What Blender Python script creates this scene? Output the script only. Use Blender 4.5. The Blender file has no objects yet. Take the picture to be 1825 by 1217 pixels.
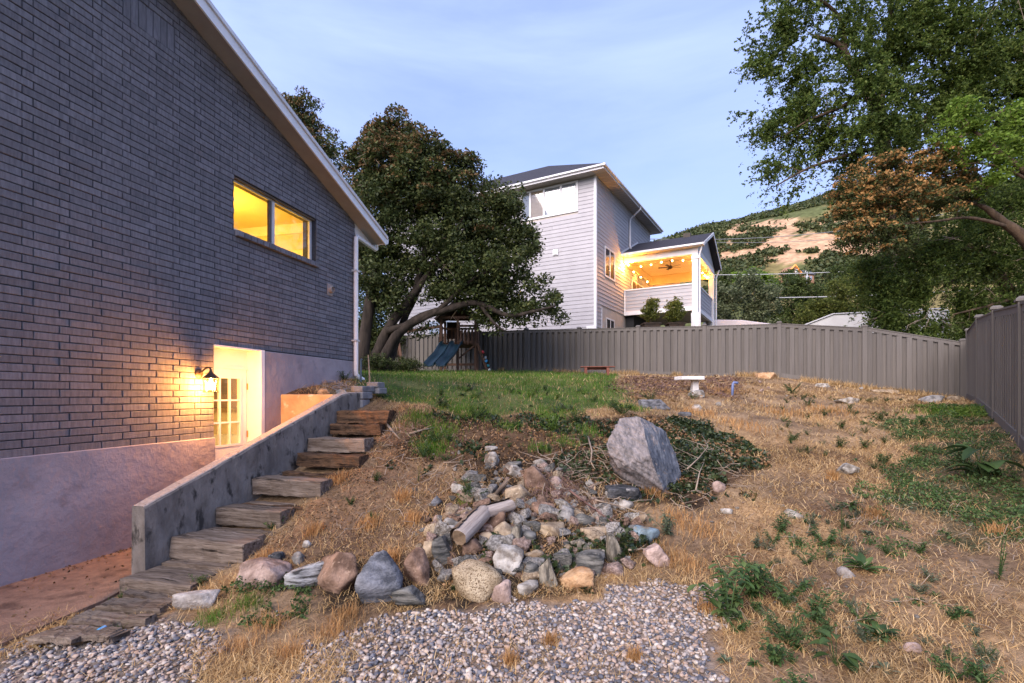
import bpy, bmesh, math, random, re
import numpy as np
from mathutils import Vector, Matrix
random.seed(7); RNG = np.random.default_rng(7)
SC = bpy.context.scene; COL = SC.collection
# ------------------------------------------------------------------ camera
F = 912.5; HZ = 704.0; CZ = 1.6            # focal length and horizon row in photo pixels, eye height
cd = bpy.data.cameras.new('camera'); cam = bpy.data.objects.new('camera', cd); COL.objects.link(cam)
cam.location = (0, 0, CZ); cam.rotation_euler = (math.radians(90), 0, 0)
cd.sensor_width = 36; cd.lens = 18.0; cd.shift_y = 95.5 / 1825; cd.clip_start = 0.05; cd.clip_end = 5000
SC.camera = cam
# ------------------------------------------------------------------ sky, sun, exposure
SUN_EL, SUN_AZ = math.radians(33), math.radians(212)     # azimuth clockwise from +Y: behind the camera, a little left
W = bpy.data.worlds.new('World'); SC.world = W; W.use_nodes = True
nt = W.node_tree; nt.nodes.clear()
out = nt.nodes.new('ShaderNodeOutputWorld'); bg = nt.nodes.new('ShaderNodeBackground')
sky = nt.nodes.new('ShaderNodeTexSky'); sky.sky_type = 'NISHITA'; sky.sun_disc = False
sky.sun_elevation = SUN_EL; sky.sun_rotation = SUN_AZ; sky.altitude = 1500; sky.air_density = 1.0; sky.dust_density = 0.6; sky.ozone_density = 2.2
tc = nt.nodes.new('ShaderNodeTexCoord'); mp = nt.nodes.new('ShaderNodeMapping'); mp.inputs['Scale'].default_value = (1.0, 1.6, 4.2); mp.inputs['Rotation'].default_value = (0.15, 0.25, 0.5)
nz = nt.nodes.new('ShaderNodeTexNoise'); nz.inputs['Scale'].default_value = 1.7; nz.inputs['Detail'].default_value = 6; nz.inputs['Roughness'].default_value = .55; nz.inputs['Distortion'].default_value = .4
cr = nt.nodes.new('ShaderNodeValToRGB'); cr.color_ramp.elements[0].position = .34; cr.color_ramp.elements[1].position = .68
cr.color_ramp.elements[0].color = (.48, .48, .48, 1); cr.color_ramp.elements[1].color = (.95, .95, .95, 1)
mx = nt.nodes.new('ShaderNodeMix'); mx.data_type = 'RGBA'
hs = nt.nodes.new('ShaderNodeHueSaturation'); hs.inputs['Saturation'].default_value = .95
mx.inputs['B'].default_value = (2.6, 3.3, 6.0, 1)          # thin high veil of cloud, still lit after sunset
nt.links.new(tc.outputs['Generated'], mp.inputs['Vector']); nt.links.new(mp.outputs[0], nz.inputs['Vector'])
nt.links.new(nz.outputs['Fac'], cr.inputs['Fac']); nt.links.new(cr.outputs['Color'], mx.inputs['Factor'])
nt.links.new(sky.outputs['Color'], hs.inputs['Color']); nt.links.new(hs.outputs['Color'], mx.inputs['A'])
nt.links.new(mx.outputs['Result'], bg.inputs['Color']); bg.inputs['Strength'].default_value = 0.074
nt.links.new(bg.outputs[0], out.inputs['Surface'])
sl = bpy.data.lights.new('sun', 'SUN'); sl.energy = 2.0; sl.angle = math.radians(50); sl.color = (1.0, .87, .80)
so = bpy.data.objects.new('sun', sl); COL.objects.link(so)
sd = Vector((math.sin(SUN_AZ) * math.cos(SUN_EL), math.cos(SUN_AZ) * math.cos(SUN_EL), math.sin(SUN_EL)))
so.rotation_euler = sd.to_track_quat('Z', 'Y').to_euler(); so.location = (0, -6, 12)
SC.view_settings.view_transform = 'Standard'; SC.view_settings.look = 'None'; SC.view_settings.gamma = 1
SC.view_settings.use_curve_mapping = False; SC.view_settings.exposure = 1.75
SC.render.engine = 'CYCLES'
cy = SC.cycles; cy.use_denoising = True; cy.max_bounces = 7; cy.diffuse_bounces = 4; cy.transparent_max_bounces = 12
cy.glossy_bounces = 3; cy.transmission_bounces = 4; cy.caustics_reflective = False; cy.caustics_refractive = False; cy.sample_clamp_indirect = 6
# ------------------------------------------------------------------ materials
class NT:
    def __init__(s, m): s.t = m.node_tree
    def n(s, k, **kw):
        x = s.t.nodes.new(k)
        for a, v in kw.items():
            if a in x.inputs: x.inputs[a].default_value = v
            else: setattr(x, a, v)
        return x
    def l(s, a, b): s.t.links.new(a, b)
def c4(c): return (c[0], c[1], c[2], 1)
MATS = {}
def pm(name, c1, c2=None, scale=6, rough=.8, bump=.0, bscale=30, rnd=0, island=0, coord='pos', stretch=None, c3=None, t3=.6, s3=None, spec=.3, trans=0, lo=.35, hi=.65, vcol=None, detail=5, metallic=0, wavec=0):
    """procedural principled material: c1-c2 by noise, c3 as blotches, rnd/island = random lightness per object / per mesh island"""
    m = bpy.data.materials.new(name); m.use_nodes = True; N = NT(m); b = m.node_tree.nodes['Principled BSDF']
    b.inputs['Roughness'].default_value = rough; b.inputs['Specular IOR Level'].default_value = spec; b.inputs['Metallic'].default_value = metallic
    if coord == 'pos': co = N.n('ShaderNodeNewGeometry').outputs['Position']
    else: co = N.n('ShaderNodeTexCoord').outputs['Object']
    oi = N.n('ShaderNodeObjectInfo')
    if coord != 'pos':
        ad = N.n('ShaderNodeVectorMath', operation='MULTIPLY_ADD'); N.l(oi.outputs['Random'], ad.inputs[0]); ad.inputs[1].default_value = (37, 19, 53); N.l(co, ad.inputs[2]); co = ad.outputs[0]
    if stretch:
        mpp = N.n('ShaderNodeMapping'); mpp.inputs['Scale'].default_value = stretch; N.l(co, mpp.inputs['Vector']); cs = mpp.outputs[0]
    else: cs = co
    def noise(sc, d=detail, src=None, ro=.6):
        x = N.n('ShaderNodeTexNoise', Scale=sc, Detail=d, Roughness=ro); N.l(src if src is not None else cs, x.inputs['Vector']); return x.outputs['Fac']
    if vcol:
        a = N.n('ShaderNodeVertexColor', layer_name=vcol); cur = a.outputs['Color']
        r = N.n('ShaderNodeMapRange'); N.l(noise(scale), r.inputs['Value']); r.inputs['From Min'].default_value = .3; r.inputs['From Max'].default_value = .7; r.inputs['To Min'].default_value = .6; r.inputs['To Max'].default_value = 1.4
        q = N.n('ShaderNodeMix', data_type='RGBA', blend_type='MULTIPLY'); q.inputs['Factor'].default_value = 1; N.l(cur, q.inputs['A']); N.l(r.outputs[0], q.inputs['B']); cur = q.outputs['Result']
    elif c2 is not None:
        r = N.n('ShaderNodeValToRGB'); e = r.color_ramp.elements; e[0].position = lo; e[1].position = hi; e[0].color = c4(c1); e[1].color = c4(c2)
        N.l(noise(scale), r.inputs['Fac']); cur = r.outputs['Color']
    else:
        x = N.n('ShaderNodeRGB'); x.outputs[0].default_value = c4(c1); cur = x.outputs[0]
    if c3 is not None:
        r = N.n('ShaderNodeValToRGB'); e = r.color_ramp.elements; e[0].position = t3; e[1].position = min(1, t3 + .1); e[0].color = (0, 0, 0, 1); e[1].color = (1, 1, 1, 1)
        N.l(noise(s3 or scale * 2.3, 6), r.inputs['Fac'])
        q = N.n('ShaderNodeMix', data_type='RGBA'); N.l(r.outputs['Color'], q.inputs['Factor']); N.l(cur, q.inputs['A']); q.inputs['B'].default_value = c4(c3); cur = q.outputs['Result']
    for amt, kind in ((rnd, 'o'), (island, 'i')):
        if amt:
            src = oi.outputs['Random'] if kind == 'o' else N.n('ShaderNodeNewGeometry').outputs['Random Per Island']
            r = N.n('ShaderNodeMapRange'); N.l(src, r.inputs['Value']); r.inputs['To Min'].default_value = 1 - amt; r.inputs['To Max'].default_value = 1 + amt
            q = N.n('ShaderNodeMix', data_type='RGBA', blend_type='MULTIPLY'); q.inputs['Factor'].default_value = 1; N.l(cur, q.inputs['A']); N.l(r.outputs[0], q.inputs['B']); cur = q.outputs['Result']
    N.l(cur, b.inputs['Base Color'])
    if bump:
        bp = N.n('ShaderNodeBump', Strength=bump, Distance=.02); N.l(noise(bscale, 6, ro=.65), bp.inputs['Height']); N.l(bp.outputs[0], b.inputs['Normal'])
    if trans:
        t = N.n('ShaderNodeBsdfTranslucent'); N.l(cur, t.inputs['Color']); ms = N.n('ShaderNodeMixShader'); ms.inputs[0].default_value = trans
        N.l(b.outputs[0], ms.inputs[1]); N.l(t.outputs[0], ms.inputs[2]); N.l(ms.outputs[0], m.node_tree.nodes['Material Output'].inputs['Surface'])
    MATS[name] = m; return m
def leafmat(name, cols, trans=.3, rough=.55):
    """foliage: colour picked per leaf from a ramp"""
    m = bpy.data.materials.new(name); m.use_nodes = True; N = NT(m); b = m.node_tree.nodes['Principled BSDF']; b.inputs['Roughness'].default_value = rough; b.inputs['Specular IOR Level'].default_value = .25
    g = N.n('ShaderNodeNewGeometry'); r = N.n('ShaderNodeValToRGB'); e = r.color_ramp.elements
    while len(e) < len(cols): e.new(.5)
    for i, c in enumerate(cols): e[i].position = i / max(1, len(cols) - 1); e[i].color = c4(c)
    N.l(g.outputs['Random Per Island'], r.inputs['Fac'])
    nzz = N.n('ShaderNodeTexNoise', Scale=1.3, Detail=2); N.l(g.outputs['Position'], nzz.inputs['Vector'])
    mr = N.n('ShaderNodeMapRange'); N.l(nzz.outputs['Fac'], mr.inputs['Value']); mr.inputs['From Min'].default_value = .3; mr.inputs['From Max'].default_value = .7; mr.inputs['To Min'].default_value = .75; mr.inputs['To Max'].default_value = 1.25
    q = N.n('ShaderNodeMix', data_type='RGBA', blend_type='MULTIPLY'); q.inputs['Factor'].default_value = 1; N.l(r.outputs[0], q.inputs['A']); N.l(mr.outputs[0], q.inputs['B'])
    N.l(q.outputs['Result'], b.inputs['Base Color'])
    if trans:
        t = N.n('ShaderNodeBsdfTranslucent'); N.l(q.outputs['Result'], t.inputs['Color']); ms = N.n('ShaderNodeMixShader'); ms.inputs[0].default_value = trans
        N.l(b.outputs[0], ms.inputs[1]); N.l(t.outputs[0], ms.inputs[2]); N.l(ms.outputs[0], m.node_tree.nodes['Material Output'].inputs['Surface'])
    MATS[name] = m; return m
def emat(name, col, st):
    m = bpy.data.materials.new(name); m.use_nodes = True; b = m.node_tree.nodes['Principled BSDF']; b.inputs['Base Color'].default_value = c4(col)
    b.inputs['Emission Color'].default_value = c4(col); b.inputs['Emission Strength'].default_value = st; MATS[name] = m; return m
def glassmat(name, tint=(1, 1, 1), refl=.08):
    m = bpy.data.materials.new(name); m.use_nodes = True; N = NT(m); m.node_tree.nodes.remove(m.node_tree.nodes['Principled BSDF'])
    t = N.n('ShaderNodeBsdfTransparent'); t.inputs[0].default_value = c4(tint); g = N.n('ShaderNodeBsdfGlossy', Roughness=.03); f = N.n('ShaderNodeLayerWeight', Blend=.5)
    p = N.n('ShaderNodeMath', operation='POWER'); p.inputs[1].default_value = 5; N.l(f.outputs['Facing'], p.inputs[0])
    a = N.n('ShaderNodeMath', operation='MULTIPLY_ADD'); a.inputs[1].default_value = .9; a.inputs[2].default_value = refl
    N.l(p.outputs[0], a.inputs[0]); ms = N.n('ShaderNodeMixShader'); N.l(a.outputs[0], ms.inputs[0]); N.l(t.outputs[0], ms.inputs[1]); N.l(g.outputs[0], ms.inputs[2]); N.l(ms.outputs[0], m.node_tree.nodes['Material Output'].inputs['Surface'])
    MATS[name] = m; return m
# ------------------------------------------------------------------ mesh helpers
def np_mesh(name, V, faces, smooth=False):
    """V (n,3); faces: list of int arrays (m,k)"""
    V = np.asarray(V, np.float32); me = bpy.data.meshes.new(name); me.vertices.add(len(V)); me.vertices.foreach_set('co', V.ravel())
    fl = [np.asarray(f, np.int32) for f in faces if len(f)]
    loops = np.concatenate([f.ravel() for f in fl]); tot = np.concatenate([np.full(len(f), f.shape[1], np.int32) for f in fl])
    st = np.concatenate([[0], np.cumsum(tot)[:-1]]).astype(np.int32)
    me.loops.add(len(loops)); me.loops.foreach_set('vertex_index', loops); me.polygons.add(len(tot)); me.polygons.foreach_set('loop_start', st); me.polygons.foreach_set('loop_total', tot)
    if smooth: me.polygons.foreach_set('use_smooth', np.ones(len(tot), bool))
    me.update(calc_edges=True); return me
def link(name, me, mat=None, parent=None, loc=None, rot=None, scale=None):
    o = bpy.data.objects.new(name, me); COL.objects.link(o)
    if mat is not None and me is not None:
        mm = MATS[mat] if isinstance(mat, str) else mat
        if len(me.materials) == 0: me.materials.append(mm)
    if parent is not None: o.parent = parent
    if loc is not None: o.location = loc
    if rot is not None: o.rotation_euler = rot
    if scale is not None: o.scale = scale
    return o
def tag(o, label=None, cat=None, group=None, kind=None):
    if label: o['label'] = label
    if cat: o['category'] = cat
    if group: o['group'] = group
    if kind: o['kind'] = kind
    return o
def empty(name, loc=(0, 0, 0), rz=0, label=None, cat=None, group=None):
    o = bpy.data.objects.new(name, None); COL.objects.link(o); o.location = loc; o.rotation_euler = (0, 0, rz); o.empty_display_size = .1
    return tag(o, label, cat, group)
class MB:
    def __init__(s): s.v = []; s.f = []
    def add(s, vs, fs):
        k = len(s.v); s.v += [tuple(v) for v in vs]; s.f += [tuple(i + k for i in f) for f in fs]; return s
    def box(s, x0, x1, y0, y1, z0, z1):
        return s.add([(x0, y0, z0), (x1, y0, z0), (x1, y1, z0), (x0, y1, z0), (x0, y0, z1), (x1, y0, z1), (x1, y1, z1), (x0, y1, z1)],
                     [(0, 3, 2, 1), (4, 5, 6, 7), (0, 1, 5, 4), (1, 2, 6, 5), (2, 3, 7, 6), (3, 0, 4, 7)])
    def hexa(s, p):   # 8 points: bottom ring, top ring
        return s.add(p, [(0, 3, 2, 1), (4, 5, 6, 7), (0, 1, 5, 4), (1, 2, 6, 5), (2, 3, 7, 6), (3, 0, 4, 7)])
    def bar(s, a, b, w, h, up=(0, 0, 1)):   # rectangular bar between two points
        a = Vector(a); b = Vector(b); d = (b - a).normalized(); u = Vector(up); x = d.cross(u)
        if x.length < 1e-4: x = d.cross(Vector((1, 0, 0)))
        x.normalize(); y = x.cross(d); x *= w / 2; y *= h / 2
        return s.add([a - x - y, a + x - y, a + x + y, a - x + y, b - x - y, b + x - y, b + x + y, b - x + y], [(0, 3, 2, 1), (4, 5, 6, 7), (0, 1, 5, 4), (1, 2, 6, 5), (2, 3, 7, 6), (3, 0, 4, 7)])
    def tube(s, pts, rad, n=8, caps=True):
        pts = [Vector(p) for p in pts]; rad = rad if hasattr(rad, '__len__') else [rad] * len(pts); k = len(s.v); prev = None
        for i, p in enumerate(pts):
            d = (pts[min(i + 1, len(pts) - 1)] - pts[max(i - 1, 0)]).normalized()
            if prev is None: x = d.cross(Vector((0, 0, 1))) if abs(d.z) < .95 else d.cross(Vector((1, 0, 0)))
            else: x = prev - d * prev.dot(d)
            x.normalize(); prev = x; y = d.cross(x)
            for j in range(n):
                t = 2 * math.pi * j / n; s.v.append(tuple(p + (x * math.cos(t) + y * math.sin(t)) * rad[i]))
        for i in range(len(pts) - 1):
            for j in range(n):
                a = k + i * n + j; b = k + i * n + (j + 1) % n; s.f.append((a, b, b + n, a + n))
        if caps: s.f.append(tuple(k + j for j in reversed(range(n)))); s.f.append(tuple(k + (len(pts) - 1) * n + j for j in range(n)))
        return s
    def lathe(s, prof, c=(0, 0, 0), n=16):
        k = len(s.v)
        for r, z in prof:
            for j in range(n):
                t = 2 * math.pi * j / n; s.v.append((c[0] + r * math.cos(t), c[1] + r * math.sin(t), c[2] + z))
        for i in range(len(prof) - 1):
            for j in range(n):
                a = k + i * n + j; b = k + i * n + (j + 1) % n; s.f.append((a, b, b + n, a + n))
        s.f.append(tuple(k + j for j in reversed(range(n)))); s.f.append(tuple(k + (len(prof) - 1) * n + j for j in range(n))); return s
    def prism(s, poly, axis, a0, a1):   # 2-D polygon extruded along axis 0/1/2
        n = len(poly)
        def P(q, a):
            if axis == 0: return (a, q[0], q[1])
            if axis == 1: return (q[0], a, q[1])
            return (q[0], q[1], a)
        return s.add([P(q, a0) for q in poly] + [P(q, a1) for q in poly], [tuple(range(n - 1, -1, -1)), tuple(range(n, 2 * n))] + [(i, (i + 1) % n, (i + 1) % n + n, i + n) for i in range(n)])
    def mesh(s, name='m', smooth=False, bevel=0, fix=True):
        me = bpy.data.meshes.new(name); me.from_pydata(s.v, [], s.f)
        if fix or bevel:
            bm = bmesh.new(); bm.from_mesh(me); bmesh.ops.recalc_face_normals(bm, faces=bm.faces)
            if bevel: bmesh.ops.bevel(bm, geom=[e for e in bm.edges if e.calc_length() > bevel * 2.5], offset=bevel, segments=1, affect='EDGES', clamp_overlap=True)
            bm.to_mesh(me); bm.free()
        if smooth: me.polygons.foreach_set('use_smooth', np.ones(len(me.polygons), bool))
        me.update(); return me
    def build(s, name, mat, parent=None, smooth=False, bevel=0, **kw):
        return link(name, s.mesh(name, smooth, bevel), mat, parent, **kw)
def B(*a): return MB().box(*a)
# numpy value noise
def _hash(ix, iy, seed): 
    n = (ix * 374761393 + iy * 668265263 + seed * 974711) & 0x7fffffff
    n = ((n ^ (n >> 13)) * 1274126177) & 0x7fffffff
    return ((n ^ (n >> 16)) & 0xffff) / 65535.0
def vnoise(x, y, seed=0):
    x = np.asarray(x, float); y = np.asarray(y, float); ix = np.floor(x).astype(np.int64); iy = np.floor(y).astype(np.int64); fx = x - ix; fy = y - iy
    fx = fx * fx * (3 - 2 * fx); fy = fy * fy * (3 - 2 * fy)
    a = _hash(ix, iy, seed); b = _hash(ix + 1, iy, seed); c = _hash(ix, iy + 1, seed); d = _hash(ix + 1, iy + 1, seed)
    return (a * (1 - fx) + b * fx) * (1 - fy) + (c * (1 - fx) + d * fx) * fy
def fbm(x, y, seed=0, o=4):
    r = 0; a = .5
    for i in range(o): r = r + a * vnoise(np.asarray(x) * 2 ** i, np.asarray(y) * 2 ** i, seed + i * 17); a *= .5
    return r / (1 - .5 ** o)
def at(u, v, Y): return Vector(((u - F) / F * Y, Y, CZ + (HZ - v) / F * Y))
# ------------------------------------------------------------------ frames of the two buildings
TH = math.atan(227.5 / F); DW = 5.2
hd = Vector((math.sin(TH), math.cos(TH), 0)); hn = Vector((math.cos(TH), -math.sin(TH), 0))     # along the gable wall / out of it
H_RZ = math.pi / 2 - TH
def HP(s, w, z=0): return hd * s + hn * (w - DW) + Vector((0, 0, z))
def sw(x, y): return x * hd.x + y * hd.y, x * hn.x + y * hn.y + DW
# ------------------------------------------------------------------ terrain: thin-plate spline through surveyed heights
CP = []
for s, z in ((1.0, -.03), (2.4, -.03), (3.0, -.02), (3.4, .0)): CP.append((*HP(s, 1.25)[:2], z))
for s, z in ((3.28, .06), (3.76, .16), (4.28, .32), (4.765, .50), (5.46, .72), (5.735, .85), (6.237, 1.05), (6.44, 1.2), (7.0, 1.45)):
    CP.append((*HP(s, 1.1)[:2], z - .09)); CP.append((*HP(s, 1.6)[:2], z - .08)); CP.append((*HP(s, 2.0)[:2], z + .05))
for s, z in ((6.65, 1.56), (7.5, 1.68), (8.64, 1.86), (10, 1.95)): CP.append((*HP(s, .3)[:2], z))
CP += [(0, .8, 0), (2, .8, .03), (-2, .8, -.02), (-1.2, 2.6, 0), (0, 2.6, 0), (1.2, 2.6, .02), (-1.6, 3.6, .02), (-.7, 3.9, .03), (0, 4.0, .02), (.7, 3.85, .02), (1.3, 3.6, .03),
       (0, 4.6, .25), (0, 5.5, .58), (0, 6.5, .95), (0, 7.5, 1.25), (0, 8.5, 1.45), (0, 10, 1.6), (0, 13, 1.85), (0, 18, 2.3),
       (-1.2, 4.5, .18), (-1.1, 5.5, .55), (-1.0, 6.5, .95), (-1.2, 7.6, 1.35), (-1.4, 9, 1.6), (-2.5, 13, 2.0), (-4, 18, 2.4),
       (1.1, 4.4, .12), (1.3, 5.1, .32), (1.5, 5.8, .55), (1.9, 7.3, .95), (2.2, 8.5, 1.25), (2.8, 10.5, 1.5), (3.4, 13, 1.8), (4.2, 17, 2.2),
       (1.85, 3.85, .06), (2.4, 5, .3), (3.1, 6.5, .62), (4.1, 8.5, 1.0), (5.5, 11.5, 1.4), (7.5, 15.6, 1.97),
       (2.0, 2.0, .06), (2.6, 3.5, .15), (3.8, 5, .4), (5.3, 7, .75), (7.2, 9.5, 1.1), (9.8, 13, 1.42), (3.5, 2.5, .2), (5, 3, .4),
       (6.6, 6.6, .93), (8.38, 8.86, 1.18), (10.31, 11.3, 1.4), (12.7, 14.3, 1.5), (13.46, 15.3, 1.4), (11.43, 16.45, 1.78), (9.2, 17.6, 2.18), (7.06, 18.73, 2.27), (5, 19.88, 2.4), (2.82, 21.02, 2.5), (.69, 22.16, 2.62), (-1.52, 23.3, 2.66), (-3.68, 24.4, 2.7), (-8, 26.7, 2.75), (-8, 18, 2.4), (-7, 12, 2.0)]
CP = np.array(CP, float)
def _phi(r2): return .5 * r2 * np.log(np.maximum(r2, 1e-12))
_n = len(CP); _K = _phi(((CP[:, None, :2] - CP[None, :, :2]) ** 2).sum(-1)) + np.eye(_n) * .15
_A = np.zeros((_n + 3, _n + 3)); _A[:_n, :_n] = _K; _A[:_n, _n] = 1; _A[:_n, _n + 1:] = CP[:, :2]; _A[_n, :_n] = 1; _A[_n + 1:, :_n] = CP[:, :2].T
_w = np.linalg.solve(_A, np.concatenate([CP[:, 2], np.zeros(3)]))
GX0, GX1, GY0, GY1, GS = -10.0, 16.5, .6, 28.5, .09
gx = np.arange(GX0, GX1, GS); gy = np.arange(GY0, GY1, GS); GXX, GYY = np.meshgrid(gx, gy)
def tps(x, y):
    p = np.stack([np.ravel(x), np.ravel(y)], 1); o = np.empty(len(p))
    for i in range(0, len(p), 20000):
        q = p[i:i + 20000]; o[i:i + 20000] = _phi(((q[:, None] - CP[None, :, :2]) ** 2).sum(-1)) @ _w[:_n] + _w[_n] + q @ _w[_n + 1:]
    return o.reshape(np.shape(x))
GZ = tps(GXX, GYY)
_am = np.clip((GYY - 3.6) / 2.5, .15, 1)
GZ = GZ + _am * (.10 * (fbm(GXX * .9, GYY * .9, 3) - .5) + .05 * (fbm(GXX * 4, GYY * 4, 9, 3) - .5))
def hz(x, y):
    x = np.asarray(x, float); y = np.asarray(y, float)
    fx = np.clip((x - GX0) / GS, 0, len(gx) - 1.001); fy = np.clip((y - GY0) / GS, 0, len(gy) - 1.001); ix = fx.astype(int); iy = fy.astype(int); fx = fx - ix; fy = fy - iy
    return (GZ[iy, ix] * (1 - fx) + GZ[iy, ix + 1] * fx) * (1 - fy) + (GZ[iy + 1, ix] * (1 - fx) + GZ[iy + 1, ix + 1] * fx) * fy
_ys = np.concatenate([np.arange(1.0, 8, .02), np.arange(8, 27, .05)])
def G(u, v):
    """point of the terrain on the line of sight through photo pixel (u, v)"""
    a = (u - F) / F; z = CZ + (HZ - v) / F * _ys; d = hz(a * _ys, _ys) - z; k = np.argmax(d > 0)
    y = _ys[k] if d[k] > 0 else _ys[-1]; return Vector((a * y, y, float(hz(a * y, y))))
def poly_xy(px): return np.array([G(u, v)[:2] for u, v in px])
def inpoly(x, y, P):
    x = np.asarray(x); y = np.asarray(y); r = np.zeros(x.shape, bool); j = len(P) - 1
    for i in range(len(P)):
        c = ((P[i, 1] > y) != (P[j, 1] > y)) & (x < (P[j, 0] - P[i, 0]) * (y - P[i, 1]) / (P[j, 1] - P[i, 1] + 1e-12) + P[i, 0]); r ^= c; j = i
    return r
Z_GRAVEL1 = poly_xy([(-60, 1200), (100, 1160), (230, 1118), (318, 1084), (370, 1106), (430, 1128), (415, 1165), (400, 1190), (420, 1300), (-200, 1300)])
Z_GRAVEL2 = poly_xy([(330, 1300), (420, 1215), (560, 1180), (640, 1118), (730, 1090), (800, 1074), (900, 1072), (1000, 1066), (1100, 1048), (1200, 1046), (1262, 1075), (1288, 1130), (1300, 1300)])
Z_LAWN = poly_xy([(640, 690), (690, 716), (790, 738), (880, 742), (1000, 735), (1105, 725), (1120, 700), (1095, 684), (1100, 668), (1000, 664), (800, 661), (640, 660), (560, 662)])
Z_LITTER = poly_xy([(700, 800), (760, 752), (880, 742), (1085, 742), (1200, 745), (1345, 800), (1340, 850), (1240, 905), (1080, 880), (960, 850), (860, 850), (780, 830)])
Z_IVY = poly_xy([(1140, 744), (1230, 757), (1300, 782), (1350, 806), (1350, 822), (1290, 850), (1240, 880), (1190, 895), (1100, 850), (1075, 800), (1090, 760)])
Z_CREEP = poly_xy([(1600, 840), (1680, 790), (1800, 760), (1840, 830), (1840, 930), (1760, 985), (1680, 960), (1590, 890)])
Z_CREEP2 = poly_xy([(1640, 745), (1660, 722), (1770, 728), (1790, 745), (1700, 775), (1600, 790), (1560, 760)])
Z_DIRT = poly_xy([(480, 1010), (600, 800), (690, 730), (790, 745), (760, 830), (800, 880), (740, 980), (600, 1000)])
Z_PILE = poly_xy([(745, 985), (770, 910), (880, 845), (1000, 845), (1130, 895), (1120, 1015), (1000, 1050), (820, 1066), (640, 1085), (560, 1060), (560, 1000), (700, 985)])  # ground here is coloured dark to give shade in the gaps between stones
def soft(x, y, P, k=.12):
    j = (fbm(x * 3, y * 3, 5) - .5) * k * 4; j2 = (fbm(x * 3, y * 3, 23) - .5) * k * 4
    return inpoly(x + j, y + j2, P)
def build_terrain():
    ny, nx = GXX.shape; S, Wd = sw(GXX, GYY)
    keep = ~(((Wd < .98) & (S < 6.62)) | ((Wd < -.15) & (S < 8.5)))
    idx = np.arange(ny * nx).reshape(ny, nx); q = np.stack([idx[:-1, :-1], idx[:-1, 1:], idx[1:, 1:], idx[1:, :-1]], -1).reshape(-1, 4)
    q = q[keep.ravel()[q].all(1)]
    V = np.stack([GXX, GYY, GZ], -1).reshape(-1, 3); used = np.zeros(len(V), bool); used[q.ravel()] = True; mp_ = np.cumsum(used) - 1
    me = np_mesh('ground', V[used], [mp_[q]], True)
    x, y = GXX.ravel()[used], GYY.ravel()[used]; n1 = fbm(x * 1.5, y * 1.5, 40); n2 = fbm(x * 6, y * 6, 41)
    def C(a): return np.array(a)[None, :]
    t = np.clip((n1 * .6 + n2 * .4 - .35) / .3, 0, 1)[:, None]
    col = C((.13, .078, .045)) * (1 - t) + C((.36, .23, .12)) * t                      # dry grass and dust
    gp = np.clip((fbm(x * .8, y * .8, 44) - .48) / .08, 0, 1)[:, None]; col = col * (1 - gp * .5) + (C((.16, .11, .072)) * (1 - t) + C((.30, .215, .14)) * t) * gp * .5
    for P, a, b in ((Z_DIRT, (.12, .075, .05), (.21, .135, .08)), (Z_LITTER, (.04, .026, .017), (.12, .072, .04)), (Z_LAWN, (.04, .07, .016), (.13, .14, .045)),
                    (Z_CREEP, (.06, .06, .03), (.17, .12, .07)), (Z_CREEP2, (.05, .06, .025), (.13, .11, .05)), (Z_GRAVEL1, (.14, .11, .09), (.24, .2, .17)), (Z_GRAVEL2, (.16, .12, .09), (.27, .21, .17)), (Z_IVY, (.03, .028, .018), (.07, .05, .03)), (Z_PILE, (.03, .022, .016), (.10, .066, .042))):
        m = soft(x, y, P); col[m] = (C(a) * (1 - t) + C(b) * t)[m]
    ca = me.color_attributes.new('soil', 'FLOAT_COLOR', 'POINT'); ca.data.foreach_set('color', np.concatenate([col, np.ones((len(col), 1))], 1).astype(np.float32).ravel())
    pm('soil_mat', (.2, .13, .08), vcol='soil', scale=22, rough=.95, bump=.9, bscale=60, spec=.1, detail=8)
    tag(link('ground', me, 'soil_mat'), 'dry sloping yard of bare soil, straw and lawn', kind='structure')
build_terrain()
# land beyond the fence and out to the horizon
def build_far_ground():
    xs = np.concatenate([[-2500, -900, -300, -120, -60], np.arange(-40, 60, 2.0), [70, 100, 150, 300, 900, 2500]]); ys = np.concatenate([[-2500, -600, -100, -30, -10, 0], np.arange(4, 80, 2.0), [90, 120, 180, 300, 600, 2500]])
    X, Y = np.meshgrid(xs, ys); fy = 22.5 - .53 * X                                      # fence line
    rise = np.clip((Y - fy - .8) / 2.0, 0, 1); left = np.clip((14 - X) / 4, 0, 1)
    Z = -.35 + rise * (4.2 * left + 2.9 * (1 - left)); Z = np.where((X > 9) & (Y > 4) & (rise <= 0), .4, Z)
    n = X.shape; idx = np.arange(X.size).reshape(n); q = np.stack([idx[:-1, :-1], idx[:-1, 1:], idx[1:, 1:], idx[1:, :-1]], -1).reshape(-1, 4)
    pm('far_soil_mat', (.07, .08, .035), (.16, .13, .07), scale=.6, rough=.95, bump=.3, bscale=5)
    tag(link('neighbouring_ground', np_mesh('neighbouring_ground', np.stack([X, Y, Z], -1).reshape(-1, 3), [q], True), 'far_soil_mat'), 'rough grass land beyond the grey fence', kind='structure')
build_far_ground()
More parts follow.
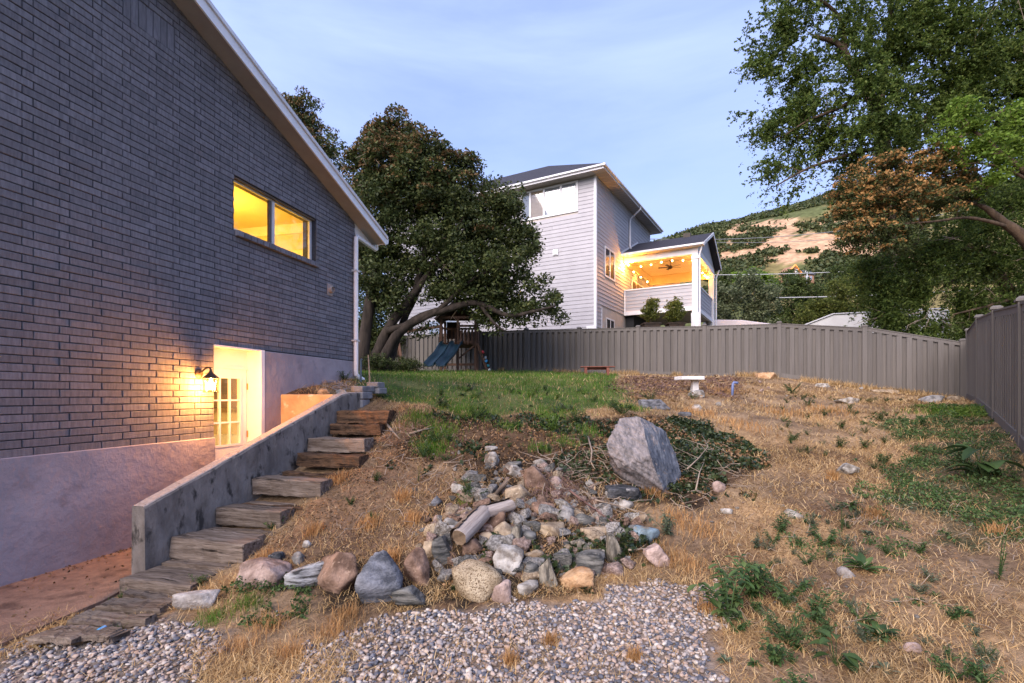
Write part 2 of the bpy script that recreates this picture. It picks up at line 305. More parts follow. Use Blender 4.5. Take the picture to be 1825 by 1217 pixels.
# ------------------------------------------------------------------ the brick house
pm('brick_mat', (.15, .148, .168), (.222, .217, .242), scale=9, rough=.82, bump=.7, bscale=75, rnd=.15, coord='obj', stretch=(5, 1, .7), c3=(.27, .26, .29), t3=.66, s3=55, spec=.25)
pm('brick_far_mat', (.15, .148, .168), (.222, .217, .242), scale=9, rough=.82, bump=.7, bscale=75, island=.15, coord='obj', stretch=(5, 1, .7), c3=(.27, .26, .29), t3=.66, s3=55, spec=.25)
pm('mortar_mat', (.045, .044, .052), (.08, .078, .088), scale=30, rough=.95, bump=.4, bscale=90)
pm('stucco_mat', (.30, .265, .285), (.385, .335, .35), scale=2.2, rough=.9, bump=1.0, bscale=6.5, c3=(.275, .24, .255), t3=.57, s3=3.2, spec=.2, detail=9)
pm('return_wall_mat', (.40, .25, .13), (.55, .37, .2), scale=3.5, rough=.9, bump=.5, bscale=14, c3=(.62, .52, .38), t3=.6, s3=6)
pm('white_paint_mat', (.76, .76, .78), (.82, .82, .84), scale=5, rough=.45, bump=.05, bscale=40)
pm('soffit_mat', (.34, .315, .30), (.39, .365, .35), scale=4, rough=.7)
pm('alu_mat', (.62, .60, .60), (.7, .68, .68), scale=5, rough=.4, metallic=.3)
pm('dark_frame_mat', (.10, .085, .075), (.15, .13, .11), scale=5, rough=.5)
pm('shingle_mat', (.018, .018, .024), (.05, .048, .06), scale=14, rough=.9, bump=.6, bscale=30, coord='pos', stretch=(1, 1, 4))
pm('slab_mat', (.20, .13, .10), (.32, .21, .155), scale=9, rough=.9, bump=.9, bscale=60, c3=(.14, .09, .07), t3=.55, s3=3.5, spec=.2)
pm('concrete_mat', (.145, .123, .107), (.27, .235, .207), scale=4.5, rough=.9, bump=.8, bscale=26, c3=(.055, .048, .043), t3=.545, s3=7.0, spec=.2, stretch=(1.3, 1.3, .7))
pm('concrete_top_mat', (.36, .28, .24), (.5, .4, .34), scale=30, rough=.95, bump=.7, bscale=60, c3=(.2, .16, .14), t3=.58, s3=25)
pm('room_wall_mat', (.72, .62, .42), (.75, .66, .46), scale=2, rough=.8)
pm('brass_mat', (.5, .34, .12), rough=.35, metallic=1)
pm('black_iron_mat', (.02, .016, .012), (.05, .03, .02), scale=8, rough=.5)
pm('vent_mat', (.3, .25, .22), (.4, .33, .3), scale=12, rough=.7)
glassmat('pane_mat', (.97, .97, .95), .06)
house = empty('brick_house', HP(0, 0, 0), H_RZ, 'grey painted brick gable house with lit window and basement door', 'house')
BZ, BH, BL = 1.065, .0734, .2964                      # first course, course height, brick module
def soff(s): return 6.129 - (s - 4.754) / 3
WIN = (5.684, 7.453, BZ + 36 * BH, BZ + 47 * BH); DOOR = (5.353, 6.148, -.02, BZ + 16 * BH); SOL = (4.18, 4.783, BZ + 61.5 * BH, BZ + 65 * BH)
SOL = (SOL[0], SOL[1], BZ + 61 * BH, BZ + 65 * BH)
CORN = 8.64
def wall_piece(m, s0, s1, z0, z1, y0, y1):
    if z1 is None: m.prism([(s0, z0), (s1, z0), (s1, soff(s1) + .05), (s0, soff(s0) + .05)], 1, y0, y1)
    else: m.box(s0, s1, y0, y1, z0, z1)
m = MB()
cuts = [0.2, DOOR[0], WIN[0], DOOR[1], WIN[1], CORN - .012]
for a, b in zip(cuts[:-1], cuts[1:]):
    z0 = -.2 if not (a >= DOOR[0] - .01 and b <= DOOR[1] + .01) else DOOR[3]
    if a >= WIN[0] - .01 and b <= WIN[1] + .01: wall_piece(m, a, b, z0, WIN[2], .013, .26); wall_piece(m, a, b, WIN[3], None, .013, .26)
    else: wall_piece(m, a, b, z0, None, .013, .26)
m.build('wall', 'mortar_mat', house)
MB().box(CORN - .26, CORN - .013, .262, 9, -.2, soff(CORN) + .03).build('side_wall', 'mortar_mat', house)
# bricks
def brick_data(l, h, d, seed):
    r = random.Random(seed); mb = MB().box(-l / 2, l / 2, 0, d, -h / 2, h / 2)
    mb.v = [(x + r.uniform(-.0015, .0015), y + r.uniform(-.0015, .002), z + r.uniform(-.0015, .0015)) for x, y, z in mb.v]
    return mb.mesh('brick', bevel=.004)
JT = .0085
BR = []                                               # s0, s1, z0, z1
for k in range(90):
    z0 = BZ + k * BH; zc = z0 + BH / 2; off = 3.283 if k % 2 else 3.369
    smax = min(CORN, 4.754 + (6.129 - z0 + .03) * 3); s = off - 8 * BL
    holes = [h for h in (WIN, SOL) if h[2] < zc < h[3]]
    if DOOR[2] < zc < DOOR[3]: holes.append((DOOR[0], 99, 0, 0))
    while s < smax:
        a, b = s, min(s + BL, smax); s += BL
        segs = [(a, b)]
        for h in holes:
            nx = []
            for p, q in segs:
                if q <= h[0] or p >= h[1]: nx.append((p, q)); continue
                if p < h[0]: nx.append((p, h[0]))
                if q > h[1]: nx.append((h[1], q))
            segs = nx
        for p, q in segs:
            if q - p > .035 and q > .5: BR.append((p, q, z0, z0 + BH))
def Yof(s): return (hd * s - hn * DW).y
def pxarea(b):
    s = (b[0] + b[1]) / 2; P = HP(s, 0, (b[2] + b[3]) / 2); u = F + F * P.x / P.y; v = HZ - (P.z - CZ) * F / P.y
    if P.y < .5 or u < -25 or v < -10: return 0
    P0, P1 = HP(b[0], 0), HP(b[1], 0); return abs(P1.x / P1.y - P0.x / P0.y) * (b[3] - b[2]) / P.y
BR.sort(key=pxarea, reverse=True)
full = [brick_data(BL - JT, BH - JT, .05, i) for i in range(6)]; cache = {}
far = MB()
for i, (a, b, z0, z1) in enumerate(BR):
    l = b - a - JT
    if i < 300:
        if abs(b - a - BL) < .002: me = full[i % 6]
        else:
            key = round(l, 2)
            if key not in cache: cache[key] = brick_data(l, BH - JT, .05, i)
            me = cache[key]
        link('brick', me, 'brick_mat', house, loc=((a + b) / 2, random.uniform(-.0025, .0015), (z0 + z1) / 2))
    else:
        y = random.uniform(-.0025, .0015); x0, x1, q0, q1 = a + JT / 2, b - JT / 2, z0 + JT / 2, z1 - JT / 2; e = .004
        far.add([(x0, y + .05, q0), (x1, y + .05, q0), (x1, y + .05, q1), (x0, y + .05, q1), (x0, y + e, q0), (x1, y + e, q0), (x1, y + e, q1), (x0, y + e, q1), (x0 + e, y, q0 + e), (x1 - e, y, q0 + e), (x1 - e, y, q1 - e), (x0 + e, y, q1 - e)],
                [(0, 1, 5, 4), (1, 2, 6, 5), (2, 3, 7, 6), (3, 0, 4, 7), (4, 5, 9, 8), (5, 6, 10, 9), (6, 7, 11, 10), (7, 4, 8, 11), (8, 9, 10, 11)])
tag(link('brick_field', far.mesh('brick_field', fix=True), 'brick_far_mat', house), kind='stuff')
# soldier bricks of the gable ornament, set back
w7 = (SOL[1] - SOL[0]) / 7
sold = MB().box(-w7 / 2 + .004, w7 / 2 - .004, 0, .04, 0, SOL[3] - SOL[2] - .008).mesh('soldier_brick', bevel=.003)
for i in range(7): link('soldier_brick', sold, 'brick_mat', house, loc=(SOL[0] + (i + .5) * w7, .004 + (i % 2) * .005, SOL[2] + .004))
# corner return bricks are the ends of the courses; window sill of rowlock bricks
sillb = MB().hexa([(-.053, -.06, 0), (.053, -.06, 0), (.053, .12, 0), (-.053, .12, 0), (-.053, -.06, .075), (.053, -.06, .075), (.053, .12, .098), (-.053, .12, .098)]).mesh('sill_brick', bevel=.004)
ns = 15
for i in range(ns): link('sill_brick', sillb, 'brick_mat', house, loc=(WIN[0] + (i + .5) * (WIN[1] - WIN[0]) / ns, random.uniform(-.003, .003), WIN[2] + .002))
SZ = WIN[2] + .1
# stucco base
MB().box(.2, DOOR[0], -.022, .013, -.2, BZ + .005).build('stucco_base', 'stucco_mat', house, bevel=.008)
MB().box(DOOR[1] + .07, CORN + .012, -.022, .012, -.2, DOOR[3] - .012).build('stucco_base', 'stucco_mat', house, bevel=.008)
MB().box(DOOR[1] + .003, DOOR[1] + .068, -.026, .012, -.2, DOOR[3] - .003).build('door_trim', 'white_paint_mat', house)
# window
wn = link('window', MB().box(WIN[0], WIN[1], .085, .125, SZ, SZ + .035).box(WIN[0], WIN[1], .085, .125, WIN[3] - .045, WIN[3]).box(WIN[0], WIN[0] + .035, .085, .125, SZ + .036, WIN[3] - .046).box(WIN[1] - .06, WIN[1] - .002, .085, .125, SZ + .036, WIN[3] - .046).mesh('window', bevel=.003), 'alu_mat', house)
ms = WIN[0] + .46 * (WIN[1] - WIN[0])
MB().box(ms - .005, ms + .045, .07, .13, SZ + .036, WIN[3] - .046).build('mullion', 'alu_mat', wn, bevel=.003)
MB().box(ms - .045, ms - .006, .09, .13, SZ + .036, WIN[3] - .046).build('sash', 'dark_frame_mat', wn)
MB().box(WIN[0] + .036, ms - .046, .104, .110, SZ + .036, WIN[3] - .046).build('pane', 'pane_mat', wn); MB().box(ms + .046, WIN[1] - .061, .098, .104, SZ + .036, WIN[3] - .046).build('pane', 'pane_mat', wn)
MB().box(WIN[0] + .001, WIN[1] - .001, .03, .24, WIN[3] - .022, WIN[3] - .001).build('lintel', 'dark_frame_mat', wn)
# upper room seen through the window
rm = MB().box(3.2, CORN - .27, .9, 4.0, 2.75, 2.8).box(3.2, CORN - .27, .265, 4.0, 4.80, 4.85).box(3.2, CORN - .27, 4.001, 4.05, 2.8, 4.8).box(CORN - .32, CORN - .275, .265, 4.0, 2.8, 4.8).box(3.15, 3.199, .265, 4.0, 2.8, 4.8)
rm.build('upper_room', 'room_wall_mat', house)
MB().box(CORN - .36, CORN - .325, .3, 4.0, 4.62, 4.799).build('crown_moulding', 'white_paint_mat', house)
MB().box(CORN - .345, CORN - .322, .5, 1.15, 2.81, 4.3).box(CORN - .36, CORN - .346, .72, .76, 3.9, 4.28).build('wardrobe_door', 'white_paint_mat', house)
MB().lathe([(.02, -.1), (.13, -.07), (.16, -.02), (.16, 0)], (5.15, 1.1, 4.798), 16).build('ceiling_fixture', 'room_wall_mat', house)
def lamp(name, loc, power, col, rad, parent=None):
    l = bpy.data.lights.new(name, 'POINT'); l.energy = power; l.color = col; l.shadow_soft_size = rad; o = bpy.data.objects.new(name, l); COL.objects.link(o); o.location = loc
    if parent: o.parent = parent
    return o
lamp('room_light', (6.7, 1.5, 4.2), 46, (1, .56, .075), .15, house)
# basement door, recessed
dr = .206
MB().box(DOOR[1] - .001, DOOR[1] + .002, -.02, dr + .06, 0, DOOR[3] - .021).box(DOOR[0], DOOR[1] - .002, -.015, dr + .06, DOOR[3] - .02, DOOR[3] - .001).box(DOOR[0], DOOR[1] - .002, dr, dr + .05, 1.99, DOOR[3] - .021).box(DOOR[0] - .002, DOOR[0] + .001, .015, dr + .06, 0, DOOR[3] - .021).box(DOOR[0] + .002, DOOR[1] - .002, dr - .012, dr - .001, 1.955, 1.995).build('door_frame', 'white_paint_mat', house)
dx0, dx1 = DOOR[0] + .012, DOOR[1] - .014; gx0, gx1, gz0, gz1 = dx0 + .12, dx1 - .13, .93, 1.83
door = link('door', MB().box(dx0, gx0, dr, dr + .045, .02, 1.954).box(gx1, dx1, dr, dr + .045, .02, 1.954).box(gx0, gx1, dr, dr + .045, .02, gz0).box(gx0, gx1, dr, dr + .045, gz1, 1.954).mesh('door'), 'white_paint_mat', house)
MB().box(gx0 - .025, gx0 + .005, dr - .012, dr - .001, gz0 - .025, gz1 + .025).box(gx1 - .005, gx1 + .025, dr - .012, dr - .001, gz0 - .025, gz1 + .025).box(gx0 + .006, gx1 - .006, dr - .012, dr - .001, gz0 - .025, gz0 + .005).box(gx0 + .006, gx1 - .006, dr - .012, dr - .001, gz1 - .005, gz1 + .025).build('glazing_bead', 'white_paint_mat', door)
for i in (1, 2):
    x = gx0 + (gx1 - gx0) * i / 3; MB().box(x - .011, x + .011, dr - .004, dr + .03, gz0, gz1).build('muntin', 'white_paint_mat', door)
    z = gz0 + (gz1 - gz0) * i / 3; MB().box(gx0, gx1, dr - .001, dr + .028, z - .011, z + .011).build('muntin', 'white_paint_mat', door)
for i in range(3):
    for j in range(3):
        MB().box(gx0 + (gx1 - gx0) * i / 3 + .011, gx0 + (gx1 - gx0) * (i + 1) / 3 - .011, dr + .012, dr + .016, gz0 + (gz1 - gz0) * j / 3 + .011, gz0 + (gz1 - gz0) * (j + 1) / 3 - .011).build('pane', 'pane_mat', door)
for z in (.35, 1.05, 1.72): MB().box(dx1 - .004, dx1 + .012, dr - .014, dr - .001, z - .045, z + .045).build('hinge', 'brass_mat', door)
MB().lathe([(.025, 0), (.012, .015), (.012, .035), (.03, .045), (.033, .06), (.02, .075)], (0, 0, 0), 14).build('door_knob', 'brass_mat', door, loc=(dx0 + .06, dr - .001, .85), rot=(math.pi / 2, 0, 0))
# basement room behind the door
MB().box(4.4, 8.3, .27, 4.2, -.1, -.02).box(4.4, 8.3, .27, 4.2, 2.3, 2.35).box(4.4, 8.3, 4.201, 4.25, -.02, 2.3).box(8.25, 8.3, .27, 4.2, -.02, 2.3).box(4.35, 4.399, .27, 4.2, -.02, 2.3).build('basement_room', 'room_wall_mat', house)
pm('cabinet_mat', (.16, .12, .09), (.22, .17, .13), scale=4, rough=.5)
MB().box(8.0, 8.249, 1.4, 2.6, .0, .85).build('counter', 'white_paint_mat', house); MB().box(8.05, 8.249, 1.3, 2.7, 1.35, 2.1).build('wall_cabinet', 'cabinet_mat', house); MB().box(7.6, 8.24, 2.9, 4.1, .0, 1.8).build('cupboard', 'cabinet_mat', house)
lamp('basement_light', (6.6, 1.6, 2.0), 30, (1, .66, .25), .12, house)
# roof: soffit, fascia, deck, boxed eave
EV = 9.28
MB().prism([(.2, soff(.2)), (EV, soff(EV)), (EV, soff(EV) + .015), (.2, soff(.2) + .015)], 1, -.275, .012).build('soffit', 'soffit_mat', house)
MB().prism([(.2, soff(.2) - .03), (EV + .02, soff(EV + .02) - .03), (EV + .02, soff(EV + .02) + .105), (.2, soff(.2) + .105)], 1, -.30, -.276).build('fascia', 'white_paint_mat', house)
MB().prism([(.2, soff(.2) + .106), (EV + .05, soff(EV + .05) + .106), (EV + .05, soff(EV + .05) + .16), (.2, soff(.2) + .16)], 1, -.325, -.27).build('drip_edge', 'alu_mat', house)
MB().prism([(.2, soff(.2) + .03), (EV, soff(EV) + .03), (EV + .07, soff(EV + .07) + .20), (.2, soff(.2) + .20)], 1, -.268, 9.0).build('roof', 'shingle_mat', house)
zt = soff(EV) + .0
MB().prism([(CORN + .005, zt), (EV - .02, zt), (CORN + .005, soff(CORN) - .005)], 1, .0, .02).build('eave_return', 'white_paint_mat', house)
MB().box(CORN + .005, EV + .005, .021, 9, zt - .012, zt).build('eave_soffit', 'soffit_mat', house)
MB().prism([(EV + .02, zt - .02), (EV + .11, zt + .02), (EV + .12, zt + .11), (EV + .02, zt + .11)], 1, -.30, 9).build('gutter', 'white_paint_mat', house, bevel=.004)
dsx = 8.565; zd = zt - .10
MB().tube([(EV + .06, -.06, zt), (EV + .05, -.062, zd + .02), (EV + .01, -.064, zd - .01), (dsx + .05, -.065, zd + .04), (dsx + .01, -.065, zd + .02), (dsx, -.065, zd - .05), (dsx, -.065, 2.05), (dsx + .01, -.068, 1.98), (dsx + .06, -.09, 1.93), (dsx + .16, -.12, 1.89)], .042, 8).build('downspout', 'white_paint_mat', house)
for z in (2.6, 3.9): MB().box(dsx - .055, dsx + .055, -.11, -.001, z, z + .03).build('downspout_strap', 'alu_mat', house)
vn = MB().box(7.75, 7.90, -.012, 0, 3.32, 3.52).build('dryer_vent', 'vent_mat', house, bevel=.004)
MB().lathe([(.055, 0), (.055, .05), (.05, .055), (.048, .02)], (0, 0, 0), 16).build('vent_hood', 'vent_mat', vn, loc=(7.825, -.012, 3.42), rot=(math.pi / 2, 0, 0))
# wall lantern beside the door
LS, LZ = 5.115, 1.80
lan = empty('wall_lantern', HP(LS, 0, LZ), H_RZ, 'lit black iron wall lantern beside the basement door', 'lantern')
MB().lathe([(.06, 0), (.06, .012), (.045, .022), (.02, .03)], (0, 0, 0), 16).build('backplate', 'black_iron_mat', lan, loc=(0, 0, .06), rot=(math.pi / 2, 0, 0))
MB().tube([(0, -.025, .06), (0, -.07, .10), (0, -.12, .135), (0, -.17, .13), (0, -.18, .10)], .011, 8).build('arm', 'black_iron_mat', lan)
LC = (0, -.18)
MB().lathe([(.012, .11), (.02, .085), (.035, .06), (.075, .025), (.092, .008), (.092, 0)], (LC[0], LC[1], 0), 8).build('hood', 'black_iron_mat', lan)
MB().tube([(LC[0] + .08 * math.cos(t), LC[1] + .08 * math.sin(t), -.162) for t in np.linspace(0, 2 * math.pi, 17)], .006, 6, False).build('base_ring', 'black_iron_mat', lan)
for i in range(8):
    t = 2 * math.pi * i / 8 + math.pi / 8; MB().bar((LC[0] + .09 * math.cos(t), LC[1] + .09 * math.sin(t), .0), (LC[0] + .078 * math.cos(t), LC[1] + .078 * math.sin(t), -.16), .006, .006).build('glazing_bar', 'black_iron_mat', lan)
glassmat('lantern_glass_mat', (1, .93, .8), .05)
k = MB().lathe([(.072, -.155), (.088, -.002)], (LC[0], LC[1], 0), 8); k.f = k.f[:-2]; k.build('lantern_glass', 'lantern_glass_mat', lan)
emat('bulb_mat', (1, .72, .32), 60); MB().lathe([(.006, -.13), (.026, -.115), (.032, -.085), (.022, -.05), (.012, -.03), (.012, 0)], (LC[0], LC[1], 0), 12).build('bulb', 'bulb_mat', lan, smooth=True)
lamp('lantern_light', (LC[0], LC[1], -.085), 74, (1, .40, .08), .08, lan)
# ------------------------------------------------------------------ walkway, retaining wall, return wall
m = MB(); e = [(1.0, 1.22), (1.8, 1.25), (2.4, 1.21), (2.8, 1.16), (3.1, 1.14), (3.35, 1.06), (3.5, 1.0)]
pts = [(s, -w) for s, w in e] + [(3.55, -.91), (6.56, -.91), (6.56, .02), (.4, .02), (.4, -1.22)]
m.prism(pts, 2, -.12, 0.0)
tag(m.build('walkway', 'slab_mat', None, loc=HP(0, 0, 0), rot=(0, 0, H_RZ)), 'reddish brown concrete walkway along the stucco base', kind='structure')
rw = empty('retaining_wall', HP(3.52, .98, 0), H_RZ, 'stained grey concrete retaining wall sloping beside the timber steps', 'wall')
def topz(s): return .634 + (s - 3.52) * (1.62 - .634) / (6.6 - 3.52) if s < 6.6 else 1.62 + (s - 6.6) * .05
N_ = 36; V = []; Fc = []
for i in range(N_ + 1):
    s = 3.52 + (7.02 - 3.52) * i / N_; z = topz(s); jj = [random.uniform(-.006, .006) for _ in range(6)]
    V += [(s - 3.52, .07, -.15), (s - 3.52, .07 + jj[0], z - .015 + jj[1]), (s - 3.52, .055 + jj[2], z - .0), (s - 3.52, -.06 + jj[3], z), (s - 3.52, -.08 + jj[4], z - .018 + jj[5]), (s - 3.52, -.085, -.15)]
for i in range(N_):
    for j in range(5): a = i * 6 + j; Fc.append((a, a + 1, a + 7, a + 6))
Fc += [tuple(range(6)), tuple(N_ * 6 + j for j in reversed(range(6)))]
MB().add(V, Fc).build('wall_body', 'concrete_mat', rw)
V = [];
for i in range(N_ + 1):
    s = 3.52 + (7.02 - 3.52) * i / N_; z = topz(s) + .004 + random.uniform(0, .004); V += [(s - 3.52 + .0, .058, z - .006), (s - 3.52, .05, z), (s - 3.52, -.058, z), (s - 3.52, -.068, z - .008)]
MB().add(V, [(i * 4 + j, i * 4 + j + 1, i * 4 + j + 5, i * 4 + j + 4) for i in range(N_) for j in range(3)]).build('wall_cap', 'concrete_top_mat', rw)
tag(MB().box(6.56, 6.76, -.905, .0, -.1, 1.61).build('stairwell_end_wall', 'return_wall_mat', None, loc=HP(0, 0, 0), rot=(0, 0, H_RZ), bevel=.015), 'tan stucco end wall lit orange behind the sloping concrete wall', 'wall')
# ------------------------------------------------------------------ timber steps
pm('timber_mat', (.10, .072, .054), (.265, .21, .17), scale=5, rough=.9, bump=1.0, bscale=14, rnd=.22, coord='obj', stretch=(.5, 6, 6), c3=(.02, .015, .012), t3=.58, s3=4, spec=.15)
pm('timber_rot_mat', (.05, .035, .026), (.21, .12, .07), scale=3.5, rough=.95, bump=1.0, bscale=14, rnd=.2, coord='obj', stretch=(.5, 6, 6), c3=(.02, .013, .01), t3=.56, s3=4, spec=.1)
def timber(parent, inv, s, w0, w1, zt, h, dep, rz=0, mat='timber_mat', jit=.006, slope=0):
    L = w1 - w0; n = 14; r = random.Random(int(s * 999 + zt * 77)); V = []; Fc = []
    pr = [(-.5, -.45), (-.46, -.5), (.46, -.5), (.5, -.45), (.5, .42), (.44, .5), (-.44, .5), (-.5, .42)]
    for i in range(n + 1):
        x = L * i / n; jj = 1 + (2.2 if i in (0, n) else 0); dz = (vnoise(x * 6, s * 7, 3) - .5) * jit * 2.5
        for a, b in pr: V.append((x + r.uniform(-1, 1) * jit * jj * .8, a * dep + r.uniform(-1, 1) * jit, b * h + r.uniform(-1, 1) * jit * (1 if b < 0 else .8) + float(dz)))
    for i in range(n):
        for j in range(8): a = i * 8 + j; b = i * 8 + (j + 1) % 8; Fc.append((a, b, b + 8, a + 8))
    Fc += [tuple(range(8)), tuple(n * 8 + j for j in reversed(range(8)))]
    P = HP(s + dep / 2, w0, zt - h / 2); o = MB().add(V, Fc).build('timber', mat, parent)
    o.matrix_basis = Matrix.Translation(P) @ Matrix.Rotation(math.atan2(hn.y, hn.x) + rz, 4, 'Z') @ Matrix.Rotation(slope, 4, 'Y')
    o.matrix_parent_inverse = inv; return o
st = empty('timber_steps', HP(3.28, 1.4, 0), 0, 'flight of weathered grey railway sleeper steps beside the concrete wall', 'steps')
inv = Matrix.Translation(-st.location)
T = [  # s front, w0, w1, top, height, depth, turn, rotten
    (3.26, 1.10, 1.78, .110, .16, .22, .02, 0), (3.49, 1.07, 1.72, .095, .12, .15, .0, 0), (3.645, 1.10, 1.80, .12, .10, .10, .03, 0),
    (3.75, 1.07, 1.86, .305, .19, .23, .0, 0), (3.99, 1.08, 1.80, .295, .10, .14, -.03, 0), (4.14, 1.09, 1.84, .29, .09, .10, .02, 0),
    (4.27, 1.07, 1.82, .475, .17, .22, .0, 0), (4.50, 1.10, 1.86, .45, .10, .12, .04, 1), (4.63, 1.10, 1.84, .45, .08, .11, -.02, 0),
    (4.76, 1.07, 1.92, .685, .18, .24, .0, 0), (5.02, 1.15, 1.90, .655, .09, .13, .05, 1), (5.19, 1.12, 1.85, .69, .09, .12, -.03, 1),
    (5.40, 1.18, 1.98, .885, .15, .22, .02, 1), (5.62, 1.12, 1.9, .87, .1, .09, 0, 1),
    (5.735, 1.07, 1.88, 1.05, .17, .22, .0, 0), (5.97, 1.1, 1.8, 1.02, .1, .15, .03, 1),
    (6.17, 1.12, 1.85, 1.21, .14, .18, .03, 1), (6.38, 1.07, 1.86, 1.39, .18, .20, .0, 1), (6.6, 1.1, 1.8, 1.38, .1, .12, -.02, 1)]
for s, w0, w1, z, h, dp, rz, rot in T: timber(st, inv, s, w0, w1, z, h, dp, rz, 'timber_rot_mat' if rot else 'timber_mat', .011 if rot else .006)
for (u0, v0, u1, v1, wd, hh) in ((226, 1062, 316, 1072, .10, .05), (188, 1080, 300, 1086, .17, .06), (145, 1101, 268, 1107, .11, .05), (125, 1108, 205, 1116, .08, .04), (150, 1130, 215, 1136, .12, .04), (60, 1135, 140, 1140, .1, .04), (100, 1122, 165, 1127, .07, .03)):
    a, b = at(u0, v0, 1.57 * F / (v0 - HZ)), at(u1, v1, 1.57 * F / (v1 - HZ)); a.z = b.z = .035; d = b - a; L = d.length
    s_, w_ = sw(a.x, a.y); o = timber(st, inv, s_, 0, L, .035, hh, wd, 0, 'timber_mat', .009)
    o.matrix_basis = Matrix.Translation(a + Vector((0, 0, hh * .02))) @ Matrix.Rotation(math.atan2(d.y, d.x), 4, 'Z'); o.matrix_parent_inverse = inv
# grey landscaping blocks stacked at the top of the wall
pm('block_mat', (.17, .16, .165), (.26, .25, .25), scale=9, rough=.95, bump=.8, bscale=40, rnd=.15, coord='obj')
for s, w, z, l, dp, h, lb in ((7.02, 1.02, 1.40, .30, .16, .13, 'grey garden block lowest at the upper end of the concrete wall'), (7.03, 1.0, 1.54, .36, .2, .11, 'grey garden block second course at the upper end of the concrete wall'), (7.05, .97, 1.65, .42, .24, .09, 'wide grey garden block capping the upper end of the concrete wall'), (7.45, 1.05, 1.62, .3, .2, .10, 'grey garden block lower of the far pair above the steps'), (7.42, 1.03, 1.72, .32, .22, .09, 'grey garden block upper of the far pair above the steps')):
    tag(MB().prism([(0, -dp / 2), (l * .9, -dp * .42), (l, 0), (l * .93, dp * .45), (l * .1, dp / 2), (-.02, dp * .1)], 2, 0, h).build('garden_block', 'block_mat', None, bevel=.012, loc=HP(s, w, z), rot=(0, 0, H_RZ + random.uniform(-.06, .06))), lb, 'block', 'blocks at the upper end of the wall')
# ------------------------------------------------------------------ grey composite fences
pm('fence_mat', (.100, .090, .082), (.130, .117, .106), scale=3, rough=.75, bump=.12, bscale=60, rnd=.12, coord='obj', stretch=(14, 14, .6), spec=.25)
picket_a = MB().box(-.070, .070, -.012, .012, 0, 1).mesh('picket'); picket_b = MB().box(-.088, .088, -.012, .012, 0, 1).mesh('picket_back')
post_me = MB().box(-.063, .063, -.063, .063, 0, 1).mesh('post', bevel=0)
cap_me = MB().add([(-.085, -.085, 0), (.085, -.085, 0), (.085, .085, 0), (-.085, .085, 0), (-.085, -.085, .03), (.085, -.085, .03), (.085, .085, .03), (-.085, .085, .03), (-.05, -.05, .065), (.05, -.05, .065), (.05, .05, .065), (-.05, .05, .065)],
                  [(0, 3, 2, 1), (0, 1, 5, 4), (1, 2, 6, 5), (2, 3, 7, 6), (3, 0, 4, 7), (4, 5, 9, 8), (5, 6, 10, 9), (6, 7, 11, 10), (7, 4, 8, 11), (8, 9, 10, 11)]).mesh('post_cap')
def fence(name, label, posts, heights, npairs):
    root = empty(name, posts[0][:2] + (posts[0][2] - 2,), 0, label, 'fence'); o0 = Vector(root.location)
    for (x, y, zt), hh in zip(posts, heights):
        nb = posts[min(posts.index((x, y, zt)) + 1, len(posts) - 1)]; pv = posts[max(posts.index((x, y, zt)) - 1, 0)]; rz = math.atan2(nb[1] - pv[1], nb[0] - pv[0])
        p = link('post', post_me, 'fence_mat', root, loc=Vector((x, y, zt - .06 - hh)) - o0, rot=(0, 0, rz), scale=(1, 1, hh))
        c = link('post_cap', cap_me, 'fence_mat', p); c.scale = (1, 1, 1 / hh); c.location = (0, 0, 1)
    for (a, ha), (b, hb), k in zip(zip(posts[:-1], heights[:-1]), zip(posts[1:], heights[1:]), npairs):
        A = Vector(a); Bv = Vector(b); d = Bv - A; L = math.hypot(d.x, d.y); rz = math.atan2(d.y, d.x); nrm = Vector((math.sin(rz), -math.cos(rz), 0))
        za, zb = a[2] - .10, b[2] - .10; ga, gb = float(hz(a[0], a[1])) - .02, float(hz(b[0], b[1])) - .02
        def bar(nm, o1, o2, h0, w, off=0):
            e = d.normalized() * .065; e.z = 0
            p0 = A + Vector((e.x, e.y, 0)); p1 = Bv - Vector((e.x, e.y, 0)); m = MB()
            P = []
            for q in (p0, p1):
                z = o1 if q is p0 else o2
                P.append((Vector((q.x, q.y, z)) - o0, q))
            (r0, _), (r1, _) = P; s = nrm * (w / 2); o = nrm * off; up = Vector((0, 0, h0))
            m.hexa([r0 + s + o, r1 + s + o, r1 - s + o, r0 - s + o, r0 + s + o + up, r1 + s + o + up, r1 - s + o + up, r0 - s + o + up]); m.build(nm, 'fence_mat', root)
        bar('top_rail', za - .10, zb - .10, .095, .06); bar('rail_cap', za - .004, zb - .004, .03, .09); bar('bottom_rail', ga, gb, .17, .085, .01)
        n = k * 2
        for i in range(n):
            t = (i + .5) / n * (L - .13) / L + .065 / L; P = A + d * t; fr = i % 2 == 0
            z1 = za + (zb - za) * t - .098; z0 = ga + (gb - ga) * t + .15
            link('picket', picket_a if fr else picket_b, 'fence_mat', root, loc=Vector((P.x, P.y, z0)) - o0 + nrm * (.022 if fr else -.04), rot=(0, 0, rz), scale=((L - .13) / n / .131, 1, z1 - z0))
tops = {-4: 4.7, -3: 4.66, -2: 4.63, -1: 4.58, 0: 4.55, 1: 4.50, 2: 4.39, 3: 4.30, 4: 4.20, 5: 4.13, 6: 3.85, 7: 3.28}
bp = [(-1.52 + 2.14 * i, 23.3 - 1.143 * i, z) for i, z in tops.items()]
fence('back_fence', 'long grey composite board fence across the back of the yard', bp, [2.0] * 10 + [2.15, 2.0], [9] * 11)
cx, cy_ = bp[-1][0] + .14, bp[-1][1] - .14
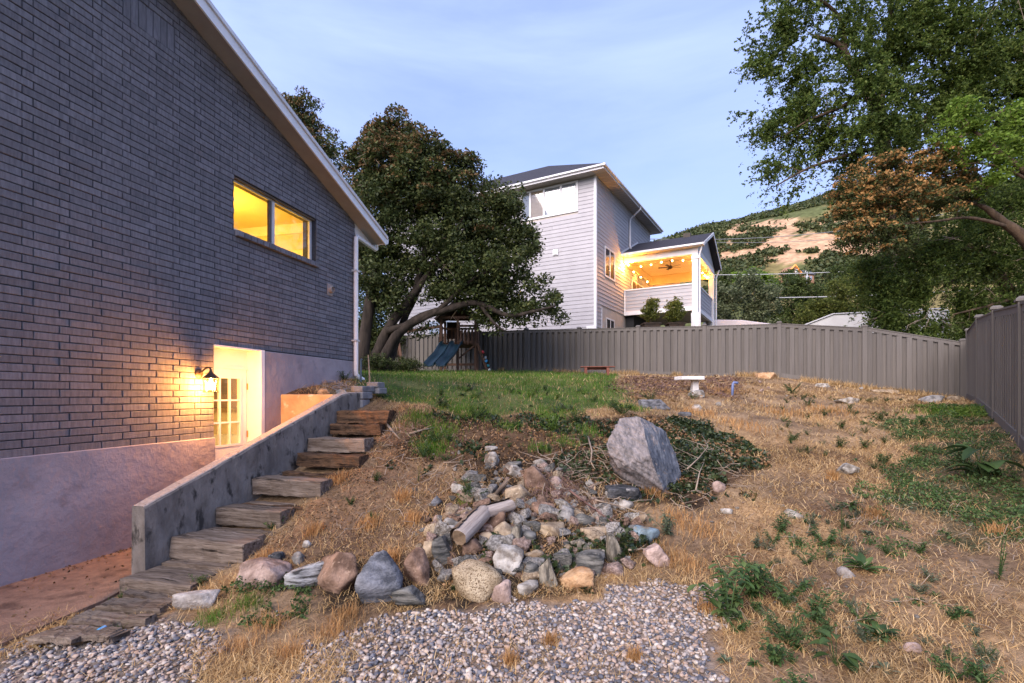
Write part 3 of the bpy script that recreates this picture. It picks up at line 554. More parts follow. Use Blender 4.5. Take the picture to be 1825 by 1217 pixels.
rp = [(cx, cy_, 3.3), (12.62, 14.15, 3.44), (10.31, 11.3, 3.37), (8.38, 8.86, 3.14), (6.6, 6.6, 2.87), (5.05, 4.64, 2.6)]
fence('side_fence', 'grey composite fence running toward the viewer on the right', rp, [1.95, 2.0, 2.0, 2.0, 2.0, 2.0], [6, 13, 12, 11, 10])
# ------------------------------------------------------------------ the neighbour's house
pm('siding_mat', (.36, .345, .365), (.40, .385, .405), scale=2.5, rough=.6, bump=.08, bscale=50, rnd=.03, spec=.3)
pm('house_trim_mat', (.66, .65, .67), (.72, .71, .73), scale=4, rough=.5)
pm('foundation_mat', (.42, .37, .33), (.5, .44, .39), scale=3, rough=.9, bump=.3, bscale=30)
pm('blind_mat', (.40, .39, .365), (.46, .445, .42), scale=3, rough=.6)
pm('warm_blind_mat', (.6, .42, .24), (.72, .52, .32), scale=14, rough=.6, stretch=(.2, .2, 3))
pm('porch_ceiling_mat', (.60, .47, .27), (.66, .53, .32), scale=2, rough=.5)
pm('dark_void_mat', (.02, .02, .022), rough=.8)
glassmat('house_pane_mat', (.85, .87, .9), .1)
NC = (4.18, 25.5); N_RZ = math.atan2(.868, .497)
nh = empty('neighbour_house', (NC[0], NC[1], 0), N_RZ, 'tall pale grey lap sided house with dark hip roof and lit porch behind fence', 'house')
E_ = .2; ZE = 12.55; NL, NW = 14.0, 10.3                # siding exposure, eave, left face length, right face length
MB().box(.03, NW - .03, .03, NL, 3.2, ZE + .1).build('wall_core', 'foundation_mat', nh)
def lap(axis, a0, a1, z, name='siding_board', off=0, h=E_, mat='siding_mat'):
    """one lap board; axis 'y': on the left face x=off, axis 'x': on the right face y=off"""
    p = [(off + .028, z), (off - .012, z), (off + .012, z + h + .015), (off + .028, z + h + .015)]
    if axis == 'y': MB().prism(p, 1, a0, a1).build(name, mat, nh)
    else: MB().prism(p, 0, a0, a1).build(name, mat, nh)
z = ZE - .14; k = 0; WX = (.95, 4.3, 10.93, 12.50)       # upper window on the left face: y0,y1,z0,z1
while z > 4.0:
    if z + E_ > WX[2] and z < WX[3]: lap('y', .10, WX[0] - .002, z); lap('y', WX[1] + .002, NL, z)
    else:
        j = 2.2 + (k * 3.7) % 4.5; lap('y', .10, j - .003, z); lap('y', j + .003, NL, z)
    z -= E_; k += 1
RX = (1.28, 2.92, 7.78, 9.38); z = ZE - .14
while z > 5.0:
    if z < 6.08: lap('x', .10, .80, z)
    elif z + E_ > RX[2] and z < RX[3]: lap('x', .10, RX[0] - .002, z); lap('x', RX[1] + .002, NW, z)
    else: lap('x', .10, NW, z)
    z -= E_
MB().box(-.03, .098, -.03, .098, 5.0, ZE - .01).build('corner_trim', 'house_trim_mat', nh)
MB().box(-.02, .12, -.02, .5, 3.2, 5.08).build('corner_trim', 'house_trim_mat', nh); MB().box(.80, .88, -.02, .03, 4.9, 6.1).build('trim', 'house_trim_mat', nh)
MB().box(.88, NW, -.008, .03, 3.2, 6.06).build('foundation', 'foundation_mat', nh)
w = link('window', MB().box(1.55, 2.75, -.016, -.0085, 4.3, 5.65).mesh('window'), 'dark_void_mat', nh); MB().box(1.5, 2.8, -.03, -.0165, 5.6, 5.68).box(1.5, 1.56, -.03, -.0165, 4.3, 5.6).box(2.74, 2.8, -.03, -.0165, 4.3, 5.6).box(2.12, 2.18, -.03, -.0165, 4.3, 5.6).build('window_frame', 'house_trim_mat', w)
# upper window group
w = link('window', MB().box(-.03, .02, WX[0], WX[1], WX[2], WX[2] + .11).box(-.03, .02, WX[0], WX[1], WX[3] - .1, WX[3]).box(-.03, .02, WX[0], WX[0] + .1, WX[2] + .111, WX[3] - .101).box(-.03, .02, WX[1] - .1, WX[1], WX[2] + .111, WX[3] - .101).mesh('window'), 'house_trim_mat', nh)
ed = [WX[0] + .1, 1.9, 2.88, 3.7, WX[1] - .1]
for i in range(4):
    a, b = ed[i], ed[i + 1]
    if i < 3: MB().box(-.024, .02, b - .05, b + .05, WX[2] + .111, WX[3] - .101).build('mullion', 'house_trim_mat', w)
    MB().box(-.004, .0, a + .05, b - .05, WX[2] + .111, WX[3] - .101).build('pane', 'house_pane_mat', w)
    bl = MB()
    for q in range(13): z0 = WX[2] + .13 + q * .104; bl.add([(.026, a + .02, z0), (.026, b - .02, z0), (.010, b - .02, z0 + .1), (.010, a + .02, z0 + .1)], [(0, 1, 2, 3)])
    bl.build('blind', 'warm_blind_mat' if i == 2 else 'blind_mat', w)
# window on the right face
w = link('window', MB().box(RX[0], RX[1], -.03, .02, RX[2], RX[2] + .09).box(RX[0], RX[1], -.03, .02, RX[3] - .09, RX[3]).box(RX[0], RX[0] + .1, -.03, .02, RX[2] + .091, RX[3] - .091).box(RX[1] - .1, RX[1], -.03, .02, RX[2] + .091, RX[3] - .091).mesh('window'), 'house_trim_mat', nh)
MB().box(2.07, 2.15, -.024, .02, RX[2] + .091, RX[3] - .091).build('mullion', 'house_trim_mat', w)
pm('window_dark_mat', (.05, .035, .025), (.2, .12, .06), scale=4, rough=.5)
MB().box(RX[0] + .1, RX[1] - .1, .015, .028, RX[2] + .091, RX[3] - .091).build('curtain', 'window_dark_mat', w)
for a, b in ((RX[0] + .1, 2.07), (2.15, RX[1] - .1)): MB().box(a, b, -.004, 0, RX[2] + .091, RX[3] - .091).build('pane', 'house_pane_mat', w)
MB().box(-.06, -.012, 2.05, 2.35, 8.85, 9.17).box(-.09, -.061, 2.1, 2.3, 8.88, 9.1).build('wall_vent', 'house_trim_mat', nh, bevel=.01)
# lower window and door glimpsed past the play set
w = link('window', MB().box(-.03, -.014, 8.3, 10.6, 4.9, 6.1).mesh('window'), 'house_trim_mat', nh); MB().box(-.036, -.031, 8.4, 9.4, 5.0, 6.0).build('pane', 'house_pane_mat', w); MB().box(-.036, -.031, 9.5, 10.5, 5.0, 6.0).build('pane', 'house_pane_mat', w)
# main hip roof
OV = .62; r0 = ZE; r1 = ZE + .2; xm = NW / 2; hip = 3.4
MB().box(-OV, NW + OV, -OV, NL + OV, r0, r0 + .03).build('soffit', 'soffit_mat', nh)
pm('soffit_groove_mat', (.45, .42, .40), (.62, .58, .55), scale=3, rough=.7)
for i in range(36): MB().box(-OV + .05 + i * .31, -OV + .07 + i * .31, -OV + .03, .0, r0 - .012, r0 - .001).build('soffit_rib', 'soffit_groove_mat', nh)
MB().box(-OV - .02, -OV, -OV - .02, NL + OV, r0 - .02, r1).build('fascia', 'house_trim_mat', nh); MB().box(-OV + .001, NW + OV, -OV - .02, -OV, r0 - .02, r1).build('fascia', 'house_trim_mat', nh)
MB().prism([(-OV - .02, r1), (-OV - .11, r1 - .02), (-OV - .13, r1 - .11), (-OV - .04, r1 - .13)], 1, -OV - .13, NL + OV).build('gutter', 'house_trim_mat', nh)
MB().prism([(-OV - .02, r1), (-OV - .11, r1 - .02), (-OV - .13, r1 - .11), (-OV - .04, r1 - .13)], 0, -OV - .13, NW + OV).build('gutter', 'house_trim_mat', nh)
x0, x1, y0, y1 = -OV - .06, NW + OV, -OV - .06, NL + OV; hh = hip
MB().add([(x0, y0, r1), (x1, y0, r1), (x1, y1, r1), (x0, y1, r1), (xm, y0 + xm + OV, r1 + hh), (xm, y1, r1 + hh)], [(0, 1, 4), (1, 2, 5, 4), (3, 0, 4, 5), (2, 3, 5), (0, 3, 2, 1)]).build('roof', 'shingle_mat', nh)
MB().tube([(5.5, -OV - .07, r1 - .12), (5.5, -OV - .05, r1 - .3), (5.5, -.35, r1 - .55), (5.5, -.1, r1 - .75), (5.5, -.07, r1 - 1.0), (5.5, -.07, 10.35), (5.6, -.12, 10.22)], .05, 8).build('downspout', 'house_trim_mat', nh)
MB().box(NW + .01, NW + 1.6, .5, 6, 3.2, ZE - 1.0).build('rear_wing', 'siding_mat', nh)
# porch
px0, px1, pyw = 4.48, 10.08, -3.98
ZF, ZK, ZB, ZS = 6.25, 7.60, 9.16, 9.48
MB().box(px0, px1, pyw, -.03, ZF - .02, ZF + .12).build('porch_floor', 'foundation_mat', nh)
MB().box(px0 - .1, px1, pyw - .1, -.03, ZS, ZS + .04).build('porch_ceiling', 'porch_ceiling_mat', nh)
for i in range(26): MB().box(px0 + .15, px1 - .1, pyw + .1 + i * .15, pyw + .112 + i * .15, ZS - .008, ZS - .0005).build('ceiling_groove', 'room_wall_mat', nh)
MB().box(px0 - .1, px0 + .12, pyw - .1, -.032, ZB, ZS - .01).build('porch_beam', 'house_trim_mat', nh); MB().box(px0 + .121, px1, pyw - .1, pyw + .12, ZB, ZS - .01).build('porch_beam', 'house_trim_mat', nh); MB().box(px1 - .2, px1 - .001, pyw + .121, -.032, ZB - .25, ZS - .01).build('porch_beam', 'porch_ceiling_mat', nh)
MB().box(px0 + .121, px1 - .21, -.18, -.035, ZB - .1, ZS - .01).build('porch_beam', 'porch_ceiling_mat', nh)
for (x, y) in ((px0 + .02, pyw + .02), (px1 - .2, pyw + .02)):
    c = MB().box(x - .14, x + .17, y - .14, y + .17, 3.2, ZB - .001).build('porch_column', 'house_trim_mat', nh); MB().box(x - .18, x + .21, y - .18, y + .21, 3.2, ZF - .25).build('column_base', 'house_trim_mat', c); MB().box(x - .18, x + .21, y - .18, y + .21, ZB - .28, ZB - .10).build('column_capital', 'house_trim_mat', c)
# knee walls with lap boards
for i in range(6):
    z0 = ZF + .12 + i * .2
    p = [(px0 + .05, z0), (px0 - .01, z0), (px0 + .014, z0 + .213), (px0 + .05, z0 + .213)]; MB().prism(p, 1, pyw + .2, -.12).build('siding_board', 'siding_mat', nh)
    p = [(pyw + .05, z0), (pyw - .01, z0), (pyw + .014, z0 + .213), (pyw + .05, z0 + .213)]; MB().prism(p, 0, px0 + .2, px1 - .4).build('siding_board', 'siding_mat', nh)
MB().box(px0 + .051, px0 + .12, pyw + .2, -.04, ZF + .121, ZK - .05).box(px0 + .2, px1 - .35, pyw + .051, pyw + .12, ZF + .121, ZK - .05).build('knee_wall', 'siding_mat', nh)
MB().box(px0 - .05, px0 + .16, pyw + .2, -.032, ZK - .05, ZK + .02).box(px0 + .2, px1 - .3, pyw - .05, pyw + .16, ZK - .05, ZK + .02).build('knee_wall_cap', 'house_trim_mat', nh)
MB().box(px0 - .05, px0 + .1, pyw + .2, -.032, ZF - .1, ZF + .118).box(px0 + .2, px1 - .3, pyw - .05, pyw + .1, ZF - .1, ZF + .118).box(px0 - .03, px0 + .05, -.119, -.033, ZF + .12, ZK - .051).build('rim_trim', 'house_trim_mat', nh)
# porch: glazed door on the house wall, rear screen
MB().box(6.0, 8.6, -.05, -.015, ZF + .13, ZF + 2.3).build('patio_door', 'house_trim_mat', nh)
for a, b in ((6.1, 6.85), (6.95, 7.6), (7.7, 8.5)): MB().box(a, b, -.056, -.051, ZF + .3, ZF + 2.2).build('pane', 'window_dark_mat', nh)
pm('mesh_screen_mat', (.3, .26, .3), (.42, .36, .4), scale=30, rough=.8)
MB().box(px1 - .05, px1 - .02, -2.0, -.04, ZF + .12, ZB - .26).build('privacy_screen', 'mesh_screen_mat', nh); MB().box(px1 - .05, px1 - .02, pyw + .3, -.04, ZF + .12, ZK).build('rear_knee_wall', 'porch_ceiling_mat', nh)
# porch roof
xr = (px0 + px1) / 2; e0 = px0 - .42; e1 = px1 + .42; zr = 11.0; ze = 9.62; yo = pyw - .45
MB().prism([(e0, ze - .12), (e0, ze), (xr, zr), (e1, ze), (e1, ze - .12), (xr, zr - .14)], 1, yo, .0).build('porch_roof', 'shingle_mat', nh)
MB().prism([(e0 - .02, ze - .14), (e0 - .02, ze - .0), (e0 - .002, ze), (e0 - .002, ze - .14)], 1, yo, -.02).prism([(e0 - .02, ze), (e0 - .12, ze - .02), (e0 - .13, ze - .11), (e0 - .03, ze - .13)], 1, yo, -.02).build('porch_gutter', 'house_trim_mat', nh)
MB().prism([(e0, ze - .16), (e0, ze + .02), (xr, zr + .02), (e1, ze + .02), (e1, ze - .16), (xr, zr - .16)], 1, yo - .03, yo - .001).build('rake_board', 'house_trim_mat', nh)
MB().prism([(px0 - .1, ZS + .041), (px1 - .02, ZS + .041), (xr, zr - .2)], 1, pyw - .09, pyw - .05).build('gable_panel', 'siding_mat', nh)
MB().box(e0, px0 - .1, yo, -.02, ZS + .0, ZS + .02).build('porch_soffit', 'porch_ceiling_mat', nh)
MB().box(7.0, 7.3, -3.2, -2.8, 10.86, 11.12).build('roof_vent', 'black_iron_mat', nh)
MB().tube([(px0 - .28, yo + .1, ze - .14), (px0 - .22, pyw - .22, ZB - .1), (px0 - .16, pyw - .22, ZB - .4), (px0 - .16, pyw - .22, 3.4)], .04, 8).build('downspout', 'house_trim_mat', nh)
MB().tube([(px1 + .28, yo + .1, ze - .14), (px1 + .1, pyw - .2, ZB - .2), (px1 + .05, pyw - .2, 3.4)], .04, 8).build('downspout', 'house_trim_mat', nh)
# flashing where the porch roof meets the wall
MB().prism([(e0, ze + .01), (xr, zr + .01), (xr, zr + .12), (e0, ze + .12)], 1, -.03, -.012).build('flashing', 'house_trim_mat', nh)
MB().box(px0 + .3, px1, -.5, -.03, 3.2, ZF - .03).build('underporch_shade_wall', 'dark_void_mat', nh)  # near-black colour stands in for the deep shade under the porch
# ceiling fan
NM = Matrix.Translation((NC[0], NC[1], 0)) @ Matrix.Rotation(N_RZ, 4, 'Z')
fan = empty('ceiling_fan', NM @ Vector((6.4, -2.2, ZS)), N_RZ + .5, 'dark ceiling fan hanging under the lit porch ceiling', 'fan')
MB().lathe([(.06, 0), (.06, -.05), (.015, -.06), (.015, -.3), (.09, -.31), (.12, -.36), (.12, -.44), (.05, -.5)][::-1], (0, 0, 0), 14).build('motor', 'black_iron_mat', fan)
for i in range(5):
    t = 2 * math.pi * i / 5; c, s = math.cos(t), math.sin(t); m = MB()
    def R(x, y, z): return (x * c - y * s, x * s + y * c, z)
    m.hexa([R(.12, -.05, -.40), R(.68, -.09, -.41), R(.68, .06, -.38), R(.12, .04, -.38), R(.12, -.05, -.39), R(.68, -.09, -.40), R(.68, .06, -.37), R(.12, .04, -.37)]); m.build('blade', 'black_iron_mat', fan)
# string lights round the porch
emat('string_bulb_mat', (1, .62, .2), 16)
sl_ = empty('string_lights', NM @ Vector((px0, pyw, ZB)), 0, 'string of warm glowing bulbs looped round the porch beams', 'string lights'); sv = Vector(sl_.location)
bl = []
for i in range(7): bl.append((px0 + .28 - (.45 if i == 0 else 0), -.34 - i * .58, ZB - .14 - .06 * math.sin(i * 1.3)))
for i in range(7): bl.append((px0 + .5 + i * .78, pyw + .28, ZB - .16 - .05 * math.sin(i * 1.7)))
for i in range(5): bl.append((px1 - .5, pyw + .7 + i * .66, ZB - .62 - .05 * math.sin(i * 2.1)))
for i in range(3): bl.append((px0 + .9 + i * 1.5, -.32, ZB - .3))
wb = [NM @ Vector(b) for b in bl]; bm_ = MB().lathe([(.012, -.085), (.034, -.07), (.042, -.04), (.03, -.012), (.012, 0)], (0, 0, 0), 10).mesh('bulb', smooth=True)
for i, p in enumerate(wb):
    link('bulb', bm_, 'string_bulb_mat', sl_, loc=p - sv)
    if i in (0, 3, 6, 8, 10, 13, 15, 18, 20): lamp('bulb_light', p - sv + Vector((0, 0, -.06)), 300 if i == 0 else 27, (1, .40, .065), .05, sl_)
cord = MB()
for g in (range(0, 7), range(7, 14), range(14, 19), range(19, 22)):
    g = list(g)
    for i, j in zip(g[:-1], g[1:]):
        a, b = wb[i] - sv, wb[j] - sv; mid = (a + b) / 2 - Vector((0, 0, .05)); cord.tube([a + Vector((0, 0, .02)), mid + Vector((0, 0, .02)), b + Vector((0, 0, .02))], .008, 5)
cord.build('cord', 'black_iron_mat', sl_)
# ------------------------------------------------------------------ hillside
def hill_profile(a):
    return np.interp(a, [-3, -.6, 0, .28, .381, .45, .531, .611, .71, 1.0, 2.0], [5, 20, 60, 112, 127, 132.5, 141.6, 150, 156, 162, 150])
def hill_z(a, y):
    t = np.clip((y - 150) / 250, 0, 1); sm = t * (1.35 - .35 * t * t) ; x = a * y
    z = 3 + hill_profile(a) * sm * (1 - .35 * np.clip((y - 400) / 300, 0, 1)) + (fbm(x * .012, y * .012, 60, 4) - .5) * 16 * t * (1 - .75 * np.clip((y - 340) / 60, 0, 1)) + (fbm(x * .06, y * .06, 66, 3) - .5) * 2.5 * t
    return z
def build_hill():
    a = np.linspace(-1.2, 1.6, 220); y = np.concatenate([np.linspace(110, 430, 120), np.linspace(440, 700, 14)]); A, Y = np.meshgrid(a, y); Z = hill_z(A, Y) - 4 * (Y < 115)
    V = np.stack([A * Y, Y, Z], -1).reshape(-1, 3); n = A.shape; idx = np.arange(A.size).reshape(n); q = np.stack([idx[:-1, :-1], idx[:-1, 1:], idx[1:, 1:], idx[1:, :-1]], -1).reshape(-1, 4)
    me = np_mesh('hillside', V, [q], True)
    U = F + F * V[:, 0] / V[:, 1]; VV = HZ - (V[:, 2] - CZ) * F / V[:, 1]
    n1 = fbm(V[:, 0] * .03, V[:, 1] * .03, 70); n2 = fbm(V[:, 0] * .11, V[:, 1] * .11, 71)
    bare = hill_bare(V[:, 0], V[:, 1], V[:, 2]); t = n2[:, None]
    col = np.where(bare[:, None], np.array([[.44, .28, .17]]) * (.8 + .4 * t), np.where(n1[:, None] > .5, np.array([[.17, .14, .06]]), np.array([[.09, .10, .04]])) * (.6 + .9 * t))
    ca = me.color_attributes.new('soil', 'FLOAT_COLOR', 'POINT'); ca.data.foreach_set('color', np.concatenate([col, np.ones((len(col), 1))], 1).astype(np.float32).ravel())
    pm('hill_mat', (.3, .2, .1), vcol='soil', scale=.35, rough=.95, bump=.6, bscale=.6, spec=.05, detail=7)
    tag(link('hillside', me, 'hill_mat'), 'tan and green foothill rising behind the houses', kind='structure')
# the bare slide scars, as areas on the hill (bearing a = x/y, distance y)
def hill_bare(x, y, z):
    a = x / y; nn = (fbm(x * .035, y * .035, 80, 4) - .5)
    t = (z - CZ) / y                                   # height angle orders the slope from foot to crest
    c = (np.abs(a - .60 + (t - .30) * 1.3) < .17 + nn * .22) & (t > .262 + nn * .03) & (t < .345 + nn * .05)
    c &= fbm(x * .09, y * .09, 85, 3) < .64
    c |= (np.abs(a - .47) < .07) & (np.abs(t - .272) < .012 + nn * .05)
    return c
build_hill()
def leaf_cards(P, size, name, mat, normal_bias=0, aspect=.55, seed=1, parent=None, kind=None, label=None):
    """one folded leaf (two triangles) per point"""
    r = np.random.default_rng(seed); n = len(P); P = np.asarray(P, np.float32)
    d = r.normal(size=(n, 3)); d[:, 2] *= .7; d[:, 2] -= normal_bias; d /= np.linalg.norm(d, axis=1, keepdims=True) + 1e-9
    u = r.normal(size=(n, 3)); u[:, 2] += .6; x = np.cross(d, u); x /= np.linalg.norm(x, axis=1, keepdims=True) + 1e-9; nn = np.cross(x, d)
    L = (np.asarray(size) * r.uniform(.65, 1.3, n))[:, None]; Wd = L * aspect
    V = np.stack([P - d * L * .5, P + x * Wd * .5 + nn * L * .10 - d * L * .05, P + d * L * .5, P - x * Wd * .5 + nn * L * .10 - d * L * .05], 1).reshape(-1, 3)
    b = np.arange(n)[:, None] * 4; f = np.concatenate([b + np.array([[0, 1, 2]]), b + np.array([[0, 2, 3]])])
    o = link(name, np_mesh(name, V, [f]), mat, parent)
    if label: tag(o, label)
    if kind: o['kind'] = kind
    return o
leafmat('scrub_mat', [(.03, .045, .016), (.055, .075, .025), (.085, .10, .035), (.12, .12, .05)], .15)
def build_scrub():
    r = np.random.default_rng(5); n = 20000; a = r.uniform(.2, .95, n); y = r.uniform(200, 425, n); x = a * y; z = hill_z(a, y)
    bare = hill_bare(x, y, z); dens = fbm(x * .05, y * .05, 90); keep = np.where(bare, dens > .58, dens > .42); x, y, z = x[keep], y[keep], z[keep]
    P = []; 
    for X, Y, Z in zip(x, y, z):
        s = r.uniform(.8, 2.4); q = r.normal(size=(13, 3)) * (s * .75, s * .75, s * .4); q[:, 2] = np.abs(q[:, 2]); P.append(q + (X, Y, Z))
    leaf_cards(np.concatenate(P), 1.5, 'hill_scrub', 'scrub_mat', aspect=.8, seed=6, kind='stuff', label='dark green scrub oak covering the foothill')
build_scrub()
# ------------------------------------------------------------------ rocks
_bm = bmesh.new(); bmesh.ops.create_icosphere(_bm, subdivisions=4, radius=1); ICO4 = np.array([v.co[:] for v in _bm.verts]); ICO4F = np.array([[v.index for v in f.verts] for f in _bm.faces]); _bm.free()
_bm = bmesh.new(); bmesh.ops.create_icosphere(_bm, subdivisions=3, radius=1); ICO3 = np.array([v.co[:] for v in _bm.verts]); ICO3F = np.array([[v.index for v in f.verts] for f in _bm.faces]); _bm.free()
_bm = bmesh.new(); bmesh.ops.create_icosphere(_bm, subdivisions=2, radius=1); ICO2 = np.array([v.co[:] for v in _bm.verts]); ICO2F = np.array([[v.index for v in f.verts] for f in _bm.faces]); _bm.free()
def n3(P, s, seed): return (vnoise(P[:, 0] * s + P[:, 2] * s * .7, P[:, 1] * s - P[:, 2] * s * .6, seed) + vnoise(P[:, 1] * s + 5, P[:, 2] * s + P[:, 0] * s * .4, seed + 5)) / 2 - .5
def facet(D, planes, sharp):
    """radius of a stone cut by planes (n, d) along directions D; soft minimum"""
    q = np.clip(D @ planes[:, :3].T, .02, None); r = planes[:, 3][None] / q
    return -np.log(np.exp(-sharp * np.clip(r, 0, 6)).sum(1)) / sharp
def rock_mesh(dims, seed, style='angular', name='rock'):
    r = np.random.default_rng(seed); big = max(dims) > .22; D, Fc = (ICO4, ICO4F) if big else (ICO3, ICO3F)
    k = {'angular': 11, 'slab': 9, 'round': 26, 'wedge': 8}[style]
    n = r.normal(size=(k, 3)); n /= np.linalg.norm(n, axis=1, keepdims=True)
    n = np.concatenate([n, np.eye(3), -np.eye(3)]); d = np.concatenate([r.uniform(.55, .95, k), np.full(6, .95)])
    if style == 'wedge':
        n[0] = (.75, 0, .66); n[1] = (-.35, .2, .9); d[:2] = (.5, .6)
    if style == 'slab': d[-4] = d[-1] = .8
    rr = facet(D, np.concatenate([n, d[:, None]], 1), 22 if style == 'round' else 120)
    V = D * rr[:, None]
    V *= (1 + .10 * n3(D * 1.0, 2.3, seed)[:, None] + .055 * n3(D, 6.5, seed + 3)[:, None] + .03 * n3(D, 15, seed + 4)[:, None]) if style != 'round' else (1 + .12 * n3(D, 2.0, seed)[:, None] + .02 * n3(D, 9, seed)[:, None])
    V -= (V.max(0) + V.min(0)) / 2; V /= (V.max(0) - V.min(0)) / 2
    me = np_mesh(name, V * (np.array(dims) / 2), [Fc], style == 'round'); return me
def rk(name, a, b, scale, c3=None, t3=.6, s3=30, stretch=None, bump=1.0, bs=34): pm('rock_' + name, tuple(x * .72 for x in a), tuple(min(.6, x * .98) for x in b), scale=scale, rough=.9, bump=bump, bscale=bs, rnd=.14, coord='obj', c3=c3, t3=t3, s3=s3, stretch=stretch, spec=.15, detail=10, lo=.40, hi=.62)
rk('grey', (.19, .18, .17), (.36, .34, .32), 9, (.5, .48, .46), .66, 7)
rk('blue', (.10, .105, .12), (.235, .24, .265), 8, (.55, .55, .57), .66, 9, (1, 1, 2))
rk('tan', (.27, .195, .13), (.46, .36, .25), 9, (.6, .5, .38), .62, 26)
rk('brown', (.14, .085, .06), (.29, .19, .14), 7, (.38, .27, .2), .62, 22)
rk('pink', (.26, .18, .145), (.46, .34, .29), 8, (.15, .11, .09), .6, 20)
rk('white', (.22, .19, .16), (.46, .43, .39), 9, (.12, .09, .07), .57, 12)
rk('speckle', (.36, .27, .17), (.52, .42, .29), 6, (.13, .085, .045), .50, 95, bump=1.0, bs=60)
rk('slate', (.075, .075, .07), (.22, .21, .19), 7, (.34, .33, .29), .62, 12, (1, 1, 5))
rk('schist', (.11, .10, .085), (.33, .29, .23), 6, (.45, .42, .36), .62, 12, (5, 5, 1.2))
rk('orange', (.42, .23, .11), (.55, .36, .21), 7, (.62, .5, .36), .62, 18)
rk('turquoise', (.12, .16, .18), (.22, .29, .33), 8, (.2, .17, .13), .54, 9)
rk('striped', (.10, .095, .09), (.70, .67, .64), 5, (.16, .15, .14), .62, 14, (1.5, 1.5, 9))
rk('concrete', (.33, .29, .26), (.46, .42, .39), 12, (.2, .17, .14), .62, 14)
rk('dark', (.035, .04, .045), (.12, .12, .13), 9, (.5, .48, .46), .64, 10)
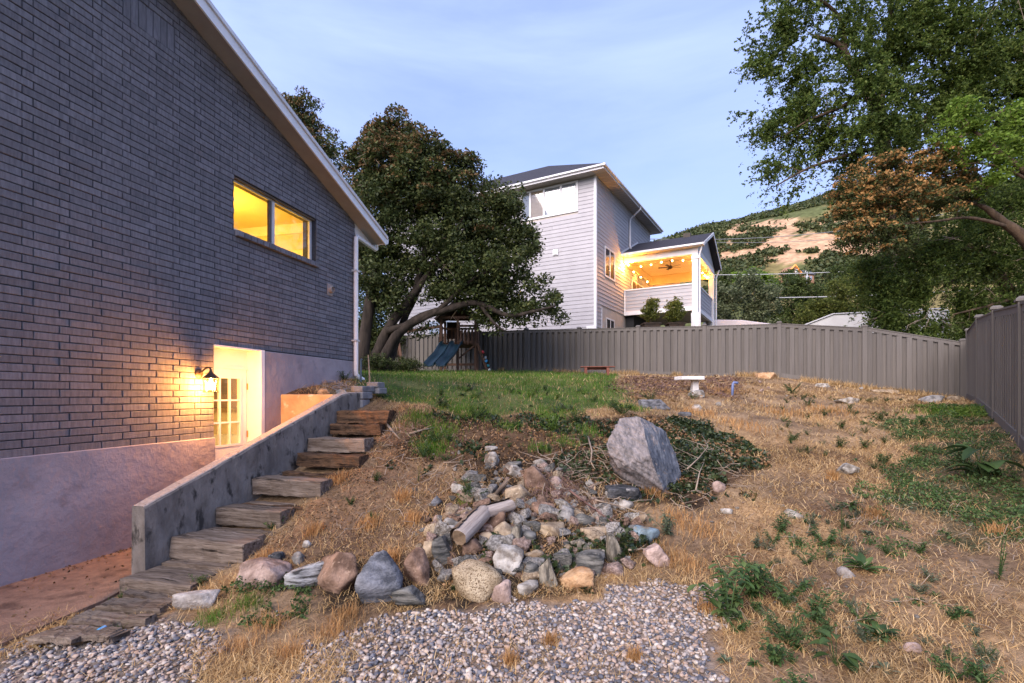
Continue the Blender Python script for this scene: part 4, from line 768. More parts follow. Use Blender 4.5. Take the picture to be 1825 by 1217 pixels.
ROCKS = [  # u0,v0,u1,v1 (outline in the photo), stone, shape, label
 (639, 991, 715, 1091, 'blue', 'angular', 'large dark blue grey boulder with white veins at the left of the rock row'),
 (718, 983, 769, 1048, 'brown', 'angular', 'rounded reddish brown boulder between the dark boulder and the pile'),
 (552, 988, 641, 1068, 'brown', 'angular', 'earth stained brown boulder with pale top behind the striped slab'),
 (513, 1008, 580, 1050, 'striped', 'slab', 'white and black striped slab beside the pink stone'),
 (424, 1002, 510, 1042, 'pink', 'slab', 'flat pale pink stone nearest the timber steps'),
 (479, 984, 503, 1006, 'dark', 'angular', 'small dark stone behind the pink flat stone'),
 (519, 986, 541, 1006, 'grey', 'angular', 'small grey stone behind the striped slab'),
 (315, 1055, 385, 1087, 'concrete', 'slab', 'pale concrete chunk at the foot of the steps'),
 (537, 963, 554, 978, 'white', 'round', 'single small pale stone on the dirt slope above the striped slab'),
 (700, 1047, 758, 1086, 'slate', 'wedge', 'greenish grey wedge stone at the gravel edge below the brown boulder'),
 (805, 1004, 896, 1070, 'speckle', 'round', 'largest rounded speckled tan stone at the front of the pile'),
 (868, 1038, 911, 1076, 'pink', 'angular', 'pinkish angular stone right of the big speckled stone'),
 (878, 978, 934, 1027, 'white', 'angular', 'rough white quartz block above the pinkish stone'),
 (845, 994, 880, 1014, 'brown', 'angular', 'low brown stone behind the big speckled stone'),
 (932, 1003, 967, 1037, 'slate', 'round', 'grey brown cobble right of the white quartz block'),
 (921, 1039, 960, 1061, 'white', 'slab', 'flat white oval stone at the gravel edge'),
 (933, 983, 969, 1002, 'tan', 'angular', 'tan angular stone above the grey brown cobble'),
 (960, 993, 994, 1053, 'schist', 'wedge', 'tall pointed tan stone standing upright at the gravel edge'),
 (999, 1015, 1057, 1052, 'orange', 'angular', 'orange tan block at the front right of the pile'),
 (1026, 988, 1083, 1024, 'slate', 'slab', 'dark green grey slab leaning above the orange block'),
 (1080, 953, 1108, 1016, 'schist', 'slab', 'upright lichen spotted stone at the right of the pile'),
 (1014, 961, 1056, 988, 'schist', 'wedge', 'tilted grey wedge of layered stone above the dark slab'),
 (1124, 942, 1176, 974, 'turquoise', 'slab', 'turquoise blue stone right of the pile'),
 (1022, 916, 1062, 941, 'slate', 'round', 'grey layered oval stone in the upper pile'),
 (990, 903, 1024, 933, 'grey', 'angular', 'blue grey stone with white patch left of the oval stone'),
 (959, 935, 1008, 959, 'tan', 'slab', 'long flat tan stone in the middle of the pile'),
 (1034, 942, 1085, 963, 'tan', 'slab', 'long flat orange tan slab right of the flat tan stone'),
 (957, 913, 990, 935, 'brown', 'angular', 'reddish brown stone above the long flat tan stone'),
 (946, 895, 990, 920, 'brown', 'round', 'domed brown stone at the top middle of the pile'),
 (929, 948, 956, 975, 'slate', 'round', 'egg shaped grey stone in the middle of the pile'),
 (878, 932, 915, 964, 'tan', 'round', 'cracked tan cobble below the log'),
 (910, 936, 931, 980, 'schist', 'slab', 'narrow upright stone beside the cracked tan cobble'),
 (862, 912, 901, 953, 'brown', 'angular', 'brown angular stone in the crook of the broken log'),
 (854, 950, 886, 968, 'tan', 'angular', 'small tan block below the brown stone in the log crook'),
 (824, 959, 862, 991, 'brown', 'wedge', 'grey brown wedge under the lower log end'),
 (771, 955, 804, 1007, 'slate', 'wedge', 'mottled green grey stone standing left of the log'),
 (754, 965, 779, 996, 'tan', 'angular', 'tan stone leaning on the mottled green grey stone'),
 (782, 937, 811, 958, 'white', 'round', 'white cobble left of the log'),
 (753, 934, 783, 956, 'speckle', 'round', 'speckled cobble at the left end of the upper pile'),
 (787, 913, 811, 930, 'tan', 'round', 'round tan cobble above the white cobble'),
 (771, 918, 788, 933, 'pink', 'round', 'small pinkish cobble left of the round tan cobble'),
 (791, 924, 827, 940, 'grey', 'slab', 'flat grey stone tucked behind the log'),
 (767, 883, 787, 903, 'blue', 'angular', 'pale blue cube stone alone on the dirt slope'),
 (804, 862, 838, 883, 'white', 'angular', 'white chunk beside the green tuft above the pile'),
 (899, 865, 950, 899, 'tan', 'wedge', 'tan and grey wedge stone behind the upper log'),
 (929, 829, 979, 874, 'brown', 'wedge', 'reddish triangular block at the back of the pile'),
 (900, 829, 936, 853, 'white', 'angular', 'cream and orange block left of the reddish triangular block'),
 (888, 824, 930, 846, 'slate', 'slab', 'grey slab behind the cream block'),
 (862, 806, 891, 835, 'white', 'angular', 'lichen white stone upright in the dead leaves'),
 (949, 817, 977, 835, 'white', 'wedge', 'pale wedge stone behind the reddish triangular block'),
 (864, 795, 887, 805, 'white', 'slab', 'flat pale stone above the lichen white stone'),
 (977, 850, 1007, 871, 'pink', 'round', 'pink granite lump in the dead twigs'),
 (847, 864, 872, 874, 'tan', 'slab', 'flat tan oval stone beside the green tuft'),
 (1080, 868, 1145, 896, 'dark', 'slab', 'dark stone with white crust below the great boulder'),
 (1102, 891, 1130, 913, 'white', 'angular', 'white crumbly stone below the dark crusted stone'),
 (1049, 890, 1076, 908, 'brown', 'angular', 'brown stone left of the white crumbly stone'),
 (1270, 857, 1296, 877, 'pink', 'angular', 'pinkish brown stone alone right of the great boulder'),
 (1287, 906, 1307, 918, 'white', 'angular', 'white stone lying in straw right of the great boulder'),
 (1148, 970, 1196, 1014, 'pink', 'wedge', 'pyramid shaped pink stone half hidden by straw'),
 (1124, 916, 1153, 936, 'tan', 'angular', 'tan grey stone above the turquoise stone'),
 (1140, 712, 1194, 731, 'blue', 'slab', 'flat grey blue slab lying at the lawn edge'),
 (1210, 734, 1231, 745, 'blue', 'slab', 'small flat grey stone beyond the great boulder'),
 (1231, 721, 1252, 736, 'white', 'angular', 'crusted white and dark stone near the pedestal'),
 (1351, 664, 1384, 677, 'orange', 'slab', 'orange tan rock against the back fence'),
 (1227, 695, 1256, 712, 'white', 'round', 'white rock at the foot of the white pedestal'),
 (1488, 708, 1532, 722, 'white', 'slab', 'flat white slab in the straw before the tall fence post'),
 (1642, 704, 1683, 722, 'grey', 'round', 'grey rock near the fence corner'),
 (1689, 706, 1715, 719, 'tan', 'round', 'pale rock right in the fence corner'),
 (1494, 826, 1537, 846, 'white', 'slab', 'flat white stone sunk in the middle of the dry slope'),
 (1403, 909, 1429, 926, 'white', 'angular', 'whitish stone behind a leafy weed on the dry slope'),
 (1495, 1010, 1520, 1030, 'concrete', 'wedge', 'hollow pale shell of stone by the rosette weed'),
 (1614, 1148, 1646, 1167, 'pink', 'angular', 'pinkish stone in the straw near the lower right corner'),
 (1560, 694, 1600, 703, 'tan', 'slab', 'flat tan stone under the fence beside the tall post'),
 (1455, 683, 1480, 692, 'white', 'slab', 'small pale stone under the back fence'),
]
def place_rock(u0, v0, u1, v1, stone, style, label, seed, embed=.18):
    v0, v1 = float(v0), float(v1); uc = (u0 + u1) / 2; g = G(uc, min(v1 + 0, 1216) - .25 * (v1 - v0)); Y = g.y - .02; s = Y / F; w = (u1 - u0) * s; h = (v1 - v0) * s * (1 + embed * .5)
    r = random.Random(seed); dep = (w * .55 + h * .45) * r.uniform(.8, 1.1)
    if style == 'slab' and h > w * 1.3: dep = w * 1.1
    c = at(uc, (v0 + v1) / 2, Y); c.z -= h * .02; c.y += dep * .15
    me = rock_mesh((w, dep, h), seed, style); o = link('rock', me, 'rock_' + stone, None, loc=c, rot=(0, 0, 0)); return tag(o, label, 'rock', 'stones on the slope')
for i, t in enumerate(ROCKS): place_rock(*t, seed=100 + i)
# small rubble, alike stones
r = random.Random(77); protos = {}
LANDM = [((t[0] + t[2]) / 2, (t[1] + t[3]) / 2, ' '.join(re.split(r' (?:at|above|below|beside|between|behind|right|left|in|alone|near|with|among|standing|lying|leaning|sunk|half|tucked|against|under|on|nearest|before|beyond) ', ' ' + t[6])[0].split()[:4])) for t in ROCKS]
LANDM += [(1146, 800, 'great boulder'), (840, 940, 'thick broken log'), (1238, 690, 'white pedestal'), (1305, 700, 'blue pipe stub'), (1548, 690, 'tall fence post')]
USED = {}
def near_label(adj, P, extra=()):
    """words that place a small thing beside the nearest findable landmark"""
    u = F + F * P[0] / P[1]; v = HZ - (P[2] - CZ) * F / P[1]; L = sorted(list(LANDM) + list(extra), key=lambda q: (q[0] - u) ** 2 + ((q[1] - v) * 1.3) ** 2)
    for q in L[:7]:
        dx, dy = u - q[0], v - q[1]; wd = ('right of' if dx > 0 else 'left of') if abs(dx) > abs(dy) * 1.2 else ('below' if dy > 0 else 'above')
        for far_ in (('just ', '') if math.hypot(dx, dy) < 45 else ('', 'well ')):
            lb = f'{adj} {far_}{wd} the {q[2]}'
            if lb not in USED and len(lb.split()) <= 16: USED[lb] = 1; return lb
    return f'{adj} lying near the {L[0][2]}'
def rubble(n, poly, smin, smax, label, group, kinds, seed):
    P = poly_xy(poly); x0, y0 = P.min(0); x1, y1 = P.max(0); k = 0; rr = random.Random(seed)
    while k < n:
        x, y = rr.uniform(x0, x1), rr.uniform(y0, y1)
        if not inpoly(np.array([x]), np.array([y]), P)[0]: continue
        st = rr.choice(kinds); j = rr.randrange(5); key = (st, j)
        if key not in protos:
            me = rock_mesh((1, .8, .62), 900 + j * 7 + len(st), ('angular', 'wedge', 'slab', 'angular', 'angular')[j], 'rubble_stone'); me.materials.append(MATS['rock_' + st]); protos[key] = me
        s = smin + (smax - smin) * rr.random() ** 1.7; z = float(hz(x, y))
        o = link('rubble_stone', protos[key], None, None, loc=(x, y, z + s * .16), rot=(rr.uniform(-.6, .6), rr.uniform(-.6, .6), rr.uniform(0, 6.28)), scale=(s, s * rr.uniform(.7, 1.1), s * rr.uniform(.7, 1.2)))
        sz = 'tiny' if s < smin + .3 * (smax - smin) else 'small' if s < smin + .7 * (smax - smin) else 'fist sized'
        tag(o, near_label(f"{sz} {st if st not in ('slate', 'dark') else 'dark grey'} stone", (x, y, z)), 'stone', group); k += 1
ALLK = ['tan', 'brown', 'grey', 'white', 'slate', 'pink']
rubble(290, [(740, 985), (765, 915), (870, 835), (1000, 840), (1135, 900), (1130, 1015), (1000, 1045), (820, 1060)], .07, .22, 'small rubble stone wedged among the larger rocks of the pile', 'rubble in the rock pile', ALLK, 1)
rubble(34, [(720, 880), (780, 780), (900, 770), (900, 850), (780, 960), (720, 960)], .03, .07, 'small stone scattered on the dirt above and left of the pile', 'stones scattered above the pile', ALLK, 2)
rubble(45, [(1300, 1080), (1250, 900), (1400, 800), (1700, 960), (1825, 1050), (1825, 1200), (1450, 1200)], .02, .05, 'small pale stone scattered in the straw of the dry slope', 'stones scattered on the dry slope', ['white', 'pink', 'tan', 'grey'], 3)
rubble(26, [(1240, 712), (1260, 690), (1420, 672), (1560, 700), (1500, 740), (1300, 730)], .06, .16, 'small stone strewn in front of the back fence', 'stones strewn before the back fence', ['white', 'pink', 'tan', 'grey'], 4)
for q, (s, w, sz, lb) in enumerate(((7.0, .45, .17, 'tan stone left of three on the ledge above the orange end wall'), (7.25, .62, .15, 'pale stone in the middle of three on the ledge above the orange end wall'), (7.7, .72, .13, 'pinkish stone right of three on the ledge above the orange end wall'))):
    P = HP(s, w); o = link('rock', rock_mesh((sz * 1.3, sz, sz), 700 + q, 'angular'), 'rock_' + ('tan', 'white', 'pink')[q], None, loc=(P.x, P.y, float(hz(P.x, P.y)) + sz * .3)); tag(o, lb, 'rock', 'stones on the ledge')
# the great boulder: convex hull of measured corners, refined
def boulder():
    Y = 5.75; s = Y / F
    def q(u, v, dy): p = at(u, v, Y + dy); return p
    pts = [q(1079, 788, .12), (q(1084, 806, .02)), q(1101, 758, .2), q(1104, 745, .34), q(1130, 742, .30), q(1141, 742, .24), q(1150, 772, -.02), q(1156, 802, -.14), q(1166, 838, -.16), q(1180, 868, -.12), q(1186, 768, .42), q(1200, 802, .40), q(1213, 842, .30), q(1213, 868, .2), q(1100, 834, -.05), q(1116, 828, -.16), q(1158, 812, -.2), q(1130, 868, .1), q(1120, 780, .0), q(1100, 800, -.05), q(1095, 850, .4), q(1190, 880, .5), q(1110, 790, .65), q(1170, 780, .75), q(1190, 890, -.02), q(1150, 900, .2)]
    bm = bmesh.new(); vs = [bm.verts.new(p) for p in pts]; h = bmesh.ops.convex_hull(bm, input=vs); bmesh.ops.delete(bm, geom=[v for v in bm.verts if not v.link_faces], context='VERTS')
    bmesh.ops.triangulate(bm, faces=bm.faces)
    for _ in range(5): bmesh.ops.subdivide_edges(bm, edges=bm.edges, cuts=1, use_grid_fill=True)
    for _ in range(1): bmesh.ops.smooth_vert(bm, verts=bm.verts, factor=.4, use_axis_x=True, use_axis_y=True, use_axis_z=True)
    bm.normal_update(); c = sum((v.co for v in bm.verts), Vector()) / len(bm.verts)
    P = np.array([v.co[:] for v in bm.verts]); nr = np.array([v.normal[:] for v in bm.verts]); d = .05 * n3(P, 3.1, 5) + .035 * n3(P, 8, 6) + .022 * n3(P, 22, 7) + .012 * n3(P, 55, 8)
    st = np.abs(((P[:, 0] * .8 + P[:, 2] * 1.1 + P[:, 1] * .3) * 13 + 2 * n3(P, 4, 9)) % 1 - .5) * .012        # bedding ledges
    P = P + nr * (d + st)[:, None] - np.array(c)
    for v, p in zip(bm.verts, P): v.co = p
    me = bpy.data.meshes.new('boulder'); bm.to_mesh(me); bm.free(); me.polygons.foreach_set('use_smooth', np.ones(len(me.polygons), bool))
    pm('boulder_mat', (.105, .098, .10), (.285, .25, .245), scale=11, rough=.9, bump=1.0, bscale=24, coord='obj', stretch=(2.2, .6, 1.3), c3=(.10, .09, .085), t3=.58, s3=16, spec=.2, detail=10)
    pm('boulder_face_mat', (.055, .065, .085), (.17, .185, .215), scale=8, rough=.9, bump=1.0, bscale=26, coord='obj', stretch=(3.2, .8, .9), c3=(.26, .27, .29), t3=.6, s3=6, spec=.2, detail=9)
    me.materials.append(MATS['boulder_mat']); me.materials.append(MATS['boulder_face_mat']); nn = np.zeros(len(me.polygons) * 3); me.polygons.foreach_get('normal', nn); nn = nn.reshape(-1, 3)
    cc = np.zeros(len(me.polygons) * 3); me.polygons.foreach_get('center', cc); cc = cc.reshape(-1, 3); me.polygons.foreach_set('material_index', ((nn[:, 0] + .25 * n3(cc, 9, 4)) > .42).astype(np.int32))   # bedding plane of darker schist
    o = link('boulder', me, None, None, loc=c); tag(o, 'great angular grey boulder standing above the rock pile', 'boulder')
boulder()
# ------------------------------------------------------------------ broken log
pm('bare_log_mat', (.26, .215, .19), (.42, .36, .325), scale=5, rough=.85, bump=.7, bscale=16, coord='obj', stretch=(.6, 8, 8), c3=(.22, .17, .14), t3=.62, s3=6)
pm('bark_mat', (.06, .042, .03), (.20, .145, .105), scale=6, rough=.95, bump=1.0, bscale=14, coord='pos')
pm('log_end_mat', (.12, .08, .05), (.2, .14, .09), scale=20, rough=.95, bump=.5, bscale=40)
def log(u0, v0, u1, v1, Y0, Y1, rad, label, seed):
    a, b = at(u0, v0, Y0), at(u1, v1, Y1); d = b - a; L = d.length; n = 16; k = 20; V = []; rr = random.Random(seed)
    for i in range(k + 1):
        for j in range(n):
            t = 2 * math.pi * j / n; x = L * i / k; rd = rad * (1 + .10 * (float(vnoise(x * 9, t * 1.5, seed)) - .5) + (.0 if 0 < i < k else -.06)); V.append((x + (rr.uniform(-.012, .012) if i in (0, k) else 0), math.cos(t) * rd, math.sin(t) * rd))
    f = [(i * n + j, i * n + (j + 1) % n, (i + 1) * n + (j + 1) % n, (i + 1) * n + j) for i in range(k) for j in range(n)]
    root = empty('log', a, 0, label, 'log', 'broken log pieces'); q = d.to_track_quat('X', 'Z').to_euler(); root.rotation_euler = q
    MB().add(V, f).build('wood', 'bare_log_mat', root, smooth=True); MB().add([V[j] for j in range(n)], [tuple(range(n))]).build('cut_end', 'log_end_mat', root); MB().add([V[k * n + j] for j in range(n)], [tuple(range(n))]).build('cut_end', 'log_end_mat', root)
    V2 = []; m2 = 9                                      # bark left on one side
    for i in range(k + 1):
        for j in range(m2):
            t = math.pi * (-.15 + .62 * j / (m2 - 1)) + .25 * (float(vnoise(i * .5, j * .4, seed + 2)) - .5) + (0 if 0 < j < m2 - 1 else .3 * (float(vnoise(i * .8, 3 + j, seed)) - .5)); rd = rad * 1.02 + .012 + .008 * rr.random(); V2.append((L * i / k, math.cos(t) * rd, math.sin(t) * rd))
    MB().add(V2, [(i * m2 + j, i * m2 + j + 1, (i + 1) * m2 + j + 1, (i + 1) * m2 + j) for i in range(k) for j in range(m2 - 1)]).build('bark', 'bark_mat', root)
_y = G(830, 985).y
log(818, 958, 863, 912, _y - .10, _y + .28, .078, 'thick pale broken log sloping down to the left on the rock pile', 1)
log(858, 915, 914, 899, _y + .24, _y + .42, .055, 'thinner pale log end lying above the thick broken log', 2)
tag(link('wood_slat', MB().box(0, .24, -.035, .035, -.012, .012).mesh('wood_slat', bevel=.003), 'timber_mat', None, loc=at(878, 888, G(885, 892).y), rot=(0, -.85, .3)), 'grey split wood slat leaning among the stones', 'slat')
# ------------------------------------------------------------------ gravel: thousands of pebbles
pm('pebble_mat', (.3, .25, .22), scale=9, rough=.75)
def pebble_material():
    m = bpy.data.materials.new('pebbles'); m.use_nodes = True; N = NT(m); b = m.node_tree.nodes['Principled BSDF']; b.inputs['Roughness'].default_value = .7; b.inputs['Specular IOR Level'].default_value = .35
    g = N.n('ShaderNodeNewGeometry'); r = N.n('ShaderNodeValToRGB'); r.color_ramp.interpolation = 'CONSTANT'
    cs = [(0.089, 0.092, 0.111), (0.229, 0.2, 0.192), (0.355, 0.266, 0.215), (0.141, 0.141, 0.163), (0.407, 0.348, 0.303), (0.311, 0.222, 0.17), (0.244, 0.222, 0.222), (0.459, 0.414, 0.37), (0.207, 0.155, 0.126), (0.385, 0.303, 0.252), (0.074, 0.078, 0.096), (0.311, 0.266, 0.244)]
    e = r.color_ramp.elements
    while len(e) < len(cs): e.new(.5)
    for i, c in enumerate(cs): e[i].position = i / len(cs); e[i].color = c4(c)
    N.l(g.outputs['Random Per Island'], r.inputs['Fac']); n = N.n('ShaderNodeTexNoise', Scale=70, Detail=4); N.l(g.outputs['Position'], n.inputs['Vector']); mr = N.n('ShaderNodeMapRange'); N.l(n.outputs['Fac'], mr.inputs['Value']); mr.inputs['To Min'].default_value = .7; mr.inputs['To Max'].default_value = 1.3
    q = N.n('ShaderNodeMix', data_type='RGBA', blend_type='MULTIPLY'); q.inputs['Factor'].default_value = 1; N.l(r.outputs[0], q.inputs['A']); N.l(mr.outputs[0], q.inputs['B']); N.l(q.outputs['Result'], b.inputs['Base Color']); MATS['pebbles'] = m
pebble_material()
def scatter(P, n, seed, ymax=99, jit=.1):
    r = np.random.default_rng(seed); lo, hi = P.min(0) - .3, P.max(0) + .3; n = int(n * 1.25); x = r.uniform(lo[0], hi[0], n); y = r.uniform(max(lo[1], 1.2), hi[1], n); k = soft(x, y, P, jit); return x[k], y[k], r
def pebbles(name, polys, dens, label, seed, smin=.0055, smax=.021, thin=0):
    X = []; Y = []
    for i, P in enumerate(polys):
        lo, hi = P.min(0), P.max(0); x, y, r = scatter(P, int(dens * (hi[0] - lo[0]) * (hi[1] - max(lo[1], 1.2))), seed + i, jit=.22)
        u = F + F * x / y; v = HZ + (CZ - hz(x, y)) * F / y; k = (u > -60) & (u < 1880) & (v < 1260); s_, w_ = sw(x, y); k &= ~((w_ < 1.25) & (s_ < 3.6))
        if thin: k &= fbm(x * 2.2, y * 2.2, 33) > thin
        X.append(x[k]); Y.append(y[k])
    x = np.concatenate(X); y = np.concatenate(Y); n = len(x); r = np.random.default_rng(seed + 50)
    s = smin + (smax - smin) * r.beta(1.4, 3.0, n); base = ICO2
    protos_ = []
    for j in range(10):
        q = np.random.default_rng(j).normal(size=(9, 3)); q /= np.linalg.norm(q, axis=1, keepdims=True); q = np.concatenate([q, np.eye(3), -np.eye(3)]); dd = np.concatenate([np.random.default_rng(j + 9).uniform(.75, 1, 9), np.ones(6)])
        protos_.append(base * facet(base, np.concatenate([q, dd[:, None]], 1), 16)[:, None])
    protos_ = np.array(protos_); pid = r.integers(0, 10, n); S = np.stack([s * r.uniform(.9, 1.45, n), s * r.uniform(.75, 1.1, n), s * r.uniform(.5, .85, n)], 1)
    ang = r.uniform(0, 2 * np.pi, n); tl = r.normal(0, .35, n); ca, sa, ct, stt = np.cos(ang), np.sin(ang), np.cos(tl), np.sin(tl)
    V = protos_[pid] * S[:, None, :]; vx = V[..., 0] * ct[:, None] + V[..., 2] * stt[:, None]; vz = -V[..., 0] * stt[:, None] + V[..., 2] * ct[:, None]; vy = V[..., 1]
    Vx = vx * ca[:, None] - vy * sa[:, None] + x[:, None]; Vy = vx * sa[:, None] + vy * ca[:, None] + y[:, None]; Vz = vz + (hz(x, y) + s * r.uniform(.1, .9, n))[:, None]
    V = np.stack([Vx, Vy, Vz], -1).reshape(-1, 3); Fc = (ICO2F[None] + (np.arange(n) * len(base))[:, None, None]).reshape(-1, 3)
    o = link(name, np_mesh(name, V, [Fc], True), 'pebbles'); tag(o, label, kind='stuff'); return n
ICO2S = ICO2
_bm = bmesh.new(); bmesh.ops.create_icosphere(_bm, subdivisions=1, radius=1); bmesh.ops.subdivide_edges(_bm, edges=_bm.edges, cuts=0); ICO1 = np.array([v.co[:] for v in _bm.verts]); ICO1F = np.array([[v.index for v in f.verts] for f in _bm.faces]); _bm.free()
NP = pebbles('gravel', [Z_GRAVEL1, Z_GRAVEL2], 3000, 'bed of mixed grey and pink river gravel in the foreground', 3)
print('PEBBLES', NP)
# ------------------------------------------------------------------ trees
pm('oak_bark_mat', (.016, .012, .009), (.05, .038, .03), scale=5, rough=.95, bump=1.0, bscale=18, stretch=(1, 1, .25))
pm('elm_bark_mat', (.032, .022, .015), (.10, .066, .042), scale=5, rough=.95, bump=1.0, bscale=16, stretch=(1, 1, .25))
pm('twig_mat', (.20, .15, .11), (.34, .27, .21), scale=5, rough=.9)
leafmat('oak_leaf_mat', [(.025, .036, .012), (.042, .060, .018), (.065, .085, .025), (.11, .12, .038)], .3)
leafmat('oak_brown_mat', [(.10, .055, .022), (.17, .10, .04), (.13, .085, .03), (.22, .14, .06)], .25)
leafmat('elm_leaf_mat', [(.035, .058, .013), (.065, .105, .02), (.105, .155, .03), (.19, .23, .055)], .5)
leafmat('elm_dark_leaf_mat', [(.028, .046, .012), (.06, .095, .019), (.105, .155, .03), (.19, .24, .055)], .5)
leafmat('maple_leaf_mat', [(.09, .16, .02), (.14, .23, .028), (.21, .30, .045), (.12, .19, .03)], .45)
leafmat('seed_mat', [(.30, .15, .045), (.44, .24, .08), (.36, .20, .07), (.52, .32, .13)], .35)
leafmat('silver_leaf_mat', [(.06, .08, .035), (.11, .135, .06), (.17, .20, .10), (.25, .27, .16)], .4)
leafmat('back_leaf_mat', [(.03, .05, .015), (.06, .085, .022), (.09, .12, .03), (.13, .16, .045)], .4)
leafmat('yellow_leaf_mat', [(.08, .10, .02), (.13, .155, .03), (.20, .21, .045), (.07, .095, .025)], .45)
def tree(name, label, cat, base, limbs, blobs, nleaf, lsize, lmat, bark, seed, clus=.42, extra=None, group=None, twig=True, droop=0, bare=0, shell=.55, aspect=.55, flat=.75, per=46):
    """limbs: [(points, r0, r1)], blobs: [(centre, (rx,ry,rz), weight)]; leaves gather in clusters hung from the limbs"""
    r = np.random.default_rng(seed); root = empty(name, base, 0, label, cat, group); o0 = np.array(base)
    tr = MB(); pts = []
    for P, r0, r1 in limbs:
        P = [Vector(p) for p in P]; q = []; n = len(P)
        for i in range(n - 1):                                # Catmull-Rom through the given points
            p0, p1, p2, p3 = P[max(i - 1, 0)], P[i], P[i + 1], P[min(i + 2, n - 1)]
            for t in np.linspace(0, 1, 6)[:-1]: q.append(.5 * ((2 * p1) + (p2 - p0) * t + (2 * p0 - 5 * p1 + 4 * p2 - p3) * t * t + (3 * p1 - p0 - 3 * p2 + p3) * t ** 3))
        q.append(P[-1]); m = len(q); rad = [r0 + (r1 - r0) * i / (m - 1) for i in range(m)]
        tr.tube([p - Vector(base) for p in q], [x * (1 + .12 * (random.random() - .5)) for x in rad], 9); pts += [np.array(p) for p in q[m // 4:]]
    pts = np.array(pts) if pts else np.array([o0])
    wt = np.array([b[2] * b[1][0] * b[1][2] for b in blobs], float); wt /= wt.sum(); nc = max(6, nleaf // per); C = []
    pick = r.choice(len(blobs), nc, p=wt)
    for k in pick:
        c, rad, _ = blobs[k]; d = r.normal(size=3); d /= np.linalg.norm(d); rr = r.uniform(shell, 1) if r.random() < .75 else r.uniform(.1, shell); C.append(np.array(c) + d * np.array(rad) * rr)
    C = np.array(C); cs = clus * r.uniform(.55, 1.25, nc)
    if twig:
        cur = list(pts)
        dist = ((C[:, None] - pts[None]) ** 2).sum(-1); order = np.argsort(dist.min(1)); tw = MB(); net = pts.copy()
        for i in order[: min(len(order), 420)]:
            c = C[i]; j = np.argmin(((net - c) ** 2).sum(1)); a = net[j]; L = np.linalg.norm(c - a)
            if L < .05: continue
            mid = (a + c) / 2 + r.normal(size=3) * L * .10 + np.array([0, 0, .08 * L]); rad = min(.012 + .010 * L, .05)
            tw.tube([Vector(a - o0), Vector(mid - o0), Vector(c - o0)], [rad, rad * .7, rad * .35], 4, False); net = np.concatenate([net, [mid, c]])
        tag(tw.build('branches', bark, root), kind='stuff')
    if tr.v: tr.build('trunk', bark, root, smooth=True)
    k = r.integers(0, nc, nleaf)
    if droop:                                               # leaves strung along hanging sprays
        ns_ = 4; cen = np.array([b[0] for b in blobs]).mean(0); sd0 = C - cen; sd0 /= np.linalg.norm(sd0, axis=1, keepdims=True) + 1e-6; D = r.normal(size=(nc, ns_, 3)) * .8 + sd0[:, None] * .9; D[..., 2] -= droop; D /= np.linalg.norm(D, axis=2, keepdims=True)
        j = r.integers(0, ns_, nleaf); t = r.uniform(-.25, 1, nleaf); L = cs[k] * 2.3; off = D[k, j] * (t * L)[:, None] + r.normal(size=(nleaf, 3)) * (.10 * cs[k])[:, None]; off[:, 2] -= droop * .35 * np.clip(t, 0, 1) ** 2 * L
    else:
        off = r.normal(size=(nleaf, 3)); off /= np.linalg.norm(off, axis=1, keepdims=True); off *= (cs[k] * r.random(nleaf) ** .45)[:, None] * np.array([1, 1, flat])
    leaf_cards(C[k] + off - o0, lsize, 'crown', lmat, normal_bias=.5 if droop else .15, aspect=aspect, seed=seed, parent=root)
    if extra:
        em, frac, esz, bias = extra; sel = np.argsort(-(C[:, 2] * bias[2] + C[:, 0] * bias[0] + C[:, 1] * bias[1] + r.normal(size=nc) * bias[3]))[: int(nc * frac)]
        kk = r.choice(sel, int(nleaf * frac * .8)); off = r.normal(size=(len(kk), 3)); off /= np.linalg.norm(off, axis=1, keepdims=True); off *= (cs[kk] * r.uniform(.75, 1.08, len(kk)))[:, None] * np.array([1, 1, flat]); off[:, 2] = np.abs(off[:, 2]) * .8 - cs[kk] * .1
        # seeds gather in small bunches
        off = off + 0; leaf_cards(C[kk] + off - o0, esz, 'seed_clusters', em, aspect=.6, seed=seed + 1, parent=root)
    if bare:
        b = MB()
        for i in range(bare):
            c = C[r.integers(nc)]; a = pts[np.argmin(((pts - c) ** 2).sum(1))]; e = c + (c - a) * .25 + r.normal(size=3) * .5; s0 = a + (c - a) * .6
            b.tube([Vector(s0 - o0), Vector((s0 + e) / 2 - o0 + r.normal(size=3) * .12), Vector(e - o0)], [.016, .011, .004], 4, False)
            for _ in range(3): f = s0 + (e - s0) * r.uniform(.3, .9); g = f + r.normal(size=3) * .35; b.tube([Vector(f - o0), Vector(g - o0)], [.008, .003], 4, False)
        tag(b.build('bare_twigs', 'twig_mat', root), kind='stuff')
    return root
def bl_(Y, lst, dep=1.6):
    o = []
    for it in lst:
        u, v, rp = it[:3]; w_ = it[3] if len(it) > 3 else 1; dy = it[4] if len(it) > 4 else 0; s = (Y + dy) / F; o.append((at(u, v, Y + dy), (rp * s, min(rp * s * 1.1, dep), rp * s * .92), w_))
    return o
def lm(Y, px, r0, r1): return ([at(p[0], p[1], Y + (p[2] if len(p) > 2 else 0)) for p in px], r0, r1)
YO = 18.0; g = G(668, 661)
